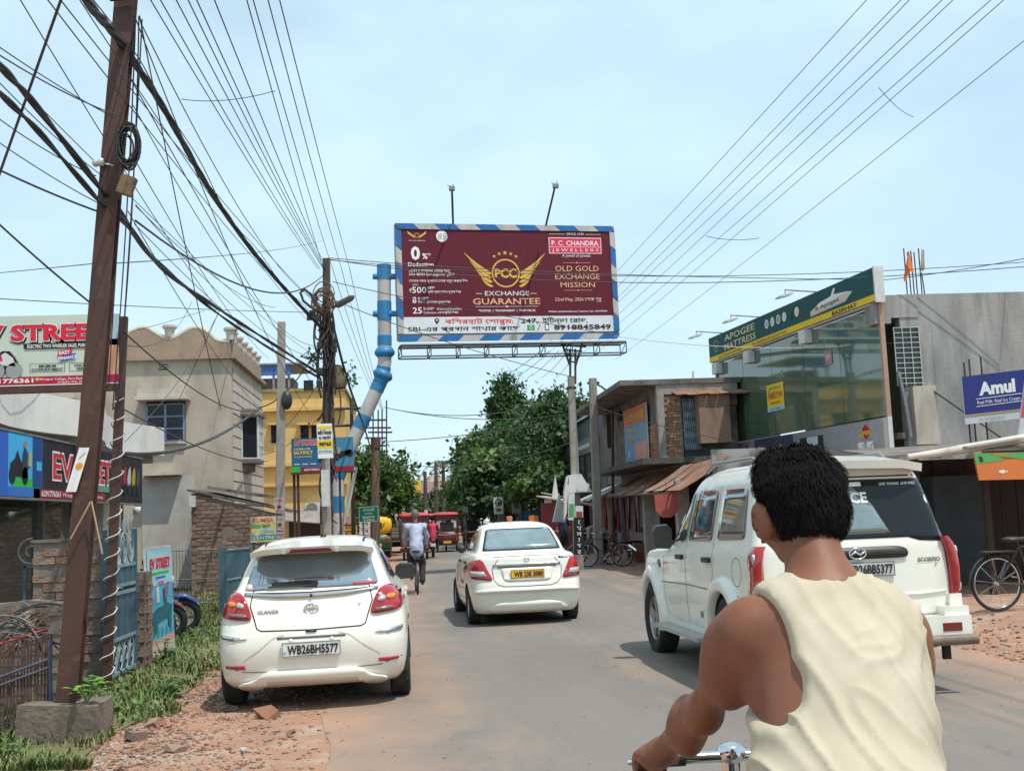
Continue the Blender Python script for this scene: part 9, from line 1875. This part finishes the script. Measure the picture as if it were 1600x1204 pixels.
# ------------------------------------------------------------------ grass, weeds, rubble
grass_m=mat('grass_blade',(.085,.145,.030),.65,island=.55,col2=(.17,.17,.06),vs=1.4,col3=(.24,.19,.09),vs3=2.3,lo3=.6,hi3=.75);weed_m=mat('weed_leaf',(.075,.145,.030),.5,island=.45)
def gz(x,y):return ground_z(x,y)+.005
def grass():
 rs=np.random.RandomState(2);P=[]
 def ok(x,y):  # grassy belt between the fence line and the dirt shoulder
  edge=-2.35-.25*noise.noise((x*.9,y*.7,2))-.08*max(0,(10.6-y)/1.2)-.02*max(0,y-15)
  return x<edge+.35*noise.noise((x*2,y*2,7))
 while len(P)<42000:
  y=8.4+rs.rand()**1.6*23;x=rs.uniform(-6.5,-1.9)
  if not ok(x,y):continue
  if x<-3.9 and y<14:continue
  if rs.rand()>.42+1.5*noise.noise((x*1.3,y*1.3,5))+(.2 if y>10.5 else-.12):continue
  P.append((x,y,gz(x,y)))
 P=np.array(P);n=len(P);a=rs.uniform(0,2*math.pi,n);L=rs.uniform(.03,.11,n)*(1+.6*np.array([noise.noise((p[0]*1.3,p[1]*1.3,11))for p in P]));w=.006+.004*rs.rand(n);d=np.stack([np.cos(a),np.sin(a),np.zeros(n)],1);s=np.stack([-np.sin(a),np.cos(a),np.zeros(n)],1);z=np.array((0,0,1.0))
 V=np.stack([P-s*w[:,None],P+s*w[:,None],P+d*(L*.25)[:,None]+z*(L*.65)[:,None]+s*(w*.7)[:,None],P+d*(L*.25)[:,None]+z*(L*.65)[:,None]-s*(w*.7)[:,None],P+d*(L*.7)[:,None]+z*(L*.92)[:,None]+s*(w*.12)[:,None],P+d*(L*.7)[:,None]+z*(L*.92)[:,None]-s*(w*.12)[:,None]],1).reshape(-1,3);k=np.arange(n)*6
 F=np.concatenate([np.stack([k,k+1,k+2,k+3],1),np.stack([k+3,k+2,k+4,k+5],1)]);o=link('grass',npmesh('grass',V,F,grass_m));tag(o,'short green grass along the left fence line','grass',None,'stuff')
 # broad-leaved ground weeds
 Q=[]
 while len(Q)<2600:
  y=9.8+rs.rand()**1.3*9;x=rs.uniform(-3.9,-2.1)
  if ok(x,y)and rs.rand()<.45+noise.noise((x*1.6,y*1.6,21)):Q.append((x,y,gz(x,y)+rs.uniform(.01,.085)))
 Q=np.array(Q);V,F=leaf_quads(Q,np.tile((0,0,1.0),(len(Q),1)),.062,rs,.1);o=link('ground_weeds',npmesh('ground_weeds',V,F,weed_m));tag(o,'low leafy weeds spreading over the left verge','weeds',None,'stuff')
 # turf sheet under the grass
 V=[];F=[];k=0
 for y in np.arange(8.2,31,.3):
  e=-2.35-.25*noise.noise((-2.4*.9,y*.7,2))-.08*max(0,(10.6-y)/1.2)-.02*max(0,y-15)
  for t in range(6):x=-7+(e-.05+7)*t/5;V.append((x,y,ground_z(x,y)+.012))
  k+=1
 F=[(i*6+j,i*6+j+1,(i+1)*6+j+1,(i+1)*6+j)for i in range(k-1)for j in range(5)];o=link('turf',npmesh('turf',V,F,mat('turf',(.115,.135,.045),.95,col2=(.22,.14,.085),vs=1.6,lo=.42,hi=.62,bump=.5,bs=30),True));tag(o,'patchy green turf',None,None,'structure')
grass()
def plant(lab,c,n,size,h,seed,m=None):
 rs=np.random.RandomState(seed);r=thing('weed_plant',lab,'plant',tuple(c));b=MB()
 for i in range(n):
  a=rs.uniform(0,2*math.pi);t=Vector((math.cos(a)*rs.uniform(.03,.14),math.sin(a)*rs.uniform(.03,.12),rs.uniform(.4,1)*h));b.tube([(0,0,0),t*.5+Vector((0,0,.02)),t],.004,4)
  for k in range(3):
   d=Vector((math.cos(a+k*2.1),math.sin(a+k*2.1),rs.uniform(-.1,.35))).normalized();s=d.cross(Z1).normalized();L=size*rs.uniform(.7,1.2);p=t;q=p+d*L*.5;V=[p,q+s*L*.3-Z1*L*.03,p+d*L-Z1*L*.15,q-s*L*.3-Z1*L*.03,q+Z1*L*.04];bb=MB();bb.add(V,[(0,4,1),(4,2,1),(0,3,4),(4,3,2)]);bb.build('leaf',m or weed_m,r,True)
 b.build('stem',mat('stem_green',(.09,.15,.04),.6),r,True)
def plants():
 c=PY(137,1080,9.42);plant('bright green broad leaved weed growing on the concrete foot of the steel pole',(c.x,9.40,.30),14,.085,.17,3,mat('bright_leaf',(.16,.30,.03),.45,island=.35))
 plant('leafy weed at the foot of the wire wrapped post',(-3.2,11.4,gz(-3.2,11.4)),12,.10,.26,4);plant('leafy weed below the cyan standee board',(-3.1,14.2,gz(-3.1,14.2)),12,.11,.30,5);plant('leafy weed beside the rear wheel side of the white hatchback',(-2.45,11.6,gz(-2.45,11.6)),10,.10,.22,6)
 plant('weed with a yellow leaf in the bottom left corner',(-3.05,8.75,gz(-3.05,8.75)),10,.07,.14,8)
plants()
def rubble():
 rn=random.Random(12);ms=[mat('rubble_%d'%i,c,.95,col2=tuple(q*.65 for q in c),vs=18,bump=.5,bs=60)for i,c in enumerate([(.33,.16,.10),(.26,.13,.09),(.38,.26,.19),(.20,.15,.12),(.42,.36,.31)])];me=[]
 for i in range(10):
  b=MB();b.box((0,0,0),(1,.75,.5),None,0,.22,rn);me.append(b.mesh('brick_fragment',ms[i%5]))
 def at():
  while True:
   y=7.4+rn.random()**1.4*9;x=rn.uniform(-3.1,-.9)
   e=-2.35
   if x>e-.15 and abs(x-e-.35)<rn.uniform(0,1.3):return x,y
 for i in range(48):
  x,y=at();s=rn.uniform(.03,.085)if i>14 else rn.uniform(.09,.15);o=link('brick_fragment',rn.choice(me));o.location=(x,y,gz(x,y)+s*.12);o.scale=(s,s,s);o.rotation_euler=(rn.uniform(-.4,.4),rn.uniform(-.4,.4),rn.uniform(0,6.3));tag(o,'loose brick fragment lying on the red dirt shoulder','rubble','brick fragments on the left shoulder')
  # gravel: uncountable small chips on both shoulders
 V=[];F=[];rs=np.random.RandomState(9);MI=[]
 def chip(x,y,z,s):
  k=len(V);q=rs.uniform(-.35,.35,(8,3));q[:,:2]+=[(-1,-1),(1,-1),(1,1),(-1,1)]*2;q[:4,2]-=.5;q[4:,2]+=.45;q[4:,:2]*=.7;a=rs.uniform(0,6.3);c_,s_=math.cos(a),math.sin(a)
  for p in q:V.append((x+s*(c_*p[0]-s_*p[1]),y+s*(s_*p[0]+c_*p[1]),z+s*.7*p[2]))
  F.extend([(k,k+3,k+2,k+1),(k+4,k+5,k+6,k+7)]+[(k+i,k+(i+1)%4,k+4+(i+1)%4,k+4+i)for i in range(4)]);MI.extend([rs.randint(5)]*6)
 for i in range(10500):
  y=6.6+rs.rand()**1.5*15;e=-2.4;x=e+abs(rs.randn())*.75-.1
  if x>-.2:continue
  chip(x,y,gz(x,y),.005+.016*rs.rand()**3)
 for i in range(3200):
  y=9+rs.rand()**1.4*32;x=5.9+abs(rs.randn())*.8
  chip(x,y,ground_z(x,y)+.01,.006+.022*rs.rand()**3)
 for i in range(700):y=7+rs.rand()**1.5*25;x=rs.uniform(-.7,5.8);chip(x,y,.03*math.sin(math.pi*(x+.75)/6.6)+.002,.003+.007*rs.rand()**2)
 o=link('gravel',npmesh('gravel',V,F,ms,False,MI));tag(o,'brick gravel and chips scattered on both shoulders','gravel',None,'stuff')
 # litter
 for i,(x,y,c,lab)in enumerate(((-2.3,10.6,(.6,.6,.58),'crumpled white plastic scrap on the weeds behind the pole foot'),(-1.75,8.0,(.55,.52,.48),'white paper scrap on the dirt at the bottom left'),(-2.75,8.9,(.7,.5,.03),'small yellow scrap on the grass in the bottom left corner'),(-1.3,8.6,(.6,.56,.5),'pale torn wrapper near the hatchback shadow'))):
  b=MB();P=[Vector((x+rn.uniform(-.05,.05),y+rn.uniform(-.04,.04),gz(x,y)+rn.uniform(.01,.04)))for _ in range(6)];b.add(P,[(0,1,2),(1,3,2),(2,3,4),(3,5,4),(0,2,4)]);b.add([p-Z1*.002 for p in P],[(2,1,0),(2,3,1),(4,3,2),(4,5,3),(4,2,0)]);o=b.build('litter',mat('litter_%d'%i,c,.7));tag(o,lab,'litter')
rubble()
